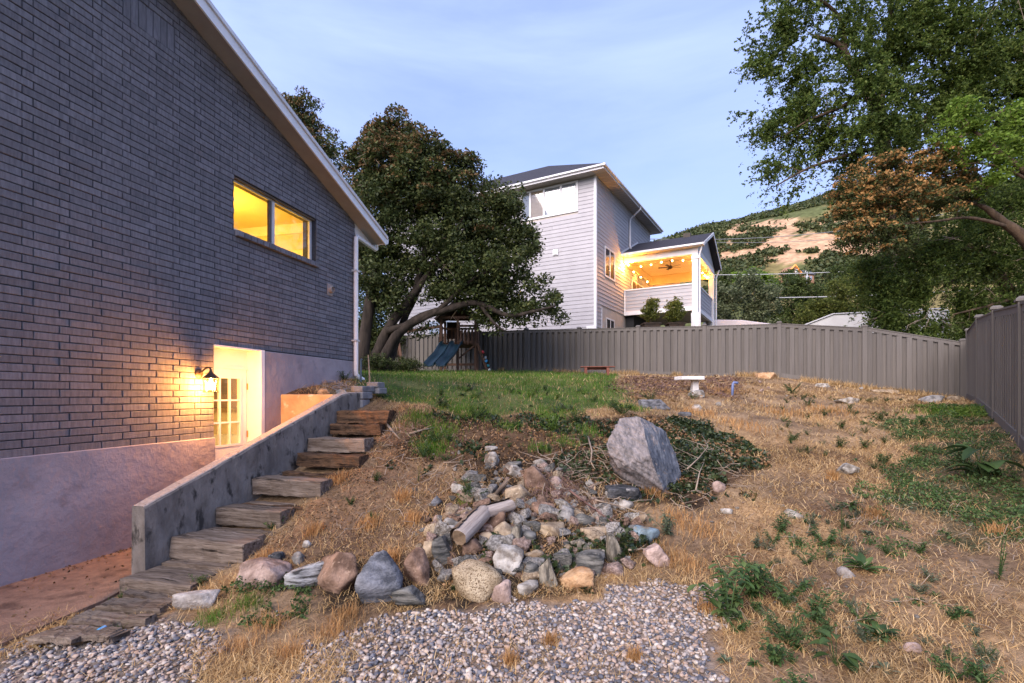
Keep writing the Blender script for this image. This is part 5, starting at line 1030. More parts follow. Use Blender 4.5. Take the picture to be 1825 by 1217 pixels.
tree('oak_tree', 'spreading multi stemmed oak with browning leaf tips over the play set', 'tree', at(665, 660, YO),
     [lm(YO, [(642, 668), (650, 600), (662, 520), (675, 430, .3), (690, 330, .4), (705, 260, .3)], .26, .04), lm(YO, [(660, 668), (690, 590), (740, 520, -.3), (790, 450, -.5), (830, 380, -.5)], .22, .04),
      lm(YO, [(672, 668), (705, 600, -.2), (750, 566, -.4), (800, 550, -.5), (850, 540, -.6), (905, 562, -.7), (950, 555, -.8), (990, 545, -.8)], .20, .03), lm(YO, [(690, 665), (712, 590, .2), (735, 540, .5), (770, 480, .8), (850, 430, 1), (920, 410, 1)], .15, .03),
      lm(YO, [(690, 590, -.2), (770, 560, -.5), (840, 500, -.6), (900, 470, -.6)], .12, .03), lm(YO, [(662, 520), (640, 450, .3), (635, 380, .5)], .12, .03), lm(YO, [(740, 520, -.3), (760, 430, -.2), (770, 340), (775, 290)], .12, .03), lm(YO, [(855, 542, -.6), (880, 575, -.7), (900, 590, -.7)], .07, .03)],
     bl_(YO, [(700, 300, 72), (755, 325, 78), (822, 352, 62), (690, 375, 75), (780, 420, 95), (870, 410, 62), (905, 375, 42), (700, 470, 70), (845, 480, 80), (905, 465, 50), (985, 545, 36, 1.1), (925, 545, 46, 1.1), (780, 500, 55, .55), (650, 335, 40), (715, 243, 40), (672, 248, 36), (760, 280, 40), (650, 430, 50), (735, 575, 30, .7), (845, 532, 30, .8), (960, 500, 25, .7), (940, 440, 28, .9), (875, 530, 48, .9), (700, 530, 45, .9), (840, 300, 26, .8), (920, 415, 32, 1), (800, 515, 50, .5), (872, 562, 40, 1), (655, 520, 38, .8), (935, 490, 24, .8), (640, 300, 30, 1), (615, 400, 30, .8)], 2.2),
     95000, .125, 'oak_leaf_mat', 'oak_bark_mat', 11, .46, extra=('oak_brown_mat', .17, .11, (-.2, -.35, 1, .9)), bare=26, shell=.55, per=95)
YR = 25.0
tree('oak_tree', 'oak crown rising above the roofline behind the brick house', 'tree', at(585, 660, YR), [lm(YR, [(590, 668), (585, 560), (575, 420), (555, 300), (535, 230)], .28, .05), lm(YR, [(600, 660), (612, 520), (610, 380), (600, 320)], .22, .05)],
     bl_(YR, [(528, 215, 42), (552, 250, 42), (588, 268, 36), (600, 320, 40), (615, 380, 40), (560, 330, 50), (530, 290, 50), (500, 200, 40), (640, 500, 55, 2), (600, 460, 60), (650, 600, 45, 2), (645, 440, 40, 2), (665, 560, 40, 2), (690, 600, 35, 1.5), (545, 190, 26)], 2.2), 34000, .13, 'oak_leaf_mat', 'oak_bark_mat', 12, .42, extra=('oak_brown_mat', .12, .12, (0, -.2, 1, 1.2)))
YE = 19.0
tree('elm_tree', 'tall elm with fine airy leaves beyond the fence corner', 'tree', at(1575, 560, YE),
     [lm(YE, [(1590, 640), (1582, 420), (1572, 240), (1566, 200), (1545, 164), (1530, 141), (1507, 97), (1489, 76), (1448, 64)], .30, .06), lm(YE, [(1567, 205), (1572, 150, .3), (1583, 82, .5), (1590, -20, .6)], .17, .06), lm(YE, [(1545, 164), (1500, 190, -.3), (1440, 215, -.6), (1400, 240, -.8)], .08, .02), lm(YE, [(1575, 260), (1500, 280, -.5), (1440, 300, -.8), (1385, 330, -.9)], .09, .02), lm(YE, [(1507, 97), (1500, 40), (1470, 5), (1430, -10)], .09, .03), lm(YE, [(1580, 300), (1660, 200, .8), (1740, 100, 1.2), (1800, 20, 1.5)], .14, .04), lm(YE, [(1575, 380), (1640, 300, -.6), (1720, 240, -1), (1800, 190, -1)], .12, .04)],
     bl_(YE, [(1372, 120, 44), (1398, 55, 62), (1440, 120, 66), (1425, 205, 62), (1385, 225, 46), (1372, 300, 36), (1395, 345, 26, .7), (1478, 240, 58), (1425, 285, 40), (1520, 60, 76), (1600, 90, 92), (1695, 60, 100), (1790, 110, 100), (1680, 190, 90), (1605, 235, 75), (1520, 290, 50), (1500, 335, 28, .5), (1470, 180, 50), (1555, 150, 40, 1.6, -1.2), (1570, 215, 40, 1.6, -1.2), (1530, 110, 40, 1.4, -1), (1590, 160, 40, 1.4, -1), (1540, 230, 45, 1.3, -1.2), (1780, 240, 90), (1440, -20, 80), (1590, -50, 100), (1740, -50, 110), (1830, 20, 90, 1.3), (1820, 150, 80, 1.4), (1720, 130, 90, 1.3), (1640, 30, 80, 1.2), (1830, 300, 70, 1.2), (1340, 200, 22, .5), (1345, 110, 20, .5)], 2.6),
     190000, .115, 'elm_leaf_mat', 'elm_bark_mat', 13, .30, bare=20, droop=.35, shell=.3, aspect=.5, per=70)
YU = 17.4
tree('elm_tree', 'dense dark elm drooping behind the side fence', 'tree', at(1830, 560, YU), [lm(YU, [(1840, 640), (1800, 520), (1740, 450), (1680, 440), (1620, 470)], .22, .04), lm(YU, [(1800, 520), (1760, 470, .5), (1700, 500, .6), (1640, 540, .6)], .09, .02), lm(YU, [(1840, 520), (1780, 540, -.5), (1700, 560, -.7)], .07, .02)],
     bl_(YU, [(1600, 470, 52), (1670, 450, 70), (1760, 460, 80), (1640, 520, 55), (1720, 535, 60), (1800, 540, 62), (1575, 540, 30), (1610, 575, 28), (1660, 580, 34), (1830, 450, 70), (1740, 400, 60), (1800, 360, 70), (1690, 590, 25), (1570, 500, 40, 1.2, -.4), (1590, 555, 36, 1.2, -.4), (1630, 590, 30, 1, -.4), (1545, 470, 26, .9), (1850, 560, 50), (1780, 590, 30, 1, .8), (1720, 595, 30, 1, .6)], 2.0), 100000, .10, 'elm_dark_leaf_mat', 'elm_bark_mat', 14, .30, bare=42, droop=.6, shell=.2, aspect=.42, per=60)
YM = 15.2
tree('maple_tree', 'maple limb with rust brown seed clusters reaching in from the right', 'tree', at(1950, 620, YM), [lm(YM, [(1950, 640), (1905, 520), (1825, 425), (1788, 396), (1762, 374), (1742, 364)], .24, .045), lm(YM, [(1800, 405), (1752, 392, -.2), (1715, 388, -.3), (1660, 395, -.4), (1590, 400, -.4)], .06, .018), lm(YM, [(1742, 364), (1690, 350), (1620, 340), (1560, 345)], .045, .012), lm(YM, [(1742, 364), (1700, 320, .2), (1640, 300, .2)], .035, .012)],
     bl_(YM, [(1540, 318, 38), (1590, 298, 34), (1655, 300, 46), (1715, 312, 36), (1535, 370, 42), (1522, 425, 34), (1595, 360, 52), (1675, 362, 48), (1560, 430, 40), (1610, 420, 40), (1735, 345, 28), (1505, 345, 22)], 1.4), 21000, .085, 'oak_leaf_mat', 'elm_bark_mat', 15, .25, extra=('seed_mat', .7, .085, (-.25, -.3, .8, .5)), shell=.55)
YB = 14.4
tree('box_elder_tree', 'bright yellow green box elder foliage at the right edge', 'tree', at(1990, 640, YB), [lm(YB, [(1990, 640), (1930, 450), (1850, 330), (1780, 270), (1720, 220)], .16, .03), lm(YB, [(1850, 330), (1790, 300), (1740, 290)], .05, .02)],
     bl_(YB, [(1712, 205, 32), (1790, 235, 40), (1742, 262, 38), (1790, 285, 34), (1690, 235, 24), (1720, 178, 18), (1815, 205, 36), (1735, 225, 30), (1700, 262, 20), (1820, 270, 34), (1770, 320, 30, .6)], 1.0), 8500, .10, 'maple_leaf_mat', 'elm_bark_mat', 16, .22, shell=.3)
# trees and tall shrubs behind the fence
for (nm, lb, cat, Y, blobs, n, sz, mt, sd_) in (
    ('willow_tree', 'silvery green bushy tree right beside the lit porch', 'tree', 38, [(1300, 530, 34), (1330, 505, 30), (1355, 540, 36), (1290, 560, 28), (1345, 575, 36), (1375, 520, 18), (1310, 585, 30), (1280, 520, 16)], 13000, .20, 'silver_leaf_mat', 21),
    ('leafy_tree', 'bright green tree top above the silvery tree', 'tree', 60, [(1345, 490, 22), (1322, 496, 18), (1365, 500, 20)], 5000, .26, 'maple_leaf_mat', 22),
    ('leafy_tree', 'dark green tree in the middle behind the fence', 'tree', 46, [(1410, 520, 34), (1395, 555, 36), (1440, 540, 36), (1425, 500, 22), (1380, 580, 30), (1450, 580, 36), (1470, 520, 26)], 13000, .23, 'back_leaf_mat', 23),
    ('leafy_shrub', 'yellow green shrub behind the camper', 'shrub', 36, [(1455, 545, 22), (1440, 565, 24), (1480, 555, 26), (1500, 520, 28), (1530, 510, 28), (1470, 570, 26), (1520, 550, 30)], 11000, .17, 'yellow_leaf_mat', 24),
    ('leafy_tree', 'mid green tree half hidden behind the drooping elm', 'tree', 42, [(1540, 500, 40), (1580, 480, 40), (1560, 540, 36), (1610, 530, 40), (1500, 490, 24)], 9000, .21, 'back_leaf_mat', 25),
    ('leafy_tree', 'far green tree between the porch and the hill', 'tree', 75, [(1290, 500, 16), (1275, 510, 14), (1405, 495, 16), (1300, 488, 12)], 3500, .35, 'back_leaf_mat', 26)):
    c = blobs[0]; bx = at(c[0], 600, Y); bx.z = 3.0
    tree(nm, lb, cat, bx, [([bx, at(c[0], c[1] + 20, Y)], .2, .08)], bl_(Y, blobs, 3), n, sz, mt, 'oak_bark_mat', sd_, .5, group='trees behind the back fence', shell=.4)
def shrub(name, label, u, v, wpx, hpx, n, sz, mat, seed, Y=None):
    g = G(u, v) if Y is None else at(u, v, Y); s = g.y / F
    tree(name, label, 'shrub', g, [([g, g + Vector((0, 0, hpx * s * .6))], .03, .012)], [(g + Vector((0, 0, hpx * s * .5)), (wpx * s / 2, wpx * s / 2, hpx * s / 2), 1)], n, sz, mat, 'oak_bark_mat', seed, .16, shell=.4, per=30)
shrub('shrub', 'dark low shrub under the oak by the downspout', 672, 664, 60, 34, 3500, .06, 'oak_leaf_mat', 31)
shrub('shrub', 'dark leafy undergrowth between the oak stems and the slide', 725, 665, 62, 28, 3500, .06, 'oak_leaf_mat', 32)
# potted trees on the neighbour's terrace
for u, lb, sd_ in ((1160, 'smaller potted tree left of two before the porch', 41), (1203, 'fuller potted tree right of two before the porch', 42)):
    Y = 26.6; b = at(u, 586, Y); s = Y / F; root = tree('potted_tree', lb, 'potted tree', b, [([b, b + Vector((0, 0, 1.0))], .03, .015)], [(at(u, 555, Y), (17 * s, 17 * s, 20 * s), 1), (at(u + 3, 538, Y), (9 * s, 9 * s, 10 * s), .8)], 2600 if sd_ == 41 else 3800, .10, 'yellow_leaf_mat', 'oak_bark_mat', sd_, .2, group='potted trees before the porch', per=30)
    MB().add([(-.34, -.3, -.55), (.34, -.3, -.55), (.34, .3, -.55), (-.34, .3, -.55), (-.42, -.36, .22), (.42, -.36, .22), (.42, .36, .22), (-.42, .36, .22)], [(0, 3, 2, 1), (4, 5, 6, 7), (0, 1, 5, 4), (1, 2, 6, 5), (2, 3, 7, 6), (3, 0, 4, 7)]).build('planter', 'black_iron_mat', root, bevel=.02); MB().box(-.46, .46, -.4, .4, .221, .28).build('planter_rim', 'black_iron_mat', root)
# ------------------------------------------------------------------ ground cover
leafmat('straw_mat', [(.36, .22, .09), (.48, .315, .14), (.62, .45, .24), (.42, .26, .105), (.17, .10, .048)], .2, .7)
leafmat('rust_straw_mat', [(.34, .17, .06), (.42, .23, .09), (.48, .29, .13)], .2, .7)
leafmat('lawn_mat', [(.055, .13, .012), (.09, .20, .018), (.14, .25, .03), (.10, .18, .025), (.38, .31, .13)], .45)
leafmat('weed_mat', [(.028, .055, .018), (.045, .085, .024), (.065, .11, .032), (.10, .14, .045)], .25)
leafmat('grey_weed_mat', [(.05, .07, .04), (.075, .10, .055), (.11, .13, .075), (.16, .17, .11)], .25)
leafmat('bright_weed_mat', [(.06, .11, .018), (.10, .17, .025), (.15, .22, .04)], .35)
leafmat('litter_mat', [(.11, .06, .03), (.18, .10, .045), (.27, .16, .08), (.06, .035, .02), (.34, .23, .14)], .1, .8)
leafmat('ivy_mat', [(.012, .022, .010), (.022, .036, .014), (.035, .05, .018), (.06, .075, .03)], .1, .35)
def blades(name, mat, x, y, z, h, lean, wd, seed, label, kind='stuff', curve=.5):
    """bent tapering blades: 5 vertices, 3 triangles"""
    r = np.random.default_rng(seed); n = len(x); h = h * r.uniform(.5, 1.35, n); ph = r.uniform(0, 2 * np.pi, n); le = np.clip(lean + r.normal(0, .3, n), 0, 1.5)
    d = np.stack([np.cos(ph), np.sin(ph), np.zeros(n)], 1); sdv = np.stack([-np.sin(ph), np.cos(ph), np.zeros(n)], 1) ; tw = r.uniform(-1, 1, n)[:, None]; sdv = sdv * np.cos(tw) + d * np.sin(tw)
    B0 = np.stack([x, y, z], 1); up = np.array([[0, 0, 1.0]]); m = B0 + (d * np.sin(le * .8)[:, None] + up * np.cos(le * .8)[:, None]) * (h * .55)[:, None]
    l2 = np.clip(le + curve, 0, 1.75); t = m + (d * np.sin(l2)[:, None] + up * np.cos(l2)[:, None]) * (h * .45)[:, None]; w_ = (wd * r.uniform(.6, 1.4, n))[:, None] / 2
    V = np.stack([B0 - sdv * w_, B0 + sdv * w_, m - sdv * w_ * .8, m + sdv * w_ * .8, t], 1).reshape(-1, 3); b = np.arange(n)[:, None] * 5
    f = np.concatenate([b + np.array([[0, 1, 3]]), b + np.array([[0, 3, 2]]), b + np.array([[2, 3, 4]])])
    o = link(name, np_mesh(name, V, [f]), mat)
    return tag(o, label, kind=kind)
def vis(x, y, m=40):
    u = F + F * x / y; v = HZ + (CZ - hz(x, y)) * F / y; s_, w_ = sw(x, y)
    return (u > -m) & (u < 1825 + m) & (v < 1217 + 2 * m) & ~((w_ < 1.0) & (s_ < 6.7)) & ~((w_ < 0) & (s_ < 8.7)) & ~((w_ < 1.72) & (s_ > 2.9) & (s_ < 6.75)) & (y < 22.5 - .53 * x + .35) & (x - 6.6 < .787 * (y - 6.6) - .1)
def rnd_view(n, seed, v0=660, v1=1260):
    """points spread evenly over the picture of the ground, so near ground gets more of them"""
    r = np.random.default_rng(seed); u = r.uniform(-40, 1865, n); y = np.exp(r.uniform(np.log(2.3), np.log(23), n)); x = (u - F) / F * y; k = vis(x, y); return x[k], y[k], r
def cover(name, mat, P, n, size, hmax, seed, label, thr=.3, asp=.7, nb=0, sel=None):
    lo, hi = P.min(0), P.max(0); r = np.random.default_rng(seed); x = r.uniform(lo[0], hi[0], n); y = r.uniform(lo[1], hi[1], n); k = soft(x, y, P, .42) & vis(x, y) & (fbm(x * 2.5, y * 2.5, seed) > thr)
    x, y = x[k], y[k]; z = hz(x, y) + hmax * r.random(len(x)) * np.clip((fbm(x * 3, y * 3, seed + 1) - .2) * 2, .15, 1.2)
    return leaf_cards(np.stack([x, y, z], 1), size, name, mat, aspect=asp, seed=seed, kind='stuff', label=label)
# dry straw over the slope
x, y, r = rnd_view(340000, 51)
gr = inpoly(x, y, Z_GRAVEL2) | inpoly(x, y, Z_GRAVEL1); lit = soft(x, y, Z_LITTER) | soft(x, y, Z_IVY); lw = soft(x, y, Z_LAWN); cp = soft(x, y, Z_CREEP); dt = soft(x, y, Z_DIRT)
n1 = fbm(x * 1.8, y * 1.8, 51); n2 = fbm(x * .7, y * .7, 52); bare_ = np.clip((fbm(x * .8, y * .8, 44) - .48) / .08, 0, 1); dens = np.clip((n1 * .7 + n2 * .5 - .36) * 3.4, .12, 1)
mid_ = inpoly(x, y, poly_xy([(350, 1300), (330, 1150), (440, 1100), (620, 1090), (700, 1120), (600, 1217), (560, 1300)])); dens = dens * np.where(gr & ~mid_, .10, 1) * np.where(lit, .12, 1) * np.where(lw, .12, 1) * np.where(cp, .45, 1) * np.where(dt, .8, 1)
pile = inpoly(x, y, poly_xy([(745, 985), (770, 900), (880, 840), (1000, 840), (1130, 900), (1120, 1010), (1000, 1045), (820, 1055)])); dens = dens * np.where(pile, .3, 1) * (1 - .4 * bare_)
k = r.random(len(x)) < dens; x, y = x[k], y[k]; z = hz(x, y)
flat = r.random(len(x)) < .82; sc = np.clip(y / 6, .75, 2.4)
blades('straw', 'straw_mat', x[flat], y[flat], z[flat] + .008 * r.random(flat.sum()), .10 * np.sqrt(sc[flat]), 1.35, .0052 * sc[flat], 52, 'flattened dry straw lying over the slope', curve=.15)
u_ = ~flat; blades('dry_grass', 'straw_mat', x[u_], y[u_], z[u_], .075 * np.sqrt(sc[u_]), .55, .0045 * sc[u_], 53, 'short upright dry grass on the slope')
cover('slope_litter', 'litter_mat', poly_xy([(400, 1060), (470, 950), (600, 790), (690, 730), (800, 760), (860, 850), (760, 980), (600, 1010)]), 12000, .024, .012, 71, 'dry leaf scraps on the dirt slope', .35)
# weeds and dry grass along the foot of the fences
fx_ = RNG.uniform(-6, 13.2, 9000); fy_ = 22.49 - .534 * fx_ - np.abs(RNG.normal(0, .16, 9000)) - .08; kf = vis(fx_, fy_) & (fbm(fx_ * 1.3, fx_ * .7 + 4, 47) > .46)
blades('fence_grass', 'straw_mat', fx_[kf], fy_[kf], hz(fx_[kf], fy_[kf]), .20, .3, .009, 59, 'dry grass growing along the foot of the back fence')
# rust coloured tufts
tx, ty = [], []
tuft_px = [(1180, 990, 45), (1225, 1010, 40), (1205, 930, 40), (1250, 950, 45), (660, 940, 22), (600, 860, 25), (590, 800, 20), (720, 890, 18), (735, 930, 18), (1484, 855, 10), (620, 1100, 30), (600, 1130, 40), (1260, 1090, 25), (1190, 860, 30), (1165, 880, 25), (1320, 760, 60), (1400, 740, 60), (1250, 740, 50), (1480, 735, 60), (1290, 700, 40), (470, 1000, 25), (560, 950, 22), (700, 1000, 20), (1560, 920, 25), (1780, 950, 25), (420, 1160, 45), (520, 1170, 45), (480, 1120, 40), (980, 1150, 14), (1130, 1180, 16), (910, 1185, 18), (430, 970, 25), (500, 930, 25), (560, 880, 20)]
rr = np.random.default_rng(8)
for u, v, w_ in tuft_px:
    g = G(u, v); q = rr.normal(size=(230, 2)) * (w_ * g.y / F * .42); tx.append(g.x + q[:, 0]); ty.append(g.y + q[:, 1])
tx = np.concatenate(tx); ty = np.concatenate(ty); k = vis(tx, ty); tx, ty = tx[k], ty[k]
blades('rust_grass', 'rust_straw_mat', tx, ty, hz(tx, ty), .105 * np.sqrt(np.clip(ty / 5, .7, 2)), .35, .0045 * np.clip(ty / 5, .7, 2.5), 54, 'rust coloured dry grass tufts')
# lawn
x, y, r = rnd_view(210000, 55); k = soft(x, y, Z_LAWN, .3); dn = fbm(x * .9, y * .9, 58); k &= r.random(len(x)) < np.clip((dn - .28) * 4.5, .12, 1) ; k |= (y > 13) & (x < 3.5) & (x > -7) & soft(x, y, Z_LAWN, .1)
x, y = x[k], y[k]; blades('lawn_grass', 'lawn_mat', x, y, hz(x, y), .085 * np.clip(y / 10, .7, 1.3), .35, .006 * np.clip(y / 9, .7, 2.2), 56, 'patchy green lawn grass at the top of the slope')
# lawn edge clumps and green patches elsewhere
gx_, gy_ = [], []
for u, v, w_, n in [(845, 735, 60, 900), (770, 800, 40, 800), (745, 745, 40, 500), (980, 745, 40, 500), (1000, 735, 50, 500), (830, 895, 18, 300), (1120, 730, 40, 500), (790, 770, 40, 500), (1050, 770, 35, 400), (905, 760, 30, 250), (1010, 790, 25, 250), (960, 800, 25, 250), (440, 1080, 35, 350), (380, 1105, 35, 300), (210, 1120, 20, 120), (280, 1000, 12, 60), (1690, 735, 70, 900), (1740, 735, 40, 500)]:
    g = G(u, v); q = rr.normal(size=(n, 2)) * (w_ * g.y / F * .45); gx_.append(g.x + q[:, 0]); gy_.append(g.y + q[:, 1])
gx_ = np.concatenate(gx_); gy_ = np.concatenate(gy_); k = vis(gx_, gy_); gx_, gy_ = gx_[k], gy_[k]
blades('green_grass', 'lawn_mat', gx_, gy_, hz(gx_, gy_), .10 * np.clip(gy_ / 8, .6, 1.2), .45, .006 * np.clip(gy_ / 7, .6, 1.6), 57, 'loose clumps of green grass')
# dead leaves, creeping weeds, ivy
cover('dead_leaves', 'litter_mat', Z_LITTER, 13000, .036, .03, 61, 'brown dead leaves littering the top of the bank', .3)
cover('ivy', 'ivy_mat', Z_IVY, 20000, .05, .12, 62, 'dark ivy mat spreading behind and around the great boulder', .36, .85)
cover('ivy_dead_leaves', 'litter_mat', Z_IVY, 9000, .045, .08, 72, 'brown dead leaves caught in the ivy', .3, .8)
cover('ivy_litter', 'ivy_mat', Z_LITTER, 16000, .05, .07, 63, 'dark creeping ivy among the dead leaves', .48, .85)
cover('creeping_weeds', 'weed_mat', Z_CREEP, 42000, .036, .15, 64, 'dark green creeping weeds on the right of the slope', .42, .5)
cover('grey_creeper', 'grey_weed_mat', Z_CREEP, 16000, .03, .06, 65, 'grey green creeping weeds on the right of the slope', .4, .5)
cover('corner_weeds', 'weed_mat', Z_CREEP2, 15000, .05, .10, 66, 'low weeds near the fence corner', .38, .5)
cover('bright_groundcover', 'bright_weed_mat', poly_xy([(1662, 735), (1680, 722), (1765, 728), (1775, 742), (1700, 748)]), 9000, .055, .12, 67, 'bright green feathery groundcover in the fence corner', .25, .4)
cover('straw_litter', 'litter_mat', poly_xy([(1250, 1150), (1230, 900), (1400, 780), (1825, 900), (1825, 1240), (1400, 1240)]), 14000, .022, .01, 68, 'small dry leaf scraps in the straw', .35)
cover('pile_ivy', 'ivy_mat', poly_xy([(770, 1045), (800, 985), (900, 970), (1000, 930), (1100, 960), (1190, 1000), (1150, 1030), (1000, 1015), (940, 985), (830, 1010), (790, 1060)]), 6500, .05, .12, 69, 'dark ivy growing between the stones of the pile', .4, .85)
cover('steps_weeds', 'weed_mat', poly_xy([(310, 1110), (350, 1075), (420, 1035), (520, 1035), (560, 1090), (450, 1110), (380, 1120)]), 4200, .028, .10, 70, 'low creeping weeds at the foot of the steps', .42, .6)
PILE_ = poly_xy([(740, 1000), (765, 915), (870, 840), (1000, 845), (1135, 900), (1130, 1020), (1000, 1050), (820, 1066)])
cover('pile_litter', 'litter_mat', PILE_, 5000, .03, .07, 73, 'dead leaves and soil scraps caught between the stones of the pile', .3)
_x, _y, _r = scatter(PILE_, 3500, 74); blades('pile_straw', 'straw_mat', _x, _y, hz(_x, _y) + .03 * _r.random(len(_x)), .10, 1.0, .0045, 75, 'dry straw caught between the stones of the pile', curve=.3)
cover('lower_weeds', 'weed_mat', poly_xy([(1340, 1060), (1400, 930), (1560, 900), (1640, 1000), (1560, 1060), (1420, 1080)]), 9000, .03, .07, 76, 'thin creeping weeds in the middle of the dry slope', .60, .5)
# fine twigs strewn on the bank
def twigs(name, px, n, L, seed, label, mat='twig_mat', rad=.004):
    P = poly_xy(px); r = random.Random(seed); m = MB(); lo, hi = P.min(0), P.max(0); k = 0
    while k < n:
        x, y = r.uniform(lo[0], hi[0]), r.uniform(lo[1], hi[1])
        if not inpoly(np.array([x]), np.array([y]), P)[0]: continue
        a = r.uniform(0, 6.28); l = L * r.uniform(.4, 1.3); q = []
        for t in (0, .35, .7, 1): X = x + math.cos(a + t * r.uniform(-.7, .7)) * l * t; Y = y + math.sin(a + t * r.uniform(-.7, .7)) * l * t; q.append((X, Y, float(hz(X, Y)) + .02 + r.uniform(0, .09) * (t if r.random() < .6 else 1 - t)))
        m.tube(q, [rad, rad * .9, rad * .7, rad * .4], 4, False); k += 1
    tag(m.build(name, mat), label, kind='stuff')
twigs('twigs', [(950, 900), (960, 820), (1080, 790), (1130, 880), (1110, 950), (1000, 960)], 130, .35, 1, 'tangle of thin dead twigs above the rock pile')
twigs('ivy_stems', [(1180, 900), (1200, 800), (1250, 780), (1330, 820), (1300, 880), (1240, 920)], 70, .35, 2, 'pale bare ivy stems right of the great boulder')
pm('brush_mat', (.10, .055, .045), (.2, .12, .10), scale=5, rough=.9)
twigs('brush', [(945, 890), (960, 855), (1010, 850), (1030, 890), (990, 905)], 130, .26, 3, 'reddish brown dry brush at the top of the pile', 'brush_mat', .003)
twigs('slope_twigs', [(600, 960), (680, 780), (800, 760), (860, 850), (760, 960)], 60, .22, 4, 'thin twigs strewn on the dirt slope')
twigs('dry_slope_twigs', [(1250, 1180), (1300, 850), (1600, 850), (1825, 950), (1825, 1200)], 150, .14, 5, 'thin twigs and stalks strewn in the straw', rad=.0025)
# larger dead branches, each a thing
def branch(pts_px, r0, label, lift=.05, mat='twig_mat'):
    q = []
    for u, v in pts_px: g = G(u, v + 4); q.append(g + Vector((0, 0, lift + .03 * random.random())))
    root = empty('dead_branch', q[0], 0, label, 'branch', 'dead branches on the bank'); b = q[0]
    MB().tube([p - b for p in q], [r0 * (1 - .65 * i / (len(q) - 1)) for i in range(len(q))], 7).build('limb', mat, root, smooth=True)
    for i in range(1, len(q) - 1):
        d = (q[i + 1] - q[i]); e = q[i] + d.cross(Vector((0, 0, 1))) * random.choice((-.7, .7)) + d * .4 + Vector((0, 0, .06)); MB().tube([q[i] - b, e - b], [r0 * .45, r0 * .15], 5).build('side_twig', mat, root)
branch([(1015, 885), (1040, 905), (1062, 922), (1085, 940), (1100, 950)], .013, 'reddish dead branch slanting across the upper pile', .08, 'brush_mat')
branch([(1048, 792), (1055, 815), (1053, 838), (1060, 850)], .012, 'pale forked dead branch left of the great boulder', .1)
branch([(1060, 905), (1100, 912), (1150, 930)], .008, 'thin pale branch reaching right of the pile', .08)
branch([(688, 757), (700, 770), (712, 782)], .02, 'short pale stick at the top of the dirt slope', .02)
branch([(730, 772), (752, 768), (775, 762)], .016, 'pale stick lying beside the green tuft on the bank', .02)
branch([(790, 827), (820, 825), (845, 820)], .007, 'thin straight stick in the dead leaves', .03)
branch([(1225, 850), (1245, 832), (1262, 810), (1250, 785)], .009, 'curved pale vine stem right of the great boulder', .12)
branch([(1240, 890), (1247, 860), (1255, 840)], .009, 'upright pale vine stem right of the great boulder', .12)
branch([(1120, 995), (1140, 990), (1160, 990)], .008, 'grey twig beside the pyramid shaped pink stone', .06)
branch([(455, 882), (480, 868), (505, 856)], .012, 'pale stick lying against the concrete wall on the steps', .1)
# ------------------------------------------------------------------ weeds: single plants
def weed_mesh(kind, seed):
    r = random.Random(seed); m = MB(); st_ = MB()
    def leaf(p, az, el, L, Wd, bend=.5):
        d = Vector((math.cos(az) * math.cos(el), math.sin(az) * math.cos(el), math.sin(el))); sd_ = Vector((-math.sin(az), math.cos(az), 0)); up = sd_.cross(d) * -1
        if up.z < 0: up = -up
        q = []
        for t, w_ in ((0, .12), (.3, .8), (.6, 1), (.85, .6), (1, .05)):
            c = p + d * (L * t) - Vector((0, 0, bend * L * t * t)) ; q.append((c, w_ * Wd / 2 * r.uniform(.75, 1.25)))
        k = len(m.v)
        for c, w_ in q: m.v += [tuple(c - sd_ * w_ + up * w_ * .35), tuple(c), tuple(c + sd_ * w_ + up * w_ * .35)]
        for i in range(4):
            for j in range(2): a = k + i * 3 + j; m.f.append((a, a + 1, a + 4, a + 3))
    if kind == 'rosette':
        for i in range(22): leaf(Vector((0, 0, .01)), r.uniform(0, 6.28), r.uniform(.1, 1.0), r.uniform(.09, .17), r.uniform(.028, .045), r.uniform(.2, .6))
    elif kind == 'leafy':
        for s in range(r.randint(8, 12)):
            az = r.uniform(0, 6.28); ln = r.uniform(.15, .30); lean = r.uniform(.2, .8); tip = Vector((math.cos(az) * lean * ln, math.sin(az) * lean * ln, ln * (1.1 - lean * .6))); m.tube([(0, 0, 0), tuple(tip * .5 + Vector((0, 0, .02))), tuple(tip)], [.004, .003, .0015], 4, False)
            for i in range(16): t = .10 + .90 * i / 15; leaf(tip * t, r.uniform(0, 6.28), r.uniform(-.1, .7), r.uniform(.03, .062), r.uniform(.014, .027), .4)
    elif kind == 'spike':
        for s in range(3):
            tip = Vector((r.uniform(-.05, .05), r.uniform(-.05, .05), r.uniform(.18, .30))); m.tube([(0, 0, 0), tuple(tip)], [.004, .002], 4, False)
            for i in range(24): t = .05 + .95 * i / 23; leaf(tip * t, i * 2.4 + r.uniform(-.3, .3), r.uniform(.3, .9), r.uniform(.03, .06) * (1.1 - .5 * t), .008, .3)
    elif kind == 'bush':
        for s in range(16):
            az = r.uniform(0, 6.28); el = r.uniform(.5, 1.4); ln = r.uniform(.12, .24); tip = Vector((math.cos(az) * math.cos(el), math.sin(az) * math.cos(el), math.sin(el))) * ln; m.tube([(0, 0, 0), tuple(tip)], [.003, .0015], 4, False)
            for i in range(13): t = .25 + .75 * i / 12; leaf(tip * t, az + r.uniform(-1.6, 1.6), r.uniform(-.1, .9), r.uniform(.025, .05), .012, .3)
    else:   # broad: a few large leaves on stalks
        for i in range(9): az = r.uniform(0, 6.28); p = Vector((math.cos(az) * .05, math.sin(az) * .05, r.uniform(.05, .22))); m.tube([(0, 0, 0), tuple(p)], [.004, .003], 4, False); leaf(p, az, r.uniform(-.1, .5), r.uniform(.12, .2), r.uniform(.08, .12), .5)
    return m.mesh('weed_leaves', fix=False)
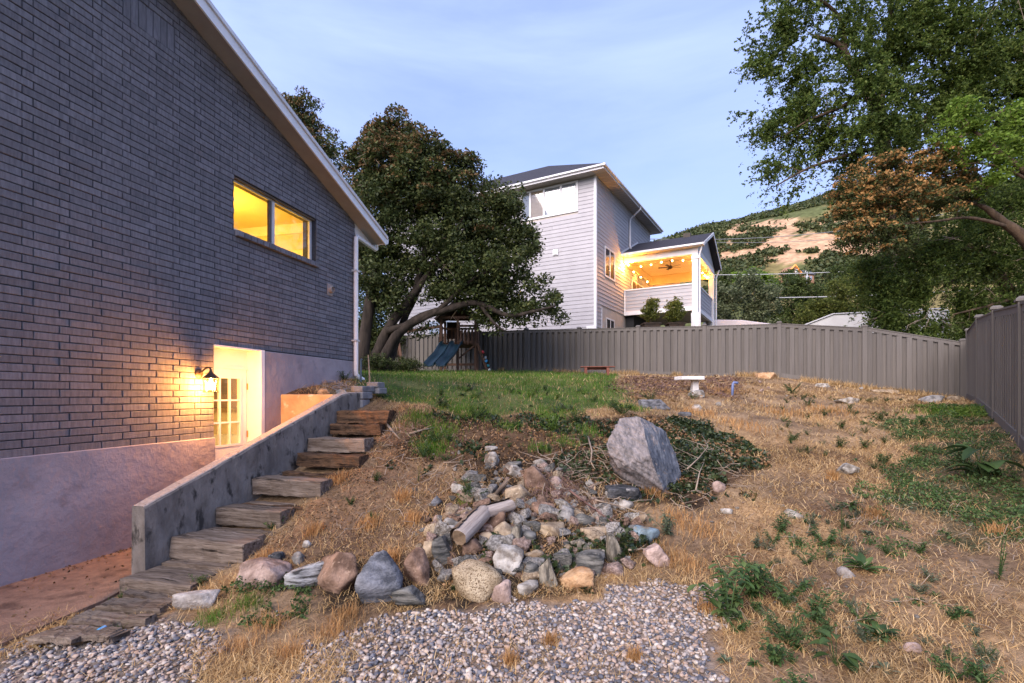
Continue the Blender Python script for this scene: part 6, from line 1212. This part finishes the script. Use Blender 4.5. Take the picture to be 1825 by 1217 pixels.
WM = {k: [weed_mesh(k, 10 * i + 3) for i in range(3)] for k in ('rosette', 'leafy', 'spike', 'bush', 'broad')}
for k_ in WM:
    for q in WM[k_]: q['kd'] = {'rosette': 'rosette', 'leafy': 'leafy', 'spike': 'spiky', 'bush': 'bushy', 'broad': 'broad leaved'}[k_]
EXTRA_LAND = [(815, 640, 'play set'), (1065, 660, 'bench'), (665, 650, 'oak trunk'), (640, 695, 'stacked garden blocks'), (1034, 640, 'fence post behind the bench'), (941, 640, 'fence post right of the play set'), (1389, 660, 'fence post before the hill'), (1776, 700, 'second side fence post')]
WEEDS = [  # u, v of the foot, height in px, kind, material, label
 (1300, 1110, 120, 'leafy', 'weed_mat', 'tall leafy weed at the right edge of the gravel'), (1345, 1065, 95, 'leafy', 'weed_mat', 'bushy leafy weed up the slope from the gravel edge weed'), (1400, 1075, 70, 'leafy', 'weed_mat', 'leafy weed beside the bushy one on the lower slope'),
 (1405, 1150, 70, 'bush', 'weed_mat', 'leafy weed low on the slope above the bottom edge'), (1385, 1185, 60, 'leafy', 'weed_mat', 'leafy weed near the bottom edge beside the gravel'), (1490, 1190, 55, 'broad', 'weed_mat', 'single long leaved weed near the bottom edge'), (1415, 1225, 60, 'leafy', 'weed_mat', 'leafy weed cut by the bottom edge of the photo'),
 (1450, 1110, 70, 'leafy', 'weed_mat', 'leafy weed in the middle of the lower slope'), (1540, 1020, 45, 'rosette', 'weed_mat', 'large flat rosette weed beside the hollow shell stone'), (1515, 905, 26, 'rosette', 'weed_mat', 'small bright rosette weed in the middle slope'), (1390, 950, 45, 'leafy', 'weed_mat', 'leafy weed before the whitish stone'), (1470, 975, 45, 'leafy', 'weed_mat', 'leafy weed left of the large rosette on the slope'), (1500, 950, 40, 'spike', 'weed_mat', 'thin upright weed above the large rosette'),
 (1565, 1140, 46, 'rosette', 'weed_mat', 'rosette weed alone on the lower right slope'), (1700, 1215, 55, 'leafy', 'weed_mat', 'leafy weed at the bottom right'), (1755, 1225, 60, 'leafy', 'weed_mat', 'leafy weed nearest the bottom right corner'), (1575, 840, 38, 'spike', 'weed_mat', 'slim upright spike weed in the middle of the slope'), (1780, 1035, 70, 'spike', 'weed_mat', 'slim tall spike weed at the right below the creeping weeds'), (1755, 860, 70, 'broad', 'weed_mat', 'large leaved plant near the side fence'), (1735, 850, 60, 'bush', 'weed_mat', 'bushy weed left of the large leaved plant'),
 (1540, 800, 26, 'leafy', 'weed_mat', 'leafy weed on the upper dry slope, right of a pair'), (1495, 798, 28, 'leafy', 'weed_mat', 'leafy weed on the upper dry slope, left of a pair'), (1565, 750, 22, 'leafy', 'weed_mat', 'low leafy weed below the tall fence post'), (1412, 700, 24, 'leafy', 'weed_mat', 'weed in front of the back fence'), (1440, 725, 22, 'leafy', 'weed_mat', 'weed in straw before the back fence'), (1500, 765, 22, 'leafy', 'weed_mat', 'weed above the pair on the dry slope'),
 (1190, 955, 50, 'leafy', 'grey_weed_mat', 'pale leafy plant right of the turquoise stone'), (1110, 740, 45, 'bush', 'weed_mat', 'dark upright bush on the lawn edge behind the great boulder'), (985, 770, 38, 'bush', 'bright_weed_mat', 'bright yellow green bush at the top of the bank'), (1030, 755, 34, 'bush', 'weed_mat', 'dark green bush right of the bright bush'), (1045, 790, 26, 'bush', 'weed_mat', 'green bush left of the great boulder'), (835, 895, 45, 'bush', 'weed_mat', 'dark green tuft beside the white chunk'), (850, 745, 34, 'bush', 'weed_mat', 'dark green clump at the lawn edge'), (770, 790, 36, 'bush', 'weed_mat', 'wide green clump on the bank above the dirt'), (755, 815, 34, 'bush', 'weed_mat', 'lower green clump on the bank above the dirt'), (745, 860, 26, 'spike', 'weed_mat', 'small upright weed on the dirt slope'), (670, 858, 24, 'leafy', 'weed_mat', 'weed on the dirt slope right of the steps'), (665, 928, 20, 'leafy', 'weed_mat', 'small weed in the middle of the dirt slope'), (625, 900, 20, 'leafy', 'weed_mat', 'weed beside the straw clump on the dirt slope'), (490, 880, 28, 'spike', 'weed_mat', 'small weed growing on a timber step'), (485, 945, 30, 'leafy', 'weed_mat', 'weed at the right end of the third step'), (385, 985, 26, 'leafy', 'weed_mat', 'weed at the foot of the second step'), (350, 1050, 34, 'leafy', 'weed_mat', 'dark weed over the concrete chunk'), (215, 1075, 24, 'bush', 'weed_mat', 'dark weed between the walkway and the first step'), (205, 1128, 16, 'bush', 'weed_mat', 'low green weed among the flat boards'), (615, 680, 26, 'leafy', 'weed_mat', 'weed on the ledge by the house corner'), (1235, 712, 16, 'bush', 'weed_mat', 'green weed below the white rock of the pedestal'), (1160, 715, 26, 'bush', 'weed_mat', 'grey green weed left of the dead brush'), (1640, 760, 22, 'leafy', 'weed_mat', 'weed below the grey rock in the fence corner'), (1660, 1040, 30, 'leafy', 'grey_weed_mat', 'grey green weed right of the large rosette')]
for i, (u, v, hpx, kind, mt, lb) in enumerate(WEEDS):
    g = G(u, min(v, 1216)) if v < 1217 else at(u, v, 1.5 * F / (v - HZ)); g.z = float(hz(g.x, g.y)); s = hpx * g.y / F / {'rosette': .14, 'leafy': .26, 'spike': .27, 'bush': .22, 'broad': .26}[kind]
    root = empty('weed', g, random.uniform(0, 6.28), lb, 'weed', 'single weeds on the slope'); root.scale = (s, s, s)
    me = WM[kind][i % 3]; key = me.name + mt
    if key not in protos: q = me.copy(); q.materials.append(MATS[mt]); protos[key] = q
    link('leaves', protos[key], None, root)
r = random.Random(5)
WLAND = [(w[0], w[1] - w[2] / 2, ' '.join(re.split(r' (?:at|above|below|beside|between|behind|right|left|in|alone|near|with|among|on|up|low|before|over|growing|nearest|cut|nearest) ', w[5])[0].split()[:4])) for w in WEEDS if any(q in w[5] for q in ('rosette', 'bright', 'spike', 'large leaved', 'pale'))]
def small_weeds(px, n, label, group, hp, seed, mats=('weed_mat',)):
    P = poly_xy(px); lo, hi = P.min(0), P.max(0); r = random.Random(seed); k = 0
    while k < n:
        x, y = r.uniform(lo[0], hi[0]), r.uniform(lo[1], hi[1])
        if not inpoly(np.array([x]), np.array([y]), P)[0]: continue
        me = WM[r.choice(('leafy', 'leafy', 'bush', 'rosette'))][r.randrange(3)]; mt = r.choice(mats); key = me.name + mt
        if key not in protos: q = me.copy(); q.materials.append(MATS[mt]); protos[key] = q
        s = r.uniform(.35, .8) * hp; zz = float(hz(x, y)); kd = me['kd']; tag(link('small_weed', protos[key], None, None, loc=(x, y, zz), rot=(0, 0, r.uniform(0, 6.28)), scale=(s, s, s)), near_label(('tiny ' if s < .5 * hp else 'small ') + ('grey green ' if 'grey' in mt else 'bright ' if 'bright' in mt else '') + kd + ' weed', (x, y, zz), WLAND + EXTRA_LAND), 'weed', group); k += 1
small_weeds([(1290, 1200), (1290, 1000), (1500, 900), (1700, 1000), (1800, 1200)], 72, 'small green weed sprouting in the straw of the lower dry slope', 'small weeds on the lower dry slope', .75, 3, ('weed_mat', 'grey_weed_mat'))
small_weeds([(1380, 800), (1400, 700), (1600, 715), (1680, 760), (1580, 860)], 58, 'small green weed sprouting in the straw below the back fence', 'small weeds on the upper dry slope', .9, 4)
small_weeds([(680, 735), (900, 745), (1100, 735), (1090, 690), (700, 690)], 40, 'small broad leaved weed in the patchy lawn', 'weeds in the lawn', 1.1, 5, ('weed_mat', 'grey_weed_mat', 'bright_weed_mat'))
small_weeds([(760, 830), (820, 760), (1060, 760), (1050, 850), (900, 850)], 24, 'small green weed among the dead leaves of the bank', 'weeds among the dead leaves', .8, 6)
# dry scraps blown onto the walkway
_s = RNG.uniform(1.4, 6.4, 420); _w = np.where(RNG.random(420) < .6, np.abs(RNG.normal(0, .07, 420)) + .03, RNG.uniform(.05, 1.0, 420)); _w = np.minimum(_w, np.where(_s > 3.4, .86, 1.1))
leaf_cards(np.array([HP(a, b, .008) for a, b in zip(_s, _w)]), .03, 'walkway_litter', 'litter_mat', seed=92, kind='stuff', label='dry leaf scraps along the foot of the stucco wall')
# ------------------------------------------------------------------ play set under the oak
pm('play_wood_mat', (.085, .045, .03), (.16, .09, .06), scale=4, rough=.8, bump=.3, bscale=20, rnd=.12, coord='obj', stretch=(1, 1, .3))
pm('play_roof_mat', (.035, .025, .02), (.06, .042, .035), scale=4, rough=.85)
pm('slide_mat', (.012, .04, .055), (.018, .052, .068), scale=3, rough=.35, spec=.5)
for nm, c in (('red', (.5, .04, .05)), ('white', (.6, .6, .56)), ('blue', (.05, .3, .6)), ('teal', (.08, .42, .42))): pm('hold_' + nm, c, rough=.5)
PY = 21.5; pg = at(815, 0, PY); pg.z = float(hz(pg.x, PY)) - .03
ps = empty('play_set', pg, 0, 'dark wooden play tower with green double slide under the oak', 'play set')
def bx(nm, mat, *a, **k): return MB().box(*a).build(nm, mat, ps, **k)
for x in (-.68, .76):
    for y in (0, 1.3): bx('post', 'play_wood_mat', x - .05, x + .05, y - .05, y + .05, 0, 2.3)
bx('post', 'play_wood_mat', -.02, .07, -.05, .05, 0, 2.3)
bx('platform', 'play_wood_mat', -.72, .80, -.04, 1.34, 1.14, 1.2)
for z in (1.28, 1.95): bx('rail', 'play_wood_mat', -.63, .71, 1.31, 1.36, z, z + .09); bx('rail', 'play_wood_mat', .071, .71, -.09, -.051, z - .06, z + .03); bx('rail', 'play_wood_mat', -.75, -.731, .05, 1.25, z, z + .09); bx('rail', 'play_wood_mat', .811, .83, .05, 1.25, z, z + .09)
for i in range(9): x = -.58 + i * .155; bx('slat', 'play_wood_mat', x, x + .07, 1.361, 1.385, 1.2, 2.0)
for i in range(4): x = .12 + i * .155; bx('slat', 'play_wood_mat', x, x + .075, -.115, -.091, 1.18, 1.75)
for i in range(7): y = .1 + i * .16; bx('slat', 'play_wood_mat', -.775, -.751, y, y + .075, 1.2, 2.0); bx('slat', 'play_wood_mat', .831, .855, y, y + .075, 1.2, 2.0)
bx('panel', 'play_roof_mat', -.62, -.03, 1.386, 1.41, 1.55, 2.3)
rf = MB().prism([(-.95, 2.22), (.04, 3.12), (1.04, 2.22), (.96, 2.18), (.04, 3.03), (-.88, 2.18)], 1, -.25, 1.6).build('roof', 'play_roof_mat', ps)
MB().prism([(-.72, 2.36), (.8, 2.36), (.04, 3.03)], 1, 1.33, 1.36).build('gable_board', 'play_wood_mat', rf); MB().bar((-.72, -.02, 2.3), (.8, -.02, 2.3), .05, .1).build('tie_beam', 'play_wood_mat', rf)
bx('brace', 'play_wood_mat', -.63, .71, 1.28, 1.32, .35, .45); bx('brace', 'play_wood_mat', -.7, -.66, .06, 1.24, .35, .45); MB().bar((.03, -.05, .55), (.72, -.05, 1.12), .06, .06).build('brace', 'play_wood_mat', ps)
def lane(x0):
    m = MB(); prof = [(-.22, .14), (-.20, .16), (-.17, .02), (0, 0), (.17, .02), (.20, .16), (.22, .14)]; n = 18
    for i in range(n + 1):
        t = i / n; z = 1.16 - 1.0 * (t * .75 + .25 * (3 * t * t - 2 * t ** 3)) + .07 * math.sin(t * 2 * math.pi * 1.5) * (1 - t); z = max(z, .12); y = -.06 - 1.5 * t; xs = x0 - .55 * t
        for a, b in prof: m.v.append((xs + a, y, z + b))
    k = len(prof); m.f += [(i * k + j, i * k + j + 1, (i + 1) * k + j + 1, (i + 1) * k + j) for i in range(n) for j in range(k - 1)]
    o = m.build('slide_lane', 'slide_mat', ps, smooth=True); md = o.modifiers.new('thick', 'SOLIDIFY'); md.thickness = .025
lane(-.40); lane(.06)
cw = empty('climbing_wall'); cw.parent = ps; cw.location = (.9, -.2, 0)
MB().bar((-.05, .0, 1.18), (.38, .0, 0), .06, .09).build('stringer', 'play_wood_mat', cw); MB().bar((-.05, .9, 1.18), (.38, .9, 0), .06, .09).build('stringer', 'play_wood_mat', cw)
for i in range(6): t = .08 + i * .165; c = Vector((-.02 + .43 * t, .45, 1.18 * (1 - t))); MB().bar(c + Vector((0, -.5, 0)), c + Vector((0, .5, 0)), .03, .13, up=(-.36, 0, 1)).build('plank', 'play_wood_mat', cw)
for i, (t, y, c) in enumerate(((.3, -.32, 'red'), (.47, .1, 'white'), (.62, -.35, 'blue'), (.76, .1, 'teal'), (.93, -.3, 'white'))):
    o = link('climbing_hold', rock_mesh((.12, .13, .13), 800 + i, 'round', 'climbing_hold'), 'hold_' + c, cw, loc=(.06 + .43 * t, .3 + y, 1.18 * (1 - t)))
MB().bar((-.75, .65, 2.02), (-2.75, .65, 1.72), .09, .12).build('swing_beam', 'play_wood_mat', ps)
for y in (-.25, 1.5): MB().bar((-2.7, .65 + (.04 if y > 0 else -.04), 1.78), (-2.72, y, 0), .07, .09).build('swing_leg', 'play_wood_mat', ps)
MB().bar((-2.7, .0, .75), (-2.7, 1.28, .75), .05, .07).build('swing_crossbar', 'play_wood_mat', ps)
MB().bar((-2.74, .6, 1.7), (-3.1, -.3, 0), .07, .09).build('swing_leg', 'play_wood_mat', ps); MB().bar((-2.66, .6, 1.7), (-2.2, -.3, 0), .07, .09).build('swing_leg', 'play_wood_mat', ps)
# ------------------------------------------------------------------ bench, pedestal, pipe, stakes, brush heap
pm('bench_mat', (.14, .045, .03), (.22, .08, .05), scale=5, rough=.7, bump=.3, bscale=20)
by = 18.4; bz = float(hz(at(1065, 0, by).x, by)); b0 = at(1065, 0, by); b0.z = bz
bench = empty('bench', b0, -.12, 'small red brown wooden bench on the lawn before the fence', 'bench')
sw_ = .61; hh = at(1065, 653, by).z - bz
for i in (-1, 1): MB().box(-sw_, sw_, i * .1 - .09, i * .1 + .09, hh - .035, hh).build('seat_plank', 'bench_mat', bench, bevel=.006)
for x in (-.42, .36):
    for y in (-.12, .12): MB().box(x - .05, x + .05, y - .045, y + .045, -.08, hh - .036).build('leg', 'bench_mat', bench, bevel=.005)
MB().box(-.4, .36, -.02, .02, hh - .12, hh - .037).build('stretcher', 'bench_mat', bench)
pm('pedestal_mat', (.62, .60, .57), (.74, .72, .69), scale=9, rough=.9, bump=.6, bscale=35, c3=(.4, .36, .32), t3=.66, s3=10)
g = G(1238, 700); s = g.y / F; pd = empty('pedestal', g, .1, 'white weathered stone pedestal with slab top half buried in brush', 'pedestal')
top = at(1230, 671, g.y).z - g.z
MB().lathe([(9 * s, -.12), (8.2 * s, .05), (7.2 * s, top * .55), (8 * s, top - .09)], (0, 0, 0), 4).build('column', 'pedestal_mat', pd, rot=(0, 0, .78), bevel=.01)
MB().box(-31 * s, 10 * s, -.26, .22, top - .088, top).build('top_slab', 'pedestal_mat', pd, bevel=.012)
pm('pipe_mat', (.10, .14, .28), (.16, .2, .36), scale=6, rough=.5)
g = G(1305, 705); MB_ = MB().tube([(0, 0, -.1), (.01, 0, .18), (.02, 0, .29), (.04, 0, .32), (.14, 0, .31)], .032, 10); tag(MB_.build('pipe_stub', 'pipe_mat', None, smooth=True, loc=g), 'bent blue pipe stub sticking out of the rubble', 'pipe')
g = G(659, 684); tag(MB().tube([(0, 0, -.1), (-.01, 0, .25), (-.03, .01, .52)], [.014, .013, .011], 7).build('garden_stake', 'twig_mat', None, loc=g), 'thin tan garden stake in the grass near the downspout', 'stake')
pm('stake_mat', (.08, .12, .16), rough=.6); g = G(643, 680)
MB().tube([(0, 0, -.1), (0, 0, .40)], .012, 7); tag(MB().tube([(0, 0, -.1), (0, 0, .38), (.02, 0, .42)], .02, 8).build('garden_stake', 'stake_mat', None, loc=g), 'short dark blue stake beside the house corner', 'stake')
MATS['stakewood'] = MATS['twig_mat']
tag(MB().tube([(0, 0, 0), (0, .05, .0)], .018, 8).build('bottle_cap', 'hold_blue', None, loc=at(176, 1128, 1.57 * F / (1128 - HZ)) + Vector((0, 0, .012))), 'bright blue plastic cap among the flat boards', 'cap')
twigs('brush_heap', [(1105, 700), (1120, 672), (1225, 675), (1228, 705), (1150, 712)], 260, .5, 11, 'heap of dead grey brown brush left of the pedestal', 'brush_mat', .008)
twigs('brush_heap_right', [(1255, 700), (1262, 676), (1300, 672), (1320, 690), (1290, 712)], 150, .4, 12, 'heap of dead brush right of the pedestal', 'brush_mat', .008)
cover('brush_leaves', 'litter_mat', poly_xy([(1095, 705), (1110, 674), (1225, 675), (1330, 675), (1330, 715), (1150, 715)]), 3500, .07, .16, 91, 'dead leaves heaped with the brush', .35)
twigs('dead_stalks', [(585, 700), (600, 685), (625, 690), (615, 705)], 18, .35, 13, 'dry stalks on the ledge above the end wall', 'bare_log_mat', .006)
# ------------------------------------------------------------------ camper and white roof behind the fence
pm('camper_mat', (.62, .60, .58), (.7, .68, .66), scale=2, rough=.4)
pm('camper_stripe_mat', (.12, .11, .11), rough=.4)
cp = at(1530, 0, 27.0); cp.z = 2.6; tr_ = empty('camper', cp, math.atan2(-.47, .88), 'white camper with curved front roof behind the back fence', 'camper')
zt_ = at(1530, 556, 27).z - 2.85
MB().prism([(-2.9, .5), (3.5, .5), (3.5, zt_ - .05), (-1.2, zt_ + .02), (-2.6, zt_ - .5), (-2.95, zt_ - .95)], 1, -1.2, 1.2).build('body', 'camper_mat', tr_, bevel=.06)
MB().prism([(-2.5, zt_ - .44), (-1.2, zt_ + .06), (3.4, zt_ - .01), (3.4, zt_ + .03), (-1.25, zt_ + .10), (-2.55, zt_ - .40)], 1, -1.26, -1.1).build('roof_rail', 'house_trim_mat', tr_)
MB().add([(1.0, -.45, zt_ - .02), (2.0, -.45, zt_ - .02), (2.0, .35, zt_ - .02), (1.0, .35, zt_ - .02), (1.15, -.38, zt_ + .28), (1.9, -.38, zt_ + .28), (1.9, .28, zt_ + .28), (1.15, .28, zt_ + .28)], [(0, 3, 2, 1), (4, 5, 6, 7), (0, 1, 5, 4), (1, 2, 6, 5), (2, 3, 7, 6), (3, 0, 4, 7)]).build('air_conditioner', 'camper_mat', tr_, bevel=.04)
for a, b in (((-2.2, zt_ - .95), (-.9, zt_ - .62)), ((-.4, zt_ - .85), (1.3, zt_ - .45))): MB().bar((a[0], -1.215, a[1]), (b[0], -1.215, b[1]), .02, .10).build('stripe', 'camper_stripe_mat', tr_)
MB().box(1.2, 2.6, -1.225, -1.2, zt_ - .75, zt_ - .30).build('camper_window', 'camper_stripe_mat', tr_)
for x in (-.2, .8): MB().lathe([(.33, -.1), (.36, -.06), (.36, .06), (.33, .1)], (0, 0, 0), 18).build('wheel', 'black_iron_mat', tr_, loc=(x, -1.0, .36), rot=(math.pi / 2, 0, 0))
MB().bar((-4.0, 0, .45), (-2.9, 0, .5), .1, .1).build('tow_bar', 'black_iron_mat', tr_)
pm('pink_roof_mat', (.62, .54, .54), (.68, .6, .6), scale=2, rough=.5)
q = at(1310, 0, 33); q.z = 3.0; sh = empty('boat_trailer', q, -.25, 'long low pale covered trailer just above the fence beside the porch', 'trailer'); zz = at(1310, 575, 33).z - 3.0
MB().prism([(-1.9, .6), (1.9, .6), (2.05, zz - .3), (.2, zz + .02), (-1.9, zz + .12)], 1, -1.1, 1.1).build('cover', 'pink_roof_mat', sh, bevel=.05); MB().box(-1.8, 1.7, -.9, .9, .35, .59).build('frame', 'black_iron_mat', sh)
for y in (-.95, .95): MB().lathe([(.3, -.1), (.32, 0), (.3, .1)], (0, 0, 0), 16).build('wheel', 'black_iron_mat', sh, loc=(0, y, .32), rot=(math.pi / 2, 0, 0))
# ------------------------------------------------------------------ overhead wires
pm('wire_mat', (.5, .5, .5), rough=.5); pm('wire_dark_mat', (.22, .22, .23), rough=.5)
for i, (u0, v0, u1, v1, Y, rad, mt, lb) in enumerate(((1150, 425, 1700, 378, 48, .028, 'wire_dark_mat', 'highest overhead wire crossing the top of the hill'), (1150, 426, 1700, 400, 49, .02, 'wire_dark_mat', 'second overhead wire crossing the hill'), (1150, 489, 1700, 472, 44, .028, 'wire_mat', 'overhead wire crossing the foot of the hill'), (1150, 529, 1760, 515, 40, .036, 'wire_mat', 'lowest thick overhead cable before the trees'))):
    a, b = at(u0, v0, Y), at(u1, v1, Y * .98); P = [a.lerp(b, t) - Vector((0, 0, .9 * 4 * t * (1 - t) * (1 if i < 2 else .35))) for t in np.linspace(-.6, 1.6, 30)]
    tag(MB().tube([p - P[0] for p in P], rad, 5).build('overhead_wire', mt, None, loc=P[0]), lb, 'wire', 'overhead wires')
# ------------------------------------------------------------------ house on the lower hill
hq = at(1425, 492, 190); gz = hq.z - 4; hh_ = empty('hill_house', (hq.x, hq.y, gz + 1.2), .35, 'distant cabin with orange lit gable among trees on the lower hill', 'house'); hh_.scale = (.8, .8, .8)
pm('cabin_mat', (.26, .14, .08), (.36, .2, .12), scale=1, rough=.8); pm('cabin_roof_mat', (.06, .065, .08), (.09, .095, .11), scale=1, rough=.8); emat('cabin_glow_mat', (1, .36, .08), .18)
MB().box(-5.5, 5.5, -3, 3, 0, 4.2).build('wall', 'cabin_mat', hh_); MB().prism([(-3.6, 4.0), (0, 6.4), (3.6, 4.0), (3.4, 3.8), (0, 6.0), (-3.4, 3.8)], 0, .5, 6).build('roof', 'cabin_roof_mat', hh_)
MB().prism([(-10.5, 4.2), (-6.5, 7.6), (-2.5, 4.2), (-2.9, 4.0), (-6.5, 7.1), (-10.1, 4.0)], 1, -3.6, -3.1).build('gable_glow_trim', 'cabin_glow_mat', hh_); MB().prism([(-10.2, 4.2), (-6.5, 7.2), (-2.8, 4.2)], 1, -3.05, 2.5).build('gable', 'cabin_mat', hh_); MB().box(-10, -3, -3.0, 2.5, -1, 4.19).build('wing_wall', 'cabin_mat', hh_)  # the trim itself glows, in place of lamplight falling on the gable
for x in (-6.7, -.6): MB().box(x, x + .9, -4, -3.3, -1, 5.2).build('post', 'house_trim_mat', hh_)
for x in (1.2, 3.0): w = MB().box(x, x + 1.2, -3.05, -3.0, 1.5, 3.2).build('window', 'house_trim_mat', hh_); MB().box(x + .15, x + 1.05, -3.1, -3.06, 1.65, 3.05).build('pane', 'house_pane_mat', w)
